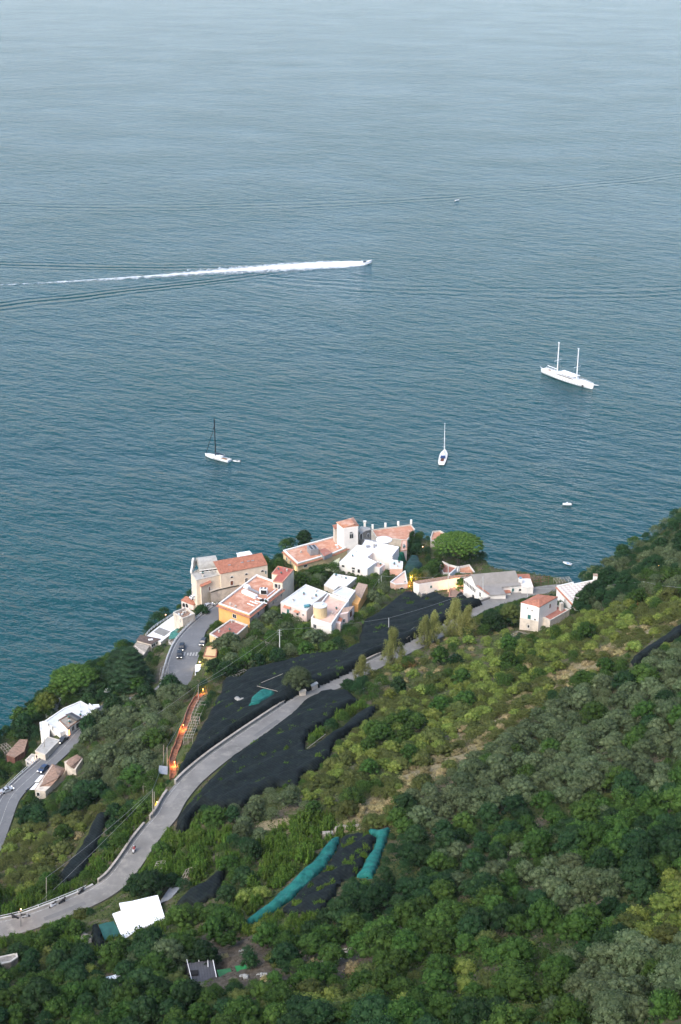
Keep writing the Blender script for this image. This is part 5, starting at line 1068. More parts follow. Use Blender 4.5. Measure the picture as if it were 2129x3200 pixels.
# ------------------------------------------------------------------ vehicles
tyre = mat('tyre', (.02, .02, .02), .8); light_w = lampmat('headlamp', (1, .95, .85), 1.5); light_r = mat('tail_lamp', (.4, .02, .02), .4)
def paint(name, c): return mat(name, c, .3, .03, .3, spec=.6)
def car(label, F, rear, front, c, kind='car', zline=None, cat='car'):
    a = T(*Z(F, *rear)); b = T(*Z(F, *front)); c0 = (a+b)/2; rz = math.atan2(b[1]-a[1], b[0]-a[0])
    if zline is not None:
        k = np.argmin(((zline[:, :2]-c0[:2])**2).sum(1)); zz = zline[k][2]
    else: zz = c0[2]
    zz += .02
    van = kind == 'van'; suv = kind == 'suv'
    L_, W_, H_ = (5.8, 2.1, 2.5) if van else ((4.6, 1.9, 1.72) if suv else (4.25, 1.78, 1.42))
    rt = thing('parked_van' if van else 'parked_car', label, cat, (c0[0], c0[1], zz), rz=rz)
    if van: prof = [(-.5, .35), (-.5, .98), (-.48, 1), (.22, 1), (.30, .97), (.40, .60), (.49, .50), (.5, .30), (.49, .17), (-.49, .17)]
    elif suv: prof = [(-.5, .42), (-.48, .62), (-.44, .95), (-.38, 1), (.05, 1), (.12, .97), (.24, .64), (.46, .57), (.5, .42), (.49, .17), (-.49, .17)]
    elif kind == 'coupe': prof = [(-.5, .45), (-.47, .66), (-.30, .70), (-.14, .96), (.04, .98), (.20, .66), (.44, .56), (.5, .40), (.49, .17), (-.49, .17)]
    else: prof = [(-.5, .42), (-.48, .62), (-.44, .70), (-.34, .97), (-.1, 1), (.05, .98), (.22, .66), (.46, .55), (.5, .38), (.49, .15), (-.49, .15)]
    # body: profile swept across the width, narrowing above the waist
    ws = [-.5, -.47, .47, .5]; rows = []
    for w in ws:
        r_ = []
        for x, z in prof:
            k = 1-.20*max(0, (z-.6)/.4) if not van else 1-.06*max(0, (z-.5)/.5); ins = .96 if abs(w) == .5 else 1
            r_.append((x*L_*(ins), w*W_*k, .17*H_+(z*H_-.17*H_)*(.985 if abs(w) == .5 else 1)))
        rows.append(r_)
    mb = MB(); mb.grid(rows, closed=True); n = len(prof); mb.add(rows[0], [tuple(range(n))]); mb.add(rows[-1], [tuple(range(n))[::-1]])
    LB(mb, 'body', c, rt)
    g = MB()
    def lerp(p0, p1, s): return (p0[0]+(p1[0]-p0[0])*s, p0[1]+(p1[1]-p0[1])*s)
    def pane(p0, p1, out=.012):
        (x0, z0), (x1, z1) = p0, p1; k0 = 1-.20*max(0, (z0-.6)/.4) if not van else .96; k1 = 1-.20*max(0, (z1-.6)/.4) if not van else .94
        d = np.array([x1-x0, z1-z0]); nn = np.array([-d[1]*H_, d[0]*L_]); nn = nn/np.linalg.norm(nn)*.02*(-1)
        vs = [(x0*L_, -W_*.42*k0, z0*H_), (x0*L_, W_*.42*k0, z0*H_), (x1*L_, W_*.42*k1, z1*H_), (x1*L_, -W_*.42*k1, z1*H_)]
        vs = [(q[0]+(.03 if x1 < x0 or x0 > 0 else -.03), q[1], q[2]+.015) for q in vs]; g.add(vs, [(0, 1, 2, 3)])
    if van: pane((.395, .62), (.31, .93))
    elif suv: pane((.235, .66), (.125, .95)); pane((-.47, .68), (-.445, .92))
    elif kind == 'coupe': pane((.19, .68), (.05, .955)); pane((-.29, .72), (-.15, .94))
    else: pane((.21, .68), (.06, .96)); pane((-.43, .72), (-.35, .94))
    for sg in (-1, 1):
        x0, x1 = {'van': (.16, .33), 'suv': (-.42, .17), 'coupe': (-.22, .13)}.get(kind, (-.38, .14)); z0, z1 = (.58, .86) if van else (.68, .92)
        y0 = sg*W_*.5*(1-.2*max(0, (z0-.6)/.4) if not van else .985)+sg*.015; y1 = sg*W_*.5*(1-.2*max(0, (z1-.6)/.4) if not van else .95)+sg*.015
        g.add([(x0*L_, y0, z0*H_), (x1*L_, y0, z0*H_), ((x1-.07)*L_, y1, z1*H_), ((x0+.05)*L_, y1, z1*H_)], [(0, 1, 2, 3)])
    LB(g, 'window_glass', M_['glass'], rt)
    for sx in (-.31, .32):
        for sg in (-1, 1): LB(MB().tube((sx*L_, sg*(W_/2-.2), .33), (sx*L_, sg*(W_/2+.01), .33), .33, k=12), 'wheel', tyre, rt)
    for sg in (-1, 1):
        LB(MB().box((.487*L_, sg*W_*.36, .47*H_ if not van else .33*H_), (.12, .32, .16)), 'headlight', light_w, rt)
        LB(MB().box((-.492*L_, sg*W_*.38, .55*H_ if not van else .4*H_), (.1, .22, .2)), 'tail_light', light_r, rt)
    LB(MB().box((.49*L_, 0, .22*H_), (.16, W_*.9, .2)).box((-.49*L_, 0, .22*H_), (.16, W_*.9, .2)), 'bumper', M_['black'], rt)
    return rt
pk = paint('black_car_paint', (.015, .017, .02)); pw = paint('white_car_paint', (.70, .71, .72)); ps = paint('silver_car_paint', (.34, .36, .38)); pb = paint('blue_car_paint', (.03, .05, .10)); pd = paint('dark_grey_car_paint', (.04, .045, .05))
car('black suv facing the camera behind the first car on the bend', 'e', (825, 680), (808, 745), pk, 'suv', road_lo)
car('black car with headlights standing at the zebra crossing', 'e', (795, 765), (789, 845), pk, 'suv', road_lo)
car('dark suv parked against the ochre house', 'e', (1095, 615), (1062, 672), pd, 'suv', road_lo)
car('white van parked at the right kerb below the zebra crossing', 'e', (1022, 890), (1010, 1020), pw, 'van', road_lo, cat='van')
car('silver car parked behind the orange house corner', 'e', (1125, 200), (1180, 185), ps, 'hatch', road_lo)
car('white car half hidden by a tree at the tiled porch', 'e', (960, 215), (1012, 198), pw, 'hatch', road_lo)
car('white car driving on the coast road under the lamp', 'f', (580, 1045), (500, 1120), pw, 'hatch', road_lo)
car('dark car on the coast road beside the grey garage', 'f', (815, 835), (730, 905), pd, 'coupe', road_lo)
car('blue car parked at the tavern awning', 'f', (570, 1190), (500, 1255), pb, 'hatch', road_lo)
car('silver coupe at the left edge of the coast road', 'f', (30, 1510), (145, 1460), ps, 'coupe', road_lo)
def wheel(x, r=.26): return MB().tube((x, -.06, r), (x, .06, r), r, k=12)
def scooter(name, label, F, rear, front, c, line, cat='scooter', group=None, side=None):
    a = T(*Z(F, *rear)); b = T(*Z(F, *front)); c0 = (a+b)/2; rz = math.atan2(b[1]-a[1], b[0]-a[0]); k = np.argmin(((line[:, :2]-c0[:2])**2).sum(1)); zz = line[k][2]+.01
    rt = thing(name, label, cat, (c0[0], c0[1], zz), group, rz)
    for x in (-.62, .68): LB(wheel(x), 'wheel', tyre, rt)
    LB(MB().box((-.35, 0, .55), (.95, .38, .42), taper=.8).box((.12, 0, .30), (.5, .34, .12)), 'body', c, rt)
    LB(MB().box((.45, 0, .65), (.12, .44, .75), tilt=Matrix.Rotation(R(-14), 3, 'Y')), 'leg_shield', c, rt)
    LB(MB().box((-.35, 0, .83), (.8, .3, .14)), 'seat', M_['black'], rt)
    LB(MB().tube((.66, 0, .28), (.42, 0, 1.1), .05).tube((.42, -.36, 1.08), (.42, .36, 1.08), .035), 'handlebar', M_['metal'], rt)
    LB(MB().box((-.88, 0, 1.0), (.36, .4, .32)), 'top_case', M_['black'], rt)
    return rt
scooter('motorcycle', 'black motorcycle parked at the railing nearest the left edge', 's', (180, 275), (330, 300), pk, road_up, 'motorcycle')
scooter('motorcycle', 'grey motorcycle parked beside the black one behind the lamp post', 's', (370, 300), (490, 270), ps, road_up, 'motorcycle')
scooter('scooter', 'white scooter parked at the middle of the white railing', 's', (910, 85), (825, 135), pw, road_up)
scooter('scooter', 'black scooter parked just above the white scooter', 's', (1060, 20), (980, 60), pk, road_up)
scooter('scooter', 'black scooter parked near the upper end of the white railing', 'h', (590, 540), (550, 570), pk, road_up)
sr = scooter('scooter', 'white scooter being ridden down the upper road', 'h', (950, 245), (930, 285), pw, road_up)
for i, (x, y, cc) in enumerate([(345,1490,pb), (385,1535,pk), (415,1530,pk)]):
    scooter('scooter', ['blue scooter at the tavern corner', 'black scooter left of two dark ones at the tavern corner', 'black scooter right of two dark ones at the tavern corner'][i], 'f', (x-6, y+8), (x+6, y-12), cc, road_lo)
for i, (x, y, cc) in enumerate([(1085,905,pk), (1075,880,ps), (1100,930,pk)]):
    scooter('scooter', ['black scooter parked between the van and the red wall', 'grey scooter parked just above the white van', 'second black scooter at the foot of the red garden wall'][i], 'e', (x-14, y+8), (x+14, y-8), cc, road_lo)
for i, (x, y, cc) in enumerate([(750,560,pk), (520,570,pk), (100,740,pw)]):
    scooter('scooter', ['black scooter parked on the church square under the walkway', 'dark scooter beside the yellow clad person on the church square', 'white scooter parked by the church archway'][i], 'q', (x-35, y+25), (x+35, y-25), cc, np.array([P(*Z('q', x, y), 47.4)]))
# people: one skinned body each
def person(label, pos, rz, pose='stand', shirt=None, trousers=None):
    rt = thing('person', label, 'person', pos, rz=rz); sit = pose == 'ride'
    if sit: J = {'pel': (-.35, 0, .95), 'ch': (-.25, 0, 1.32), 'nk': (-.2, 0, 1.50), 'hd': (-.18, 0, 1.68), 'kl': (.08, .2, .92), 'kr': (.08, -.2, .92), 'fl': (.15, .2, .42), 'fr': (.15, -.2, .42), 'tl': (.3, .2, .38), 'tr': (.3, -.2, .38), 'sl': (-.22, .22, 1.42), 'sr': (-.22, -.22, 1.42), 'el': (.0, .32, 1.2), 'er': (.0, -.32, 1.2), 'hl': (.32, .33, 1.12), 'hr': (.32, -.33, 1.12)}
    else: J = {'pel': (0, 0, .95), 'ch': (0, 0, 1.3), 'nk': (0, 0, 1.48), 'hd': (.02, 0, 1.64), 'kl': (.06, .1, .5), 'kr': (-.02, -.1, .5), 'fl': (0, .11, .07), 'fr': (-.08, -.11, .07), 'tl': (.16, .12, .04), 'tr': (.08, -.12, .04), 'sl': (0, .2, 1.42), 'sr': (0, -.2, 1.42), 'el': (-.02, .27, 1.14), 'er': (.02, -.27, 1.14), 'hl': (.08, .28, .88), 'hr': (.12, -.28, .9)}
    rad = {'pel': .15, 'ch': .17, 'nk': .06, 'hd': .105, 'kl': .07, 'kr': .07, 'fl': .05, 'fr': .05, 'tl': .04, 'tr': .04, 'sl': .07, 'sr': .07, 'el': .05, 'er': .05, 'hl': .04, 'hr': .04}
    ks = list(J); E = [('pel', 'ch'), ('ch', 'nk'), ('nk', 'hd'), ('pel', 'kl'), ('pel', 'kr'), ('kl', 'fl'), ('kr', 'fr'), ('fl', 'tl'), ('fr', 'tr'), ('ch', 'sl'), ('ch', 'sr'), ('sl', 'el'), ('sr', 'er'), ('el', 'hl'), ('er', 'hr')]
    me = bpy.data.meshes.new('body'); me.from_pydata([J[k] for k in ks], [(ks.index(a), ks.index(b)) for a, b in E], []); o = bpy.data.objects.new('body', me); COL.objects.link(o); o.parent = rt
    md = o.modifiers.new('skin', 'SKIN'); o.modifiers.new('sub', 'SUBSURF').levels = 1
    for i, k in enumerate(ks): me.skin_vertices[0].data[i].radius = (rad[k], rad[k])
    me.skin_vertices[0].data[0].use_root = True; me.materials.append(shirt)
    hd = J['hd']; LB(MB().lathe((hd[0], hd[1], hd[2]-.02), [(.10, 0), (.13, .06), (.12, .13), (.06, .18)], 10), 'helmet' if sit else 'hair', M_['canvas'] if sit else M_['dark'], rt)
    LB(MB().box((J['pel'][0]+.02, 0, J['pel'][2]-.08), (.34, .36, .22), taper=.9), 'trousers', trousers, rt)
    return rt
shr = mat('red_jacket', (.30, .06, .06), .8); shy = mat('yellow_jacket', (.55, .40, .05), .8); jeans = mat('dark_trousers', (.02, .025, .04), .8)
person('person in a red jacket and white helmet riding the white scooter', tuple(sr.location), sr.rotation_euler[2], 'ride', shr, jeans)
p = P(*Z('q', 585, 560), 47.4); person('person in a yellow jacket standing on the church square', tuple(p), 1.0, 'stand', shy, jeans)

# ------------------------------------------------------------------ poles, lamps, cables
POLE = {}
def pole(label, F, x, yt, yb, r=.13, m=None, arms=0, name='utility_pole', cat='utility pole', xb=None, lift=0):
    B = T(*Z(F, xb if xb else x, yb)); u, v = Z(F, x, yt); d = ray(u, v); rr = math.hypot(B[0], B[1]); t = rr/math.hypot(d[0], d[1]); tp = np.array([d[0]*t, d[1]*t, CAMZ+d[2]*t]); tp[:2] = B[:2]*.5+tp[:2]*.5 if False else tp[:2]
    rt = thing(name, label, cat, tuple(B)); MB().tube(tuple(B-[0, 0, .5]), tuple(tp), r, r*.7, 8).build('shaft', m or M_['greyroof'], rt)
    for i in range(arms): MB().tube(tuple(tp+[-.7, .2, -.3-i*.9]), tuple(tp+[.7, -.2, -.3-i*.9]), .06).build('cross_arm', M_['metal'], rt)
    POLE[label] = tp; return rt, tp
def cable(pts, sag=.05):
    out = []
    for a, b in zip(pts[:-1], pts[1:]):
        a = np.array(a); b = np.array(b); L_ = np.linalg.norm(b-a)
        for k in range(13): s = k/12; out.append(tuple(a*(1-s)+b*s-[0, 0, sag*L_*s*(1-s)*2.0]))
    mb = MB(); mb.path(out, .035, 3); return mb
wood_p = mat('weathered_pole', (.36, .33, .28), .9, .2, 1)
_, p1 = pole('tall pale pole with crossarms at the garden below the orange house', 'a', 1232, 1440, 1845, .18, arms=3)
_, p2 = pole('short pole at the edge of the black net', 'a', 893, 1785, 1880, .12, wood_p)
_, p3 = pole('pole with two stays at the top of the lit path', 'g', 847, 278, 425, .14, wood_p)
_, p4 = pole('white pole in the middle of the olive grove left', 'g', 163, 752, 850, .11)
_, p5 = pole('taller of two poles at the foot of the lit path', 'g', 541, 890, 1110, .12, wood_p)
_, p6 = pole('pole just left of the taller one at the foot of the path', 'g', 507, 870, 1070, .1, wood_p)
_, p7 = pole('left pole of the pair beside the orange lit road wall', 'g', 400, 1305, 1590, .14, wood_p)
_, p8 = pole('right pole of the pair beside the orange lit road wall', 'g', 416, 1330, 1560, .12, wood_p)
_, p9 = pole('thin pole in the shrubs near the left end of the railing', 'h', 325, 430, 600, .1, wood_p)
_, p10 = pole('pale pole standing in the black net above the road', 'c', 217, 1298, 1490, .13)
_, p11 = pole('pole with glossy lamp arm in front of the long white wall', 'c', 945, 655, 980, .14, arms=1)
_, p12 = pole('thin pole in front of the brick coloured lean building', 'c', 757, 800, 965, .1)
_, p13 = pole('pole at the gable of the grey roofed hall', 'c', 1372, 790, 1075, .12)
_, p14 = pole('thin pole rising from the net below the narrow windows', 'c', 1293, 950, 1150, .1)
_, p15 = pole('left pole of the pair beside the walled garden', 'c', 97, 820, 985, .12)
_, p16 = pole('right pole of the pair beside the walled garden', 'c', 125, 780, 960, .12)
_, p17 = pole('pole in front of the tall two storey house', 'd', 672, 672, 800, .1)
_, p18 = pole('pole on the garage roof line beside the coast road', 'f', 545, 808, 1020, .13, wood_p, name='utility_pole')
_, p19 = pole('antenna mast left of the small parapet house', 'e', 712, 78, 240, .1, m=M_['white'])
_, p20 = pole('pole among the olives at the far right', 'l', 1308, 598, 650, .1)
cg = 'overhead cables along the slope'
def addcable(pts, label, sag=.05): tag(cable(pts, sag).build('overhead_cable', mat('cable_grey', (.30, .31, .31), .6)), label, 'cable', cg)
lo_ = np.array(T(*Z('f', 370, 1700), 6)); ll = np.array(T(*Z('f', -60, 1900), 6)); l2 = np.array(T(*Z('h', 100, 700), 3)); 
addcable([p1, p3, p4, ll], 'cable from the tall crossarm pole down over the olive grove', .03)
addcable([p1+[0, 0, -.9], p2, p3+[0, 0, -.5]], 'lower cable between the tall pole and the path pole', .03)
addcable([p3, p5, p7, p9], 'cable following the lit path down to the railing', .04)
addcable([p7+[0, 0, -.4], T(*Z('h', 240, 640), 1.0)], 'cable descending from the road wall poles to the white railing', .03)
addcable([p10, p1], 'cable crossing the black net towards the village', .03)
addcable([p10, p14, p13, p17], 'cable from the net pole past the hall gable', .03)
addcable([p15, T(*Z('b', 1130, 1030), .5)], 'slack stay from the pole pair to the lemon terrace', .02)
addcable([p11, p12, p16], 'cable in front of the long white wall', .04)
addcable([p17, p20, T(*Z('l', 1590, 640), 6)], 'cable passing behind the olives at the far right', .03)
def lamp(label, F, x, y, yb=None, e=60, col=(1, .52, .2), s=14, head=.2, name='street_lamp', h=None, lift=None):
    u, v = Z(F, x, y)
    if yb is not None: B = T(*Z(F, x, yb)); d = ray(u, v); t = math.hypot(B[0], B[1])/math.hypot(d[0], d[1]); tp = np.array([d[0]*t, d[1]*t, CAMZ+d[2]*t]); base = B
    elif h is not None: tp = P(u, v, h); base = tp-[0, 0, 3.0]
    else: tp = T(u, v, lift or 3.5); base = np.array([tp[0], tp[1], float(Hxy(tp[0], tp[1]))])
    rt = thing(name, label, 'street lamp', tuple(base)); MB().tube(tuple(base-[0, 0, .3]), tuple(tp), .07, .05, 6).build('post', M_['black'], rt)
    head *= .8; MB().lathe(tuple(tp-[0, 0, head]), [(.02, 0), (head*.8, head*.5), (head, head), (head*.7, head*1.6), (.02, head*2)], 10).build('lamp_globe', lampmat('lamp_globe_%d_%d' % (s, int(col[1]*100)), col, s*.32), rt)
    l = bpy.data.lights.new('lamp_light', 'POINT'); l.energy = e*.22; l.color = col; l.shadow_soft_size = .2; o = bpy.data.objects.new('lamp_light', l); COL.objects.link(o); o.location = np.array([tp[0], tp[1], tp[2]-head-.45])-ORG[rt.name]; o.parent = rt
    return tp
OR = (1.0, .33, .09)
lamp('lit lamp above the white cliff terrace', 'e', 620, 278, 395, 400)
lamp('lit lamp over the coast road railing', 'f', 404, 1058, 1150, 500)
lamp('lit lamp post at the left end of the white railing', 'h', 147, 652, 790, 500)
lamp('orange lamp halfway down the stepped path', 'g', 700, 676, 740, 2600, OR)
lamp('orange lamp near the foot of the stepped path', 'g', 613, 1038, 1090, 2200, OR)
lamp('orange lamp in the shrubs at the top of the path', 'g', 893, 325, 370, 1600, OR)
lamp('white topped lamp by the orange lit road wall', 'g', 443, 1430, 1475, 3600, OR)
lamp('lit lamp at the corner of the grey roofed hall', 'd', 240, 738, 785, 5000, (1, .6, .3), head=.35)
lamp('lit lamp on the slope at the far right beside yellow hedge', 'l', 1410, 487, 530, 500)
lamp('orange lamp glowing in the archway alley', 'c', 490, 795, 880, 16000, OR, s=30)
lamp('orange lamp under the peach terrace arch', 'c', 470, 905, 925, 12000, OR, s=30)
lamp('lamp lighting the shrub in the walled plot', 'c', 1078, 955, 990, 14000, (1, .42, .10), s=40)
lamp('lamp in the garden before the long white wall', 'c', 832, 918, 960, 500, (1, .5, .2), s=15)
lamp('lit lamp beside the cypress on the sea side', 'c', 633, 425, 520, 500, (1, .6, .3))
lamp('lamp on the stair between white house and cottage', 'c', 208, 640, 700, 900, (1, .5, .22), s=12)
lamp('lamp behind the white van at the ochre house', 'a', 250, 1838, 1890, 1800, (1, .7, .35), s=25)
lamp('lamp in the cedar restaurant garden', 'e', 55, 965, 1020, 500, (1, .6, .3), s=30, head=.35)
lamp('lamp behind the cedar trunk', 'e', 160, 910, 960, 200, (1, .7, .45), s=15)
lamp('lamp under the cedar beside the villa', 'f', 1180, 290, 320, 700, (1, .5, .2), s=20)
lamp('tiny orange lamp at the black net edge', 'g', 1415, 92, 115, 250, OR)
lamp('small orange lamp left of the cream house wall', 'k', 467, 272, 300, 200, OR, s=15)
lamp('small orange lamp on the olive slope at right', 'l', 1255, 745, 780, 300, OR, s=12)
# ------------------------------------------------------------------ vegetation
def leaf_cloud(lobes, size, dens, rng, up=.25, flat=.0, cover=1.15):
    """leaf sized quads over the outside of overlapping lobes"""
    Vs = []
    for (cx, cy, cz, rx, ry, rz) in lobes:
        area = 4*math.pi*((rx*ry+rx*rz+ry*rz)/3); n = int(area*cover*dens/(size*size))
        d = rng.normal(size=(n, 3)); d /= np.linalg.norm(d, axis=1)[:, None]; d = d[d[:, 2] > -.55]; n = len(d)
        out_ = rng.random(n) < .10
        rr = (1+.13*np.sin(d[:, 0]*7+cx*3)*np.sin(d[:, 1]*6+cy*2)+.1*np.sin(d[:, 2]*9+cx))*np.where(out_, rng.uniform(1.1, 1.42, n), rng.uniform(.74, 1.12, n))
        p = d*np.array([rx, ry, rz])*rr[:, None]+np.array([cx, cy, cz])
        nn = d/np.array([rx, ry, rz]); nn /= np.linalg.norm(nn, axis=1)[:, None]; nn = nn+rng.normal(size=(n, 3))*.55+np.array([0, 0, up]); nn /= np.linalg.norm(nn, axis=1)[:, None]
        t = np.cross(nn, rng.normal(size=(n, 3))); t /= np.linalg.norm(t, axis=1)[:, None]; b = np.cross(nn, t)
        s = size*rng.uniform(.6, 1.25, n)[:, None]*.5; q = np.stack([p-t*s*1.25, p-b*s*.7, p+t*s*1.25, p+b*s*.7], 1); Vs.append(q.reshape(-1, 3))
    V = np.concatenate(Vs); return V, np.arange(len(V)).reshape(-1, 4)
def ico(r=1):
    bm = bmesh.new(); bmesh.ops.create_icosphere(bm, subdivisions=2, radius=r); v = np.array([x.co[:] for x in bm.verts]); f = np.array([[x.index for x in g.verts] for g in bm.faces]); bm.free(); return v, f
IV, IF = ico()
def crown_mesh(name, lobes, size, dens, m, rng, trunk=None, core=.74, cover=1.15, up=.25):
    V, F = leaf_cloud(lobes, size, dens, rng, up, cover=cover)
    cV = []; cF = []; o = len(V)
    for (cx, cy, cz, rx, ry, rz) in lobes:
        cV.append(IV*np.array([rx, ry, rz])*core+np.array([cx, cy, cz])); f = IF+o; cF.append(np.concatenate([f, f[:, 2:3]], 1)); o += len(IV)
    tv = []; tf = []
    me = bpy.data.meshes.new(name)
    faces = F.tolist()
    tri = np.concatenate([c[:, :3] for c in cF]).tolist()
    verts = np.concatenate([V]+cV)
    if trunk:
        mb = MB()
        for a, b, r0, r1 in trunk: mb.tube(a, b, r0, r1, 6)
        nb = len(verts); verts = np.concatenate([verts, np.array(mb.v)]); tfs = [tuple(nb+i for i in f) for f in mb.f]
    else: tfs = []
    nf = len(faces)+len(tri)+len(tfs)
    lt = np.array([4]*len(faces)+[3]*len(tri)+[len(f) for f in tfs]); ls = np.concatenate([[0], np.cumsum(lt)[:-1]]); vi = np.concatenate([F.ravel(), np.array(tri).ravel()]+[np.array(f) for f in tfs])
    me.vertices.add(len(verts)); me.vertices.foreach_set('co', verts.astype(np.float32).ravel()); me.loops.add(len(vi)); me.loops.foreach_set('vertex_index', vi.astype(np.int32))
    me.polygons.add(nf); me.polygons.foreach_set('loop_start', ls.astype(np.int32)); me.polygons.foreach_set('loop_total', lt.astype(np.int32))
    me.materials.append(m); me.materials.append(BARK)
    if tfs: mi = np.zeros(nf, np.int32); mi[-len(tfs):] = 1; me.polygons.foreach_set('material_index', mi)
    me.update(calc_edges=True); return me
BARK = mat('bark', (.10, .085, .065), .95, .3, 2.5)
LM = dict(
 olive=leafmat('olive_leaves', (.032, .055, .022), (.108, .146, .074)),
 green=leafmat('broad_leaves', (.016, .044, .009), (.052, .108, .024)),
 dark=leafmat('dark_leaves', (.008, .027, .010), (.027, .064, .024)),
 lime=leafmat('yellow_green_leaves', (.062, .106, .018), (.172, .220, .054)),
 lemon=leafmat('lemon_leaves', (.030, .078, .012), (.085, .150, .026)),
 tan=leafmat('dry_leaves', (.15, .135, .060), (.29, .255, .125)),
 moss=leafmat('moss_leaves', (.040, .062, .016), (.090, .110, .034)),
 pine=leafmat('pine_needles', (.030, .085, .016), (.075, .155, .032)),
 cedar=leafmat('cedar_needles', (.016, .042, .020), (.046, .088, .042)),
 poplar=leafmat('poplar_leaves', (.120, .145, .036), (.250, .265, .095)),
)
def dome_lobes(rng, r, h, n, lr=(.32, .5), base=.35, sq=.85):
    """lobes packed on a dome of radius r and height h"""
    L_ = [(0, 0, h*.5, r*.62, r*.62, h*.40)]
    for i in range(n):
        a = i*2.399+rng.uniform(-.4, .4); k = math.sqrt((i+.5)/n); s = r*rng.uniform(*lr)
        x = math.cos(a)*k*(r-s*.55); y = math.sin(a)*k*(r-s*.55); z = h*(base+(.98-base)*math.sqrt(max(0, 1-k*k*.92)))-s*.55
        L_.append((x, y, max(z, s*.6), s*rng.uniform(.9, 1.15), s*rng.uniform(.9, 1.15), s*sq*rng.uniform(.85, 1.15)))
    return L_
def trunk_(r, h, rng): 
    t = [((0, 0, -.6), (.1, 0, h*.35), .17*r/2.5, .12*r/2.5)]
    for k in range(3): a = k*2.1+.4; t.append(((.1, 0, h*.33), (math.cos(a)*r*.5, math.sin(a)*r*.5, h*.62), .09*r/2.5, .04))
    return t
VAR = {}
def variants(kind, k, fn): VAR[kind] = [fn(np.random.default_rng(100+hash(kind) % 50+i*7 if False else sum(map(ord, kind))+i*13)) for i in range(k)]
variants('olive', 6, lambda g: crown_mesh('olive_crown', dome_lobes(g, 2.7, 4.7, int(g.integers(17, 24)), (.20, .36), .20), .26, .80, LM['olive'], g, trunk_(2.7, 4.7, g), cover=1.0, core=.70))
variants('green', 6, lambda g: crown_mesh('green_crown', dome_lobes(g, 2.6, 5.0, int(g.integers(18, 26)), (.18, .36), .15), .30, .85, LM['green'], g, trunk_(2.6, 5, g)))
variants('dark', 4, lambda g: crown_mesh('dark_crown', dome_lobes(g, 2.8, 5.6, int(g.integers(18, 26)), (.20, .38), .15), .30, .85, LM['dark'], g, trunk_(2.8, 5.6, g)))
variants('lime', 5, lambda g: crown_mesh('lime_crown', dome_lobes(g, 1.9, 2.5, int(g.integers(12, 17)), (.22, .40), .1), .24, .85, LM['lime'], g))
variants('moss', 4, lambda g: crown_mesh('moss_crown', dome_lobes(g, 2.1, 2.3, int(g.integers(12, 17)), (.22, .42), .1, .7), .24, .85, LM['moss'], g))
def lemon_mesh(g):
    L_ = []
    for i in range(10):
        a = i*2.4; k = math.sqrt((i+.3)/10)*1.25; hh = g.uniform(1.3, 2.4); L_.append((math.cos(a)*k, math.sin(a)*k, hh*.55, .42, .42, hh*.55))
    for i in range(9): a = g.uniform(0, 6.3); k = g.uniform(.2, 1.4); L_.append((math.cos(a)*k*.8, math.sin(a)*k*.8, g.uniform(1.7, 2.5), .16, .16, .6))
    return crown_mesh('lemon_crown', L_, .24, .85, LM['lemon'], g, core=.6)
variants('lemon', 5, lemon_mesh)
variants('tan', 4, lambda g: crown_mesh('tan_crown', dome_lobes(g, 1.3, 1.3, 9, (.28, .45), .1), .22, .8, LM['tan'], g))
SPEC = {  # label parts per region come later; scale range, sink
 'olive': ('olive_tree', 'tree', (.6, 1.25)), 'green': ('broadleaf_tree', 'tree', (.5, 1.3)), 'dark': ('evergreen_tree', 'tree', (.45, 1.25)),
 'lime': ('shrub', 'shrub', (.7, 1.3)), 'moss': ('shrub', 'shrub', (.7, 1.4)), 'lemon': ('lemon_bush', 'bush', (.8, 1.25)), 'tan': ('dry_bush', 'bush', (.7, 1.4))}
LOOK = {'olive': 'silvery olive tree', 'green': 'mid green leafy tree', 'dark': 'dark green tree', 'lime': 'yellow green shrub', 'moss': 'mossy green shrub', 'lemon': 'upright lemon bush', 'tan': 'dry straw bush'}
O = lambda *p: [(x*1.3578, y*1.3578) for x, y in p]
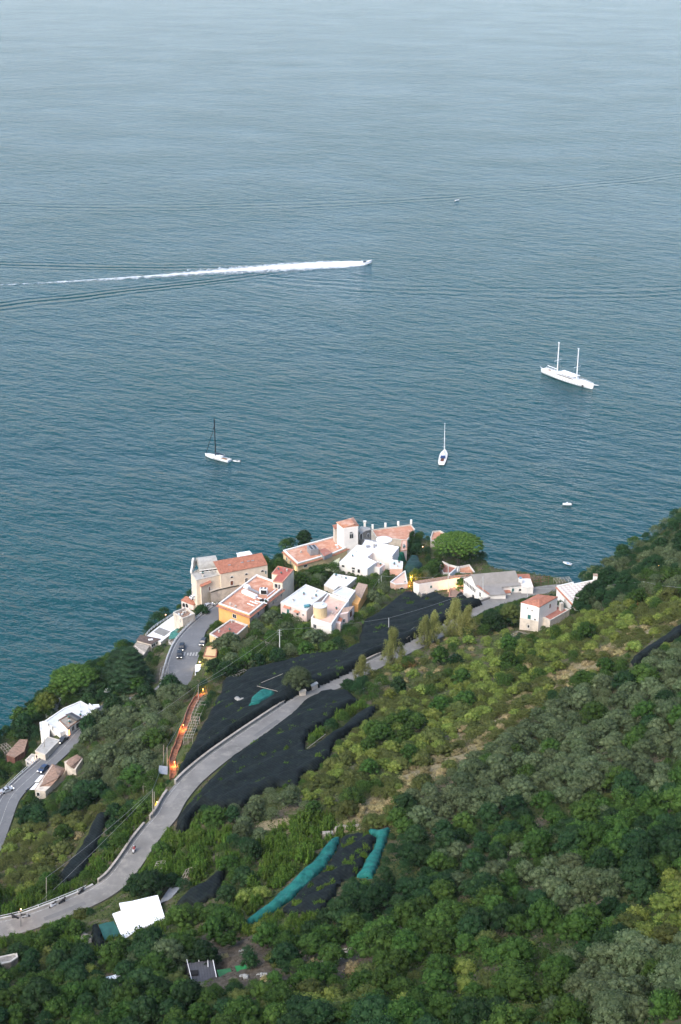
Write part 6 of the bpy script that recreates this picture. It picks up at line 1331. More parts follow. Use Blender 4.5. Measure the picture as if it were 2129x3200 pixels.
# name of the place, outline in the photograph, spacing in metres, mixture
REG = [
 ('on the dry grassy band', O((770,1890),(1000,1735),(1200,1592),(1400,1482),(1520,1412),(1568,1385),(1568,1425),(1540,1450),(1380,1540),(1200,1662),(1020,1787),(900,1865),(920,1930),(830,1910)), 2.3, {'tan': .52, 'moss': .28, 'lime': .20}),
 ('in the gap of the lower black net', [Z('k', *q) for q in ((470,950),(520,860),(700,740),(850,660),(870,690),(740,790),(600,880),(520,960))], 1.7, {'lemon': .8, 'lime': .2}),
 ('on the bare yard by the metal shed', O((430,2165),(520,2150),(590,2160),(640,2200),(610,2270),(500,2275)), 5.0, {'green': .5, 'tan': .3, 'dark': .2}),
 ('beside the bare earth track', O((650,2199),(778,2165),(877,2172),(976,2090),(1045,2060),(1045,2130),(930,2198),(838,2238),(745,2258),(713,2265),(655,2232)), 4.2, {'tan': .4, 'green': .35, 'dark': .25}),
 ('in the stand beside the teal nets', O((790,2010),(860,1990),(900,1950),(950,1930),(1000,1990),(1000,2080),(960,2100),(880,2160),(790,2150),(730,2120),(740,2060)), 3.9, {'dark': .75, 'green': .15, 'olive': .1}),
 ('on rows around the teal nets', O((560,2060),(640,1950),(720,1960),(760,1990),(790,2010),(740,2060),(730,2120),(780,2160),(600,2180),(540,2120),(530,2080)), 2.0, {'lemon': .85, 'lime': .15}),
 ('on rows around the teal nets', O((600,1940),(680,1890),(780,1890),(900,1910),(860,2010),(780,2040),(700,2060),(600,2110),(560,2060)), 2.0, {'lemon': .85, 'lime': .15}),
 ('in the grove above the teal nets', O((560,1850),(640,1815),(700,1830),(720,1870),(690,1900),(620,1930),(550,1970),(520,1930),(530,1880)), 4.3, {'olive': .75, 'dark': .25}),
 ('in the thicket left of the teal nets', O((590,1890),(700,1860),(740,1890),(700,1950),(620,1990),(560,1960),(560,1920)), 3.8, {'green': .8, 'dark': .2}),
 ('beside the lower road bend', O((410,1900),(560,1850),(560,1960),(530,2010),(480,2060),(400,2040),(300,2040),(300,1990),(380,1930)), 2.1, {'lemon': .8, 'green': .1, 'lime': .1}),
 ('around the white tarpaulin', O((0,2140),(150,2120),(260,2120),(400,2090),(560,2080),(570,2160),(430,2160),(250,2200),(0,2210)), 3.0, {'green': .45, 'lemon': .4, 'dark': .15}),
 ('on the vine covered bank', O((640,2260),(760,2250),(900,2215),(1040,2170),(1200,2170),(1300,2200),(1290,2270),(1230,2357),(560,2357),(560,2290)), 3.7, {'moss': .35, 'lime': .15, 'green': .5}),
 ('in the lower left corner', O((0,2200),(250,2200),(430,2165),(430,2250),(520,2280),(640,2260),(560,2357),(0,2357)), 3.5, {'green': .45, 'dark': .2, 'moss': .2, 'lime': .15}),
 ('in the right hillside grove', O((930,1790),(1010,1750),(1120,1690),(1210,1650),(1320,1600),(1440,1555),(1600,1480),(1620,1830),(1470,1850),(1380,1840),(1290,1870),(1180,1860),(1060,1900),(1000,1950),(960,1900),(930,1860)), 3.9, {'olive': .72, 'green': .17, 'dark': .07, 'moss': .04}),
 ('in the pocket above the vines', O((1200,2020),(1300,2000),(1420,2040),(1400,2110),(1290,2140),(1220,2090)), 3.9, {'olive': .85, 'dark': .15}),
 ('in the lower right corner grove', O((1290,2380),(1250,2330),(1330,2250),(1430,2190),(1620,2160),(1620,2400)), 3.8, {'olive': .88, 'green': .12}),
 ('on the right edge spur', O((1430,2150),(1568,2000),(1640,1980),(1640,2170),(1430,2195)), 2.6, {'moss': .4, 'lime': .4, 'green': .2}),
 ('in the lower right mixed wood', O((1000,1950),(1060,1900),(1290,1870),(1620,1800),(1620,2170),(1430,2195),(1250,2300),(1200,2170),(1040,2170),(1030,2080),(960,2040),(960,1960)), 3.6, {'green': .52, 'dark': .26, 'olive': .12, 'moss': .1}),
 ('behind the two storey house', O((1340,1360),(1400,1330),(1480,1350),(1440,1400),(1330,1420)), 3.3, {'dark': .7, 'olive': .3}),
 ('in the brush above the grove', O((700,1800),(860,1650),(900,1620),(980,1560),(1180,1490),(1350,1400),(1568,1370),(1620,1400),(1568,1480),(1300,1580),(1100,1690),(900,1810),(760,1900),(690,1870)), 2.7, {'lime': .50, 'moss': .22, 'green': .18, 'tan': .10}),
 ('in fields beside the upper road', O((850,1590),(900,1520),(1010,1470),(1120,1430),(1200,1450),(1180,1490),(980,1560),(880,1620)), 4.2, {'lime': .4, 'tan': .35, 'green': .15, 'moss': .1}),
 ('on the right headland', O((1330,1340),(1400,1290),(1450,1240),(1520,1180),(1640,1120),(1640,1320),(1500,1330),(1400,1350)), 3.5, {'olive': .5, 'dark': .3, 'green': .2}),
 ('behind the chequered roof', O((1390,1330),(1640,1290),(1640,1380),(1400,1400)), 3.5, {'olive': .55, 'green': .25, 'moss': .2}),
 ('around the parapet house', O((330,1380),(430,1350),(470,1390),(440,1440),(400,1420),(330,1450)), 2.8, {'dark': .5, 'green': .5}),
 ('on the cliff edge', O((0,1690),(120,1560),(250,1450),(340,1400),(400,1480),(300,1600),(200,1640),(90,1720),(40,1790),(0,1800)), 3.3, {'dark': .55, 'green': .45}),
 ('in the village gardens', O((560,1330),(1120,1300),(1120,1380),(960,1400),(860,1440),(700,1510),(560,1545),(470,1560),(480,1440)), 3.0, {'green': .5, 'lime': .15, 'olive': .25, 'dark': .1}),
 ('in the grove between the roads', O((200,1640),(300,1600),(400,1560),(470,1560),(440,1650),(400,1720),(370,1790),(330,1800),(200,1830),(150,1760)), 3.6, {'olive': .72, 'green': .20, 'dark': .08}),
 ('in the wood above the coast road', O((90,1860),(130,1760),(200,1700),(330,1790),(300,1850),(240,1850),(120,1900),(60,1900)), 3.5, {'dark': .45, 'green': .4, 'olive': .15}),
 ('on the bank above the coast road', O((0,1900),(120,1890),(250,1850),(240,1900),(180,1980),(120,2040),(60,2060),(0,2060)), 2.8, {'moss': .6, 'lime': .15, 'tan': .15, 'green': .1}),
 ('above the white road railing', O((0,2050),(120,2040),(240,1980),(330,1850),(420,1790),(400,1880),(330,1950),(230,2040),(60,2110),(0,2110)), 2.3, {'lemon': .6, 'green': .25, 'moss': .15}),
]
DEFAULT = ('elsewhere on the slope', 3.4, {'green': .5, 'dark': .2, 'moss': .3})
REGP = [(n_, p_, s_, m_) for n_, p_, s_, m_ in REG]
# what must stay clear, as seen in the photograph
CLEAR = []
for nm, (h_, W_, zb_) in HH.items():
    if nm == 'chequer_roof_house': continue
    pts = [proj(*w) for w in W_]+[proj(w[0], w[1], w[2]-min(3.2, (w[2]-zb_-1.5)*.5)) for w in W_]
    pts = sorted(set((round(a, 1), round(b, 1)) for a, b in pts))
    def cross(o_, a, b): return (a[0]-o_[0])*(b[1]-o_[1])-(a[1]-o_[1])*(b[0]-o_[0])
    lo = []; hi = []
    for p in pts:
        while len(lo) > 1 and cross(lo[-2], lo[-1], p) <= 0: lo.pop()
        lo.append(p)
    for p in reversed(pts):
        while len(hi) > 1 and cross(hi[-2], hi[-1], p) <= 0: hi.pop()
        hi.append(p)
    CLEAR.append((lo[:-1]+hi[:-1], 1))
for px in NETPX: CLEAR.append((px, 2))
for line, hw in ROADS:
    a = offset_line(line, hw-.2); b = offset_line(line, -hw+.9 if line is road_up else -RWR+.6); pa = [proj(*q) for q in a]; pb_ = [proj(*q) for q in b]
    if line is road_lo:  # trees may lean over the part of the coast road that passes behind the cedars
        k0, k1 = il(218, 2298), il(545, 2142)
        for i0, i1 in ((0, k0), (k1, len(line))): CLEAR.append((pa[i0:i1]+pb_[i0:i1][::-1], 3))
    else: CLEAR.append((pa+pb_[::-1], 3))
pl0 = [proj(*q) for q in offset_line(PATH_LINE, 2.2)]; pl1 = [proj(*q) for q in offset_line(PATH_LINE, -2.6)]; CLEAR.append((pl0+pl1[::-1], 3))
for q in [[Z('e', *q) for q in ((955,850),(1085,850),(1085,1040),(1000,1090),(950,1060))], [Z('e', *q) for q in ((1015,590),(1120,590),(1110,700),(1020,700))], [Z('d', *q) for q in ((590,830),(820,880),(805,1120),(900,1165),(575,1150))], [Z('d', *q) for q in ((1000,600),(1402,577),(1432,640),(1215,850),(1150,880),(1000,740))], [Z('d', *q) for q in ((-100,330),(720,330),(1200,480),(1180,640),(700,640),(540,470),(0,520))], O((255,2055),(385,2040),(390,2110),(265,2150),(200,2150),(205,2120)), [Z('w', *q) for q in ((120,690),(560,690),(1040,755),(1280,760),(1300,900),(1030,950),(600,960),(300,1100))],
          [Z('t', *q) for q in ((330,330),(1140,270),(1420,640),(1000,640),(480,560))], [Z('q', *q) for q in ((0,200),(900,0),(1000,400),(700,700),(300,950),(0,900))],
          [Z('c', *q) for q in ((580,350),(740,320),(900,600),(820,740),(1300,740),(1400,620),(1000,560))], [Z('e', *q) for q in ((650,440),(880,460),(760,760),(640,700))], [Z('f', *q) for q in ((0,880),(340,820),(340,1060),(120,1080))]]: CLEAR.append((q, 3))
roadpts = np.concatenate([road_up[:, :2], road_lo[:, :2]]); rhw = np.concatenate([np.full(len(road_up), 3.6), np.maximum(RWR+.2, 4.1)])
# candidates on a jittered grid; each keeps its place if its spacing rank allows
g_ = np.random.default_rng(42); cand = []
stp = 1.25
xs = np.arange(-170, 250, stp); ys = np.arange(135, 600, stp); A_, B_ = np.meshgrid(xs, ys); A_ = A_+g_.uniform(-.5, .5, A_.shape); B_ = B_+g_.uniform(-.5, .5, B_.shape)
A_ = A_.ravel(); B_ = B_.ravel(); Hc = Hxy(A_, B_); landq = in_poly(A_, B_, land) & (Hc > 5)
A_, B_, Hc = A_[landq], B_[landq], Hc[landq]
U_, V_ = proj(A_, B_, Hc); ok = (U_ > -700) & (U_ < 2900) & (V_ > 1300) & (V_ < 3420)
for p in NETS: ok &= ~in_poly(A_, B_, inset(ccw([(*q, 0) for q in p]), -.6))
for p in FOOT: ok &= ~in_poly(A_, B_, inset(p, -1.3))
A_, B_, Hc, U_, V_ = [q[ok] for q in (A_, B_, Hc, U_, V_)]
for i in range(0, len(A_), 4000):
    d = np.hypot(A_[i:i+4000, None]-roadpts[None, :, 0], B_[i:i+4000, None]-roadpts[None, :, 1])-rhw[None]
    if i == 0: RD = []
    RD.append(d.min(1))
RD = np.concatenate(RD); PD = np.full(len(A_), 99.)
for q in PATH_LINE: PD = np.minimum(PD, np.hypot(A_-q[0], B_-q[1]))
ok = (RD > .4) & (PD > 2.2); A_, B_, Hc, U_, V_, RD = [q[ok] for q in (A_, B_, Hc, U_, V_, RD)]
order = g_.permutation(len(A_)); regid = np.full(len(A_), -1)
for ri in range(len(REGP)-1, -1, -1): regid[in_poly(U_, V_, REGP[ri][1])] = ri
nb_ = np.where(regid < 0)[0]; bd_ = np.full(len(nb_), 1e9); bi_ = np.zeros(len(nb_), int)
for ri in range(len(REGP)):
    pp_ = np.array(REGP[ri][1]+[REGP[ri][1][0]]); d_ = seg_dist(U_[nb_], V_[nb_], pp_); q_ = d_ < bd_; bd_[q_] = d_[q_]; bi_[q_] = ri
NEAR = dict(zip(nb_.tolist(), bi_.tolist()))
cell = {}; placed = []
Rr = {'olive': 2.7, 'green': 2.6, 'dark': 2.8, 'lime': 1.9, 'moss': 2.1, 'lemon': 1.5, 'tan': 1.3}; Hh = {'olive': 4.7, 'green': 5.0, 'dark': 5.6, 'lime': 2.5, 'moss': 2.3, 'lemon': 2.6, 'tan': 1.3}
CLP = [(np.array(c), m_, np.array(c).min(0), np.array(c).max(0)) for c, m_ in CLEAR]
def blocked(x, y, z, r, h):
    smp = [(0, h), (-.6*r, h*.75), (.6*r, h*.75), (-.95*r, h*.4), (.95*r, h*.4), (0, h*.45)]
    for dx, dz in smp:
        u, v = proj(x+dx, y, z+dz)
        for c, m_, lo, hi in CLP:
            if lo[0] <= u <= hi[0] and lo[1] <= v <= hi[1] and bool(in_poly(np.array(u), np.array(v), c)): return True
    return False
for i in order:
    ri = regid[i]; name_, sp_, mix = (DEFAULT if ri < 0 else (REGP[ri][0], REGP[ri][2], REGP[ri][3]))
    if ri < 0: name_ = REGP[NEAR[int(i)]][0]
    x, y = A_[i], B_[i]; r_ = g_.random(); kd = None
    # species stand in clumps rather than salt and pepper
    r_ = (.5+.5*math.sin(x*.23+1.3*math.sin(y*.17))*math.cos(y*.21+x*.05))*.45+r_*.55
    tot = 0
    for k_, w in mix.items():
        tot += w
        if r_ <= tot: kd = k_; break
    phs = (Hc[i]/2.6) % 1.0
    kd = kd or list(mix)[-1]
    if kd in ('lime', 'moss', 'lemon', 'tan') and phs > .62 and g_.random() < .85: continue
    sc = g_.uniform(*SPEC[kd][2])*(1 if g_.random() > .12 else 1.25); sp = sp_*(.8+.4*g_.random())
    if kd in ('olive', 'green', 'dark'): sp = max(sp, 2.9*sc)
    ci, cj = int(x//4), int(y//4); bad = False
    for a in (-2, -1, 0, 1, 2):
        for b in (-2, -1, 0, 1, 2):
            for (px_, py_, ps_) in cell.get((ci+a, cj+b), ()):
                if (px_-x)**2+(py_-y)**2 < ((ps_+sp)/2)**2: bad = True; break
            if bad: break
        if bad: break
    if bad: continue
    fit = False
    for tr in (1, .7, .5, .36):
        s2 = sc*tr
        if s2 < .3: break
        if kd in ('olive', 'green', 'dark') and ri >= 0 and bool(in_poly(np.array(U_[i]), np.array(V_[i]-Hh[kd]*s2*7), REGP[0][1])): continue
        if RD[i] < Rr[kd]*s2*.8: continue
        if not blocked(x, y, Hc[i], Rr[kd]*s2, Hh[kd]*s2): fit = True; break
    if not fit:
        continue
    cell.setdefault((ci, cj), []).append((x, y, sp*tr)); placed.append((kd, x, y, Hc[i], s2, name_, U_[i], V_[i]))
from collections import Counter
print('PLANTS', Counter(p[0] for p in placed))
# the ones that show largest are objects of their own; beyond about 290 of a kind the rest are massed
byk = {}
for p in placed:
    u, v = p[6], p[7]; dep = math.hypot(p[2], CAMZ-p[3]); vis = -120 < u < 2250 and 1400 < v < 3300
    byk.setdefault(p[0], []).append(((p[4]*Rr[p[0]]/dep) if vis else 0, p))
LIM = {'olive': 295, 'green': 290, 'dark': 200, 'lime': 180, 'moss': 112, 'lemon': 290, 'tan': 200}
MASS = []; PROTO = {}
for kd, lst in byk.items():
    lst.sort(key=lambda q: -q[0]); nm, cat, _ = SPEC[kd]
    keep_ = [p for j, (sz, p) in enumerate(lst) if sz > 0 and j < LIM[kd]]; MASS += [p for j, (sz, p) in enumerate(lst) if not (sz > 0 and j < LIM[kd])]
    grp = {}
    for p in keep_: grp.setdefault(p[5], []).append(p)
    def rank(q, v, words): return words[min(len(words)-1, int(sum(1 for t_ in q if t_ < v)/max(1, len(q))*len(words)))]
    for j, p in enumerate(keep_):
        me = VAR[kd][j % len(VAR[kd])]; src = PROTO.get(id(me))
        if src is None: o = bpy.data.objects.new(nm, me); PROTO[id(me)] = o
        else: o = src.copy()
        COL.objects.link(o); s = p[4]; o.location = (p[1], p[2], p[3]-.15); o.rotation_euler = (g_.uniform(-.08, .08), g_.uniform(-.08, .08), g_.uniform(0, 6.28)); o.scale = (s*g_.uniform(.88, 1.15), s*g_.uniform(.88, 1.15), s*g_.uniform(.85, 1.12))
        G = grp[p[5]]; n_ = len(G)
        size = '' if n_ < 4 else rank([q[4] for q in G], p[4], ['small ', '', 'large '])
        if n_ == 1: wh = ''
        elif n_ < 7: wh = rank([q[6] for q in G], p[6], ['leftmost', 'left', 'middle', 'right', 'rightmost'][:max(2, n_)] if n_ > 2 else ['left', 'right'])+' one '
        elif n_ < 26: wh = rank([q[7] for q in G], p[7], ['upper', 'middle', 'lower'])+' '+rank([q[6] for q in G], p[6], ['left', 'centre', 'right'])+' '
        else: wh = rank([q[7] for q in G], p[7], ['topmost', 'upper', 'middle', 'lower', 'bottom'])+' '+rank([q[6] for q in G], p[6], ['far left', 'left', 'centre', 'right', 'far right'])+' '
        o['label'] = (size+LOOK[kd]+(', '+wh+'side,' if wh and 'one' not in wh else (', '+wh.strip()+',' if wh else ''))+' '+p[5]).strip(); o['category'] = cat; o['group'] = LOOK[kd].replace(' tree', ' trees').replace(' shrub', ' shrubs').replace(' bush', ' bushes')+' '+p[5]
k0, k1 = il(232, 2290), il(540, 2140); hl = offset_line(road_lo[k0:k1], -(3.7+1.6)); last = None; hj = 0
for q in hl:
    if last is not None and np.hypot(*(q[:2]-last)) < 3.0: continue
    last = q[:2].copy(); kd = 'olive' if hj % 3 else 'dark'; o = PROTO[id(VAR[kd][hj % 4])].copy(); COL.objects.link(o); s = 1.35+.25*math.sin(hj*2.3)
    o.location = (q[0], q[1], float(Hxy(q[0], q[1]))-.3); o.rotation_euler = (0, 0, hj*1.7); o.scale = (s*.9, s*.9, s*1.1); o['category'] = 'tree'
    o['label'] = ('tall silvery olive' if kd == 'olive' else 'tall dark evergreen')+' number %d from the villa end of the row screening the coast road' % (hj+1) if False else ('tall silvery olive in the row screening the coast road' if kd == 'olive' else 'tall dark evergreen in the row screening the coast road'); o['group'] = 'trees screening the coast road'; hj += 1
SH = [('k',180,880),('k',330,980),('k',430,1010),('k',230,1040),('k',150,1110),('k',320,1090),('k',510,770),('k',560,1040),('g',1020,790),('g',1180,1070),('g',1270,1010),('g',1450,1090),('g',1070,1210),('g',960,1330),('g',870,1400),('g',720,1010),('k',600,310),('k',520,330),('k',560,325),('k',740,320),('k',810,260),('k',690,390),('k',440,400),('k',160,430),('c',480,1130),('c',380,1240),('c',270,1360),('c',140,1420),('c',1180,1100),('c',830,1210),('c',520,1290),('c',90,1440),('k',780,270),('k',640,270),('i',870,420),('i',900,500),('i',850,480),('i',740,580),('i',980,480),('i',720,690),('i',960,440),('i',890,540),('i',840,560),('g',1290,990),('k',700,440),('k',560,480),('g',1480,130)]
pts_ = [(T(*Z(F, x, y), 2.0), 'lower' if F in 'gk' and y > 700 or F == 'g' else 'C' if F == 'i' else 'upper') for F, x, y in SH]
for ni, nn_, cnt in ((0, 'upper', 120), (1, 'lower', 90), (2, 'C', 45)):
    pa = np.array(NETS[ni]); lo_q, hi_q = pa.min(0), pa.max(0); pc_ = np.array(list(NETS[ni])+[NETS[ni][0]]); c_ = 0
    while c_ < cnt:
        q = g_.uniform(lo_q, hi_q)
        if in_poly(np.array(q[0]), np.array(q[1]), NETS[ni]) and seg_dist(np.array([q[0]]), np.array([q[1]]), pc_)[0] > 1.2:
            h_q = float(Hxy(*q))
            if abs((h_q/2.6) % 1-.5) < .3 or g_.random() < .2: pts_.append((np.array([q[0], q[1], h_q+1.5]), nn_)); c_ += 1
for i, (b, w_) in enumerate(pts_):
    o = PROTO[id(VAR['lemon'][i % 5])].copy(); COL.objects.link(o); s = .42+.5*((i*37) % 10)/10; s *= 1 if w_ == 'upper' else .8; b = b-np.array([0, 0, 0 if w_ == 'upper' else .25 if w_ == 'lower' else .8]); o.name = 'lemon_shoots'; o.location = (b[0], b[1], b[2]-.4); o.rotation_euler = (0, 0, i*1.3); o.scale = (s*1.3, s*.9, s*.8); o['category'] = 'bush'
    o['label'] = 'fresh lemon shoots poking up through the '+{'lower': 'lower black net below the road', 'C': 'black net between the teal strips', 'upper': 'upper black net'}[w_]; o['group'] = o['label'].replace('fresh ', '')
    uu_, vv_ = proj(*b); pn_ = np.array([proj(q[0], q[1], float(Hxy(q[0], q[1]))) for q in NETS[{'upper': 0, 'lower': 1, 'C': 2}[w_]]]); lo_q, hi_q = pn_.min(0), pn_.max(0)
    o['label'] += ', '+['top', 'upper', 'middle', 'lower', 'bottom'][int(np.clip((vv_-lo_q[1])/(hi_q[1]-lo_q[1])*5, 0, 4))]+' '+['far left', 'left', 'centre', 'right', 'far right'][int(np.clip((uu_-lo_q[0])/(hi_q[0]-lo_q[0])*5, 0, 4))]
# massed remainder: one object per kind
for kd in sorted(set(p[0] for p in MASS)):
    VV = []; FF = []; o_ = 0
    for p in [q for q in MASS if q[0] == kd]:
        me = VAR[kd][int(abs(p[1]*7)) % len(VAR[kd])]
        a = getattr(me, '_c', None)
        key = me.name
        if key not in PROTO:
            v = np.empty(len(me.vertices)*3, np.float32); me.vertices.foreach_get('co', v); n4 = int(np.sum([1 for q in me.polygons if len(q.vertices) == 4 and q.material_index == 0]))
            PROTO[key] = (v.reshape(-1, 3)[:n4*4], n4)
        v, n4 = PROTO[key]; a = p[1]; c, s_ = math.cos(a), math.sin(a); w = v*p[4]; w = np.stack([w[:, 0]*c-w[:, 1]*s_+p[1], w[:, 0]*s_+w[:, 1]*c+p[2], w[:, 2]+p[3]-.15], 1)
        VV.append(w); FF.append(np.arange(n4*4).reshape(-1, 4)+o_); o_ += n4*4
    if VV:
        o = link('distant_'+SPEC[kd][0]+'s', npmesh('massed_foliage', np.concatenate(VV), np.concatenate(FF), LM[kd])); tag(o, kind='stuff')
print('MASS', len(MASS))

# ------------------------------------------------------------------ undergrowth and grass
ug = leafmat('undergrowth_leaves', (.55, .55, .55), (1.0, 1.0, 1.0), tintattr=True, objvar=.0, trans=.2)
TINT = {'g': ((.045, .085, .020), (.085, .125, .030)), 'd': ((.020, .050, .018), (.045, .080, .028)), 't': ((.13, .135, .050), (.29, .265, .135)), 'v': ((.035, .080, .018), (.085, .135, .032)), 'e': ((.06, .052, .036), (.12, .10, .07)), 'f': ((.075, .125, .030), (.15, .19, .065)), 'm': ((.07, .085, .025), (.13, .13, .05))}
RT = ['t','g','e','e','d','g','g','g','d','g','g','v','g','d','d','d','v','d','d','f','f','g','g','d','d','g','g','d','m','g']
n = 560000; x = g_.uniform(-170, 250, n*2); y = 135+(600-135)*g_.random(n*2)**1.25
z = Hxy(x, y); k = in_poly(x, y, land) & (z > 4); x, y, z = x[k], y[k], z[k]; u, v = proj(x, y, z); k = ((u > -200) & (u < 2330) & (v < 3330) | (u > -650) & (u < 2850) & (g_.random(len(u)) < .35)) & (v > 1300) & (v < 3500)
for p in NETS[:8]: k &= ~in_poly(x, y, p)
for p in FOOT: k &= ~in_poly(x, y, inset(p, -.2))
x, y, z, u, v = [q[k] for q in (x, y, z, u, v)]
rd = np.full(len(x), 99.)
for q, h_ in zip(roadpts, rhw):
    m_ = (np.abs(x-q[0]) < 7) & (np.abs(y-q[1]) < 7)
    if m_.any(): rd[m_] = np.minimum(rd[m_], np.hypot(x[m_]-q[0], y[m_]-q[1])-h_)
for q in PATH_LINE:
    m_ = (np.abs(x-q[0]) < 3) & (np.abs(y-q[1]) < 3)
    if m_.any(): rd[m_] = np.minimum(rd[m_], np.hypot(x[m_]-q[0], y[m_]-q[1])-2.0)
k = rd > .15; x, y, z, u, v, rd = [q[k] for q in (x, y, z, u, v, rd)]
rid = np.full(len(x), -1)
for ri in range(len(REGP)-1, -1, -1): rid[in_poly(u, v, REGP[ri][1])] = ri
clump = np.clip(.5+.6*fnoise(x, y, 3.1, 61)+.5*fnoise(x, y, 7.7, 62), 0, 1.3)
codes = np.array([RT[r] if r >= 0 else 'g' for r in rid])
hgt = np.where(codes == 'v', 1.5, np.where(codes == 'e', .25, np.where(codes == 't', .8, .95)))*clump*np.clip(rd/1.5, .15, 1)
dens = np.where(codes == 'e', .10, np.where(codes == 'v', 1.0, np.where(clump > .25, .62, .3))); k = g_.random(len(x)) < dens
x, y, z, u, v, hgt, codes, clump = [q[k] for q in (x, y, z, u, v, hgt, codes, clump)]
N_ = len(x); print('UNDERGROWTH', N_)
zz = z+hgt*(.35+.65*g_.random(N_)**.6)
c1 = np.array([TINT[c][0] for c in codes]); c2 = np.array([TINT[c][1] for c in codes]); mixf = np.clip(.5+.7*fnoise(x, y, 11, 71)+.3*g_.normal(size=N_), 0, 1)[:, None]; col = c1*(1-mixf)+c2*mixf
dry = (fnoise(x, y, 19, 81) > .35) & (g_.random(N_) < .6) & (codes != 'v'); col[dry] = col[dry]*.35+np.array([.17, .145, .075])*.65
nn = g_.normal(size=(N_, 3))*.6+np.array([0, 0, .9]); nn /= np.linalg.norm(nn, axis=1)[:, None]; t = np.cross(nn, g_.normal(size=(N_, 3))); t /= np.linalg.norm(t, axis=1)[:, None]; b = np.cross(nn, t)
isg = (codes == 't') | (codes == 'f') | dry; gr = isg & (g_.random(N_) < .6)
t[gr] = np.array([.1, 0, .9])+g_.normal(size=(gr.sum(), 3))*.25
s = (g_.uniform(.11, .24, N_)*np.where(gr, 1.6, 1.25))[:, None]; bw = np.where(gr, .25, .65)[:, None]
p = np.stack([x, y, zz], 1); V = np.stack([p-t*s, p-b*s*bw, p+t*s, p+b*s*bw], 1).reshape(-1, 3)
o = link('undergrowth', npmesh('undergrowth', V, np.arange(N_*4).reshape(-1, 4), ug, tint=np.repeat(col, 4, axis=0))); tag(o, kind='stuff')

# ------------------------------------------------------------------ trees that stand out
def tree(name, label, base, crown, trunk, m, cat='tree', size=.28, dens=.85, core=.7, cover=1.15, up=.25):
    rt = thing(name, label, cat, tuple(base)); g = np.random.default_rng(len(label)*7)
    me = crown_mesh('crown', crown, size, dens, m, g, core=core, cover=cover, up=up); link('crown', me, rt)
    mb = MB()
    for a, b, r0, r1 in trunk: mb.tube(a, b, r0, r1, 8)
    mb.build('trunk', BARK, rt, org=(0, 0, 0)); return rt
def umbrella(r, h, seed, n=60, th=2.2, sc=.12):
    g = np.random.default_rng(seed); L_ = []
    for i in range(n):
        a = i*2.399; k = math.sqrt((i+.5)/n); s = r*g.uniform(sc, sc*1.6); z = h+th*math.sqrt(max(0, 1-k*k))-s*.4+g.uniform(-.3, .3)
        L_.append((math.cos(a)*k*r*g.uniform(.95, 1.03), math.sin(a)*k*r*g.uniform(.95, 1.03), z, s, s, s*.6))
    return L_
def utrunk(r, h, lean=(0, 0), nb=9, r0=.45):
    f = h*.45; t = [((0, 0, -1.5), (lean[0], lean[1], f), r0, r0*.75)]
    for i in range(nb): a = i*6.283/nb+.3; k = .45+.4*((i*37) % 10)/10; t.append(((lean[0], lean[1], f), (math.cos(a)*r*k*.5, math.sin(a)*r*k*.5, f+(h-f)*.75), r0*.4, r0*.26)); t.append(((math.cos(a)*r*k*.5, math.sin(a)*r*k*.5, f+(h-f)*.75), (math.cos(a)*r*k, math.sin(a)*r*k, h+.9), r0*.26, .07))
    return t
b = T(*Z('c', 1060, 650)); tree('stone_pine', 'big umbrella shaped stone pine spreading over the pink terraces', b, umbrella(10.6, 8.8, 3, 170, 4.6, .075), utrunk(10.6, 8.8, (.3, 0), 14, .65), LM['pine'], size=.32)
b = T(*Z('f', 815, 395)); tree('stone_pine', 'umbrella pine with bare open branches right above the white villa', b, umbrella(6.0, 7.0, 5, 60, 1.9, .13), utrunk(6.0, 7.0, (0, 0), 9, .32), LM['pine'])
b = T(*Z('f', 920, 330)); tree('stone_pine', 'larger dark umbrella pine between the villa and the cedar', b, umbrella(8.0, 8.5, 6, 80, 2.6, .11), utrunk(8.0, 8.5, (0, 0), 9, .4), LM['pine'])
b = T(*Z('e', 350, 500)); tree('stone_pine', 'lone rounded pine on the cliff edge against the sea', b, [(q[0], q[1], q[2]*.9, q[3], q[4], q[5]*1.3) for q in umbrella(3.3, 4.6, 8, 40, 3.2, .16)]+[(0, 0, 5.2, 2.3, 2.3, 1.9)], utrunk(3.3, 4.0, (0, 0), 6, .25), LM['moss'])
def cedar(r, h, seed, tiers=7):
    g = np.random.default_rng(seed); L_ = []
    for t in range(tiers):
        z = h*(.22+.78*t/(tiers-1)); rr = r*(1-.75*(t/(tiers-1))**1.3); n_ = int(7+rr*3.2)
        for i in range(n_):
            a = i*6.283/n_+t*.7; k = rr*g.uniform(.45, 1.0); s = g.uniform(.9, 1.6); L_.append((math.cos(a)*k, math.sin(a)*k, z-k*.06+g.uniform(-.2, .2), s*1.15, s*1.15, s*.42))
    return L_
b = T(*Z('e', 210, 1180)); tree('cedar', 'broad layered dark cedar over the lamplit garden', b, cedar(7.5, 15, 4, 8), [((0, 0, -1), (0, 0, 14), .5, .12)], LM['cedar'])
b = T(*Z('e', 60, 1130)); tree('cedar', 'second layered cedar nearer the white villa', b, cedar(6.5, 12.5, 9, 7), [((0, 0, -1), (0, 0, 12), .45, .1)], LM['cedar'])
b = T(*Z('f', 1060, 360)); tree('cedar', 'low bluish cedar between the umbrella pine and villa roof', b, cedar(5.0, 8, 12, 5), [((0, 0, -1), (0, 0, 7.5), .3, .1)], LM['cedar'])
b = T(*Z('c', 500, 500)); 
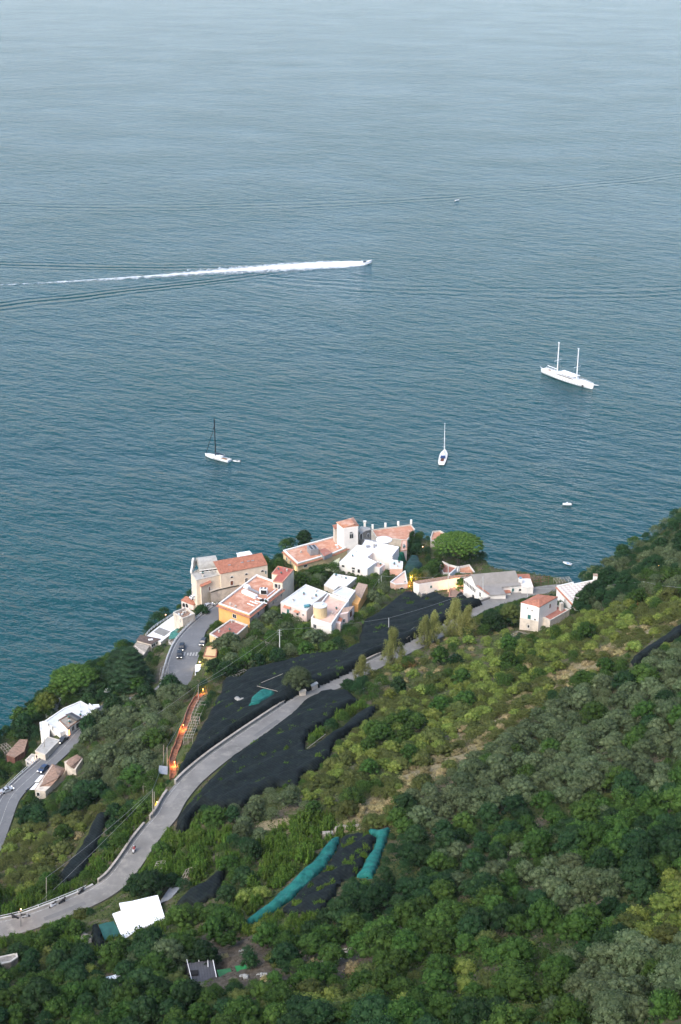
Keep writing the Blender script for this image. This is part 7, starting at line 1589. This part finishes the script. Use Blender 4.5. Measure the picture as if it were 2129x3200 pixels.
g9 = np.random.default_rng(77); tree('cypress', 'tall dark cypress like tree at the sea terrace', b, [(g9.uniform(-1.3, 1.3)*(1-i/40), g9.uniform(-1.3, 1.3)*(1-i/40), .8+i*.34, 1.5*(1-i/60), 1.5*(1-i/60), 1.2) for i in range(26)]+[(2.2, 0, 3, 1.6, 1.6, 1.4), (1.6, 0, 1.6, 1.8, 1.8, 1.4), (2.8, -.5, 1.8, 1.3, 1.3, 1.2)], [((0, 0, -1), (0, 0, 9), .3, .1)], LM['dark'])
b = T(*Z('a', 1068, 1270)); tree('cypress', 'dark conical cypress against the flank of the orange house', b, [(0, 0, .8+i*.45, 1.75*(1-i/15), 1.75*(1-i/15), .8) for i in range(13)], [((0, 0, -1), (0, 0, 5.5), .2, .1)], LM['dark'])
b = T(*Z('k', 410, 592)); tree('olive_tree', 'round silvery olive tree rising from the black net at the gate pillars', b, dome_lobes(np.random.default_rng(5), 4.7, 8.6, 60, (.15, .25), .22), trunk_(5, 8, None), LM['olive'], size=.26)
b = T(*Z('f', 590, 520)); tree('broadleaf_tree', 'leaning yellow green tree at the seaward corner of the white villa', b, dome_lobes(np.random.default_rng(9), 4.3, 8.5, 30, (.18, .32), .3), trunk_(3.4, 7.2, None), LM['lime'])
b = T(*Z('f', 480, 560)); tree('broadleaf_tree', 'lower bushy tree left of the villa on the cliff edge', b, dome_lobes(np.random.default_rng(10), 4.6, 5.8, 30, (.18, .32), .2), trunk_(3.6, 5.2, None), LM['green'])
b = T(*Z('e', 275, 520)); tree('broadleaf_tree', 'green rounded tree on the cliff left of the lone pine', b-[6.5, 0, 0], dome_lobes(np.random.default_rng(12), 4.2, 6.2, 30, (.18, .32), .2), trunk_(3.6, 5.2, None), LM['green'])
b = T(*Z('e', 1070, 240)); tree('broadleaf_tree', 'dark leafy tree at the bend before the silver car', b-[0, 2.5, .5], dome_lobes(np.random.default_rng(13), 2.9, 4.6, 22, (.18, .32), .2), trunk_(2.5, 4.2, None), LM['dark'])
b = T(*Z('t', 590, 215)); tree('broadleaf_tree', 'rounded bright green tree left of the big stone pine', b-[0, 1, 0], dome_lobes(np.random.default_rng(14), 3.9, 5.4, 30, (.16, .28), .2), trunk_(3.3, 5, None), LM['green'])
b = T(*Z('t', 980, 470)); tree('broadleaf_tree', 'small green tree against the long white wall', b, dome_lobes(np.random.default_rng(15), 2.4, 4.2, 14, (.18, .34), .3), trunk_(2, 4, None), LM['green'], dens=.6)
b = T(*Z('t', 950, 560)); tree('shrub', 'shrub lit orange by the lamp in the walled plot', b, dome_lobes(np.random.default_rng(16), 1.9, 2.6, 12, (.18, .34), .3), trunk_(1.5, 2.2, None), LM['lime'], cat='shrub')
for i, (x, y, s, lb) in enumerate([(620,1700,1.25,'big rounded olive tree at the corner of the lower terrace house'), (520,1720,1.05,'darker rounded olive tree touching the terrace house wall'), (960,1480,.8,'olive tree between terrace house and pink house'), (1070,1770,.8,'grey olive tree before the tall crossarm pole'), (650,1900,.95,'grey olive above the black net left of the short pole'), (930,1930,.7,'low olive at the upper edge of the black net')]):
    b = T(*Z('a', x, y)); tree('olive_tree', lb, b, dome_lobes(np.random.default_rng(20+i), 3.6*s, 5.6*s, 34, (.16, .28), .2), trunk_(3*s, 5*s, None), LM['olive'])
def poplar(b, h, r, lb, seed):
    g = np.random.default_rng(seed); L_ = []
    for i in range(95):
        z = g.uniform(.06, 1.0); rr = r*(.35+.65*math.sin(min(1, z*1.15+.12)*math.pi))*(.9 if z < .8 else .7); a = g.uniform(0, 6.28); k = rr*math.sqrt(g.random()); L_.append((math.cos(a)*k, math.sin(a)*k, h*z*.93, r*.16, r*.16, r*.34))
    tree('poplar', lb, b, L_, [((0, 0, -1), (0, 0, h*.8), .14, .04)]+[((0, 0, 1), (math.cos(q)*r*.5, math.sin(q)*r*.5, h*.6), .06, .02) for q in (0, 1.5, 3, 4.5)], LM['poplar'], size=.26, core=.3, dens=.62)
for i, (F, x, y, h, r, lb) in enumerate([('k',1070,415,14.0,4.0,'yellow green poplar nearest the stone gate pillars on the road'), ('k',855,520,9.3,3.2,'short yellow green poplar at the left end of the row'), ('k',1290,270,12.0,3.2,'slim poplar in the middle of the roadside row'), ('k',1360,250,12.0,3.4,'poplar just right of the middle of the roadside row'), ('k',1500,190,13.5,4.7,'large poplar below the kerb wall of the bend'), ('k',1590,200,11,3.8,'rightmost poplar of the roadside row')]):
    poplar(T(*Z(F, x, y)), h, r*1.2, lb, 40+i)
b = T(*Z('d', 280, 1165)); tree('broadleaf_tree', 'dark round tree left of the two storey house', b, dome_lobes(np.random.default_rng(31), 4.6, 7.6, 40, (.16, .28), .1), trunk_(4, 6, None), LM['dark'])
b = T(*Z('d', 470, 1090)); tree('olive_tree', 'brownish olive behind the dark round tree', b, dome_lobes(np.random.default_rng(32), 4.2, 8.4, 36, (.16, .28), .1), trunk_(4, 6, None), LM['moss'])
for i, (x, y, s_) in enumerate([(1290,905,1.1), (1370,850,1.2), (1450,800,1.15), (1530,760,1.2), (1610,730,1.1), (1240,940,.75)]):
    b = T(*Z('d', x, y)); tree('evergreen_tree', ['dark tree closest to the chequered roof corner', 'second dark tree before the chequered roof', 'third dark tree before the chequered roof', 'fourth dark tree right of the chequered roof', 'outermost dark tree right of the chequered roof', 'small dark tree at the foot of the chequered roof house'][i], b, dome_lobes(np.random.default_rng(60+i), 3.3*s_, 6.6*s_, 34, (.16, .28), .1), trunk_(3*s_, 6*s_, None), LM['dark'])
for i, (x, y, s_) in enumerate([(1180,1110,1.25), (990,1130,1.0)]):
    b = T(*Z('h', x, y)); tree('olive_tree', ['pale feathery olive tree above the metal shed', 'smaller pale olive left of the one above the metal shed'][i], b, dome_lobes(np.random.default_rng(80+i), 3.4*s_, 6.2*s_, 34, (.15, .26), .2), trunk_(3*s_, 6*s_, None), LM['olive'])
b = T(*Z('k', 1510, 415)); tree('broadleaf_tree', 'single dark green tree in the grassy field', b, dome_lobes(np.random.default_rng(33), 2.6, 4.6, 24, (.16, .3), .2), trunk_(2.2, 4, None), LM['dark'])
b = T(*Z('k', 1190, 420)); tree('dry_bush', 'orange brown dry bush beside the road poplars', b, dome_lobes(np.random.default_rng(34), 2.4, 2.2, 20, (.16, .3), .2), [((0, 0, -.3), (0, 0, .8), .08, .05)], leafmat('orange_leaves', (.20, .13, .05), (.32, .22, .09)), cat='bush')
b = T(*Z('k', 760, 590)); tree('broadleaf_tree', 'dark green tree where the poplar row meets the net', b, dome_lobes(np.random.default_rng(35), 2.9, 4.4, 24, (.16, .3), .2), trunk_(2.2, 4, None), LM['dark'])
# ------------------------------------------------------------------ pergola frames, timbers and odds and ends on the terraces
def frame(label, F, corners, nx, ny, lift=2.3, r=.06, m=None):
    W4 = [T(*Z(F, x, y), lift) for x, y in corners]; rt = thing('pergola_frame', label, 'pergola', (W4[0][0], W4[0][1], float(Hxy(W4[0][0], W4[0][1])))); m = m or wood_p
    def bl(s, q): p = W4[0]*(1-s)*(1-q)+W4[1]*s*(1-q)+W4[2]*s*q+W4[3]*(1-s)*q; return p
    a = MB()
    for i in range(nx+1): a.tube(tuple(bl(i/nx, -.03)), tuple(bl(i/nx, 1.03)), r, k=5)
    a.build('beams', m, rt); a = MB()
    for j in range(ny+1): a.tube(tuple(bl(-.04, j/ny)+[0, 0, .1]), tuple(bl(1.04, j/ny)+[0, 0, .1]), r*.8, k=5)
    a.build('cross_poles', m, rt)
    for i in (0, nx//2, nx):
        for j in (0, ny):
            p = bl(i/nx, j/ny); MB().tube((p[0], p[1], float(Hxy(p[0], p[1]))-.3), tuple(p), r*1.2, k=5).build('post', m, rt)
    return rt
frame('bleached pole trellis beside the upper part of the lit path', 'g', [(835,440),(925,450),(860,600),(775,590)], 3, 5)
frame('bleached pole trellis beside the middle of the lit path', 'g', [(775,605),(860,610),(790,800),(700,800)], 4, 7)
frame('grey ladder like trellis below the olive grove at the path foot', 'g', [(345,1110),(425,1110),(375,1280),(305,1280)], 2, 7)
frame('trellis of poles along the edge of the upper net', 'g', [(1150,200),(1290,130),(1320,140),(1180,215)], 6, 1, r=.05)
frame('white trellis on the road wall before the poplars', 'c', [(410,1500),(550,1400),(580,1440),(440,1545)], 5, 2)
frame('pergola of pale poles behind the chequered roof', 'd', [(965,560),(1135,545),(1165,590),(1000,610)], 5, 4)
frame('dark pergola frame beside the red roof house', 'd', [(730,550),(910,540),(905,590),(745,600)], 4, 2, m=M_['brown'])
frame('trellis of bare poles left of the rust red shelter', 'f', [(-10,900),(80,870),(150,940),(60,990)], 3, 3)
frame('small open pole frame in the village garden', 'a', [(890,1505),(965,1510),(930,1580),(860,1575)], 2, 2)
frame('square dark topped frame in the village garden', 'a', [(1010,1610),(1060,1590),(1105,1605),(1060,1640)], 2, 2)
frame('pole frame beside the small lemon rows near the bend', 'h', [(1100,320),(1160,315),(1130,370),(1080,365)], 2, 3)
frame('pole frame in the middle of the lemon rows', 'h', [(1300,380),(1345,360),(1310,430),(1270,440)], 2, 2)
frame('timber trellis at the foot of the outer bend', 'e', [(560,930),(650,870),(650,1000),(545,1010)], 4, 3)
frame('pergola grid leaning below the two storey house', 'd', [(470,1200),(560,1150),(690,1180),(570,1250)], 4, 3, lift=1.2)
sheet('grey_tarp', 'grey corrugated sheet over poles at the foot of the path', 'tarpaulin', 'g', [(465,1070),(550,1085),(545,1160),(455,1150)], T(*Z('g', 500, 1120))[2]+2.0, M_['metal'], sag=.15, part='sheet_panel')
def logs(name, label, F, segs, r, m, lift=.3):
    q = MB()
    for x0, y0, x1, y1 in segs: q.tube(tuple(T(*Z(F, x0, y0), lift)+[0, 0, .1]), tuple(T(*Z(F, x1, y1), lift)+[0, 0, .1]), r, k=6)
    o = q.build(name, m); return tag(o, label, 'timber')
logs('timber_beam', 'long pale timber beam lying on the bare earth track', 'i', [(1128,1140,1368,966),(1245,1050,1320,1010)], .14, mat('fresh_timber', (.42, .26, .12), .8, .15, 1))
logs('pole_pile', 'pile of grey poles beside the bare track', 'i', [(790,1165,890,1160),(800,1175,880,1185),(830,1160,895,1150),(840,1180,890,1165)], .1, wood_p)
logs('net_pole', 'pale pole lying across the upper net beside the teal net', 'k', [(120,548,265,585),(150,525,300,462)], .08, wood_p, 3.2)
logs('net_pole', 'pale pole along the gap between the lower nets', 'k', [(470,985,600,885)], .07, wood_p, 2.8)
def rocks(label, F, spots, m, s=.9):
    g = np.random.default_rng(len(label)); q = MB()
    for x, y, k in spots:
        b = T(*Z(F, x, y)); v = IV*np.array([s*k*g.uniform(.8, 1.4), s*k*g.uniform(.7, 1.2), s*k*.7])*(1+.25*np.sin(IV[:, :1]*5+g.uniform(0, 6)))+b; q.add([tuple(p) for p in v], [tuple(int(i) for i in f) for f in IF])
    return tag(q.build('rubble_heap', m), label, 'rubble')
plas = mat('crumpled_plastic', (.33, .33, .30), .6, .3, 1.2)
rocks('crumpled white plastic heap left of the bare track', 'w', [(920,590,1.0),(970,575,1.2),(1020,565,1.1),(1070,560,.9),(940,615,.6)], plas, .42)
rocks('grey white sacks at the edge of the yard', 'w', [(960,920,1.3),(1000,940,1.5),(1010,910,1.0),(1200,900,1.4),(1240,920,1.2),(1260,890,1.0)], plas, .42)
rocks('torn white sheet lying by the dark bushes', 'i', [(670,1250,1.2),(700,1240,1.4),(720,1232,.9)], plas, .42)
rocks('pale blocks beside the upright dark bush', 'i', [(830,1205,1.3),(832,1222,1.1)], plas, .42)
rocks('grey stones at the far end of the bare track', 'i', [(1525,920,1.0),(1460,950,.8),(1480,940,.8)], plas, .4)
rocks('rubble of grey stones left of the dark green net panel', 'h', [(575,870,1.2),(600,850,1.3),(610,880,1.2),(590,890,1.0),(620,865,1.0)], M_['stone'], 1.0)
rocks('pale debris and bicycles below the two storey house', 'd', [(380,1225,.7),(420,1210,.7),(500,1220,.9),(520,1240,.9)], plas, .4)
# dry stone walls and beams
def wallpx(label, F, pts, h=1.1, w=.45, m=None, name='stone_wall', lift=0, dz=0):
    ln = smooth_line([T(*Z(F, x, y), lift) for x, y in pts], 2.0); ln[:, 2] = Hxy(ln[:, 0], ln[:, 1])+dz; return wall_run(name, label, ln, -w/2, w/2, h, m or stone_wall, 0, len(ln), cap=False)
wallpx('low stone wall at the head of the teal nets', 'i', [(780,345),(800,322),(880,322),(960,318)], 1.2, m=M_['stone'])
wallpx('stone steps block left of the teal net head', 'i', [(690,375),(765,372)], 1.2, 1.2, m=M_['stone'])
wallpx('pale garden wall running down behind the cream house', 'a', [(1350,1665),(1450,1590),(1568,1470)], .9, .5, conc)
wallpx('second pale garden wall parallel to the first', 'a', [(1345,1580),(1430,1510),(1520,1425)], .8, .4, conc)
wallpx('pale wall between the field and the two storey house', 'k', [(860,585),(930,555),(1000,530)], .8, .5)
wallpx('white stair wall below the pine terrace', 'c', [(960,770),(1020,720),(1070,680)], 2.5, .5, M_['white'], lift=2)
wallpx('rough wall below the long black net among shrubs', 'c', [(560,990),(620,1050),(690,1000)], 1.4, .4)
wallpx('garden wall along the lemon terrace above the net', 'b', [(1000,1330),(1130,1230),(1250,1120)], .8, .3)
# crates and parasols at the villa gardens
for i, (F, x, y, lb) in enumerate([('t',1058,640,''),]): pass
# white court under the pines
house('white_courtyard', 'white paved yard seen between the umbrella pines', 'f', [(560,520), (700,330), (900,240), (960,330), (700,470)], hr=42.0, wall='white', roofm='whiteroof', par=.15, rim='rimw', cat='yard')
b = T(*Z('f', 1320, 225), 3.0); rt = thing('garden_parasol', 'bright lamplit parasol beside the cedars', 'parasol', tuple(b-[0, 0, 2.6])); MB().lathe(tuple(b), [(1.6, 0), (.9, .35), (.05, .6)], 8).build('parasol_canopy', M_['canvas'], rt); MB().tube(tuple(b-[0, 0, 2.6]), tuple(b+[0, 0, .6]), .04).build('pole', M_['metal'], rt)

# the air over the bay
hz_m = bpy.data.materials.new('sea_haze'); hz_m.use_nodes = True; t_ = hz_m.node_tree
for n_ in list(t_.nodes): t_.nodes.remove(n_)
pv = t_.nodes.new('ShaderNodeVolumePrincipled'); pv.inputs['Color'].default_value = (.92, .96, .96, 1); pv.inputs['Density'].default_value = HAZE; pv.inputs['Anisotropy'].default_value = .2
ou = t_.nodes.new('ShaderNodeOutputMaterial'); t_.links.new(pv.outputs[0], ou.inputs['Volume'])
if HAZE > 0: tag(MB().box((0, 0, 145), (66000, 66000, 322)).build('haze', hz_m), kind='stuff')
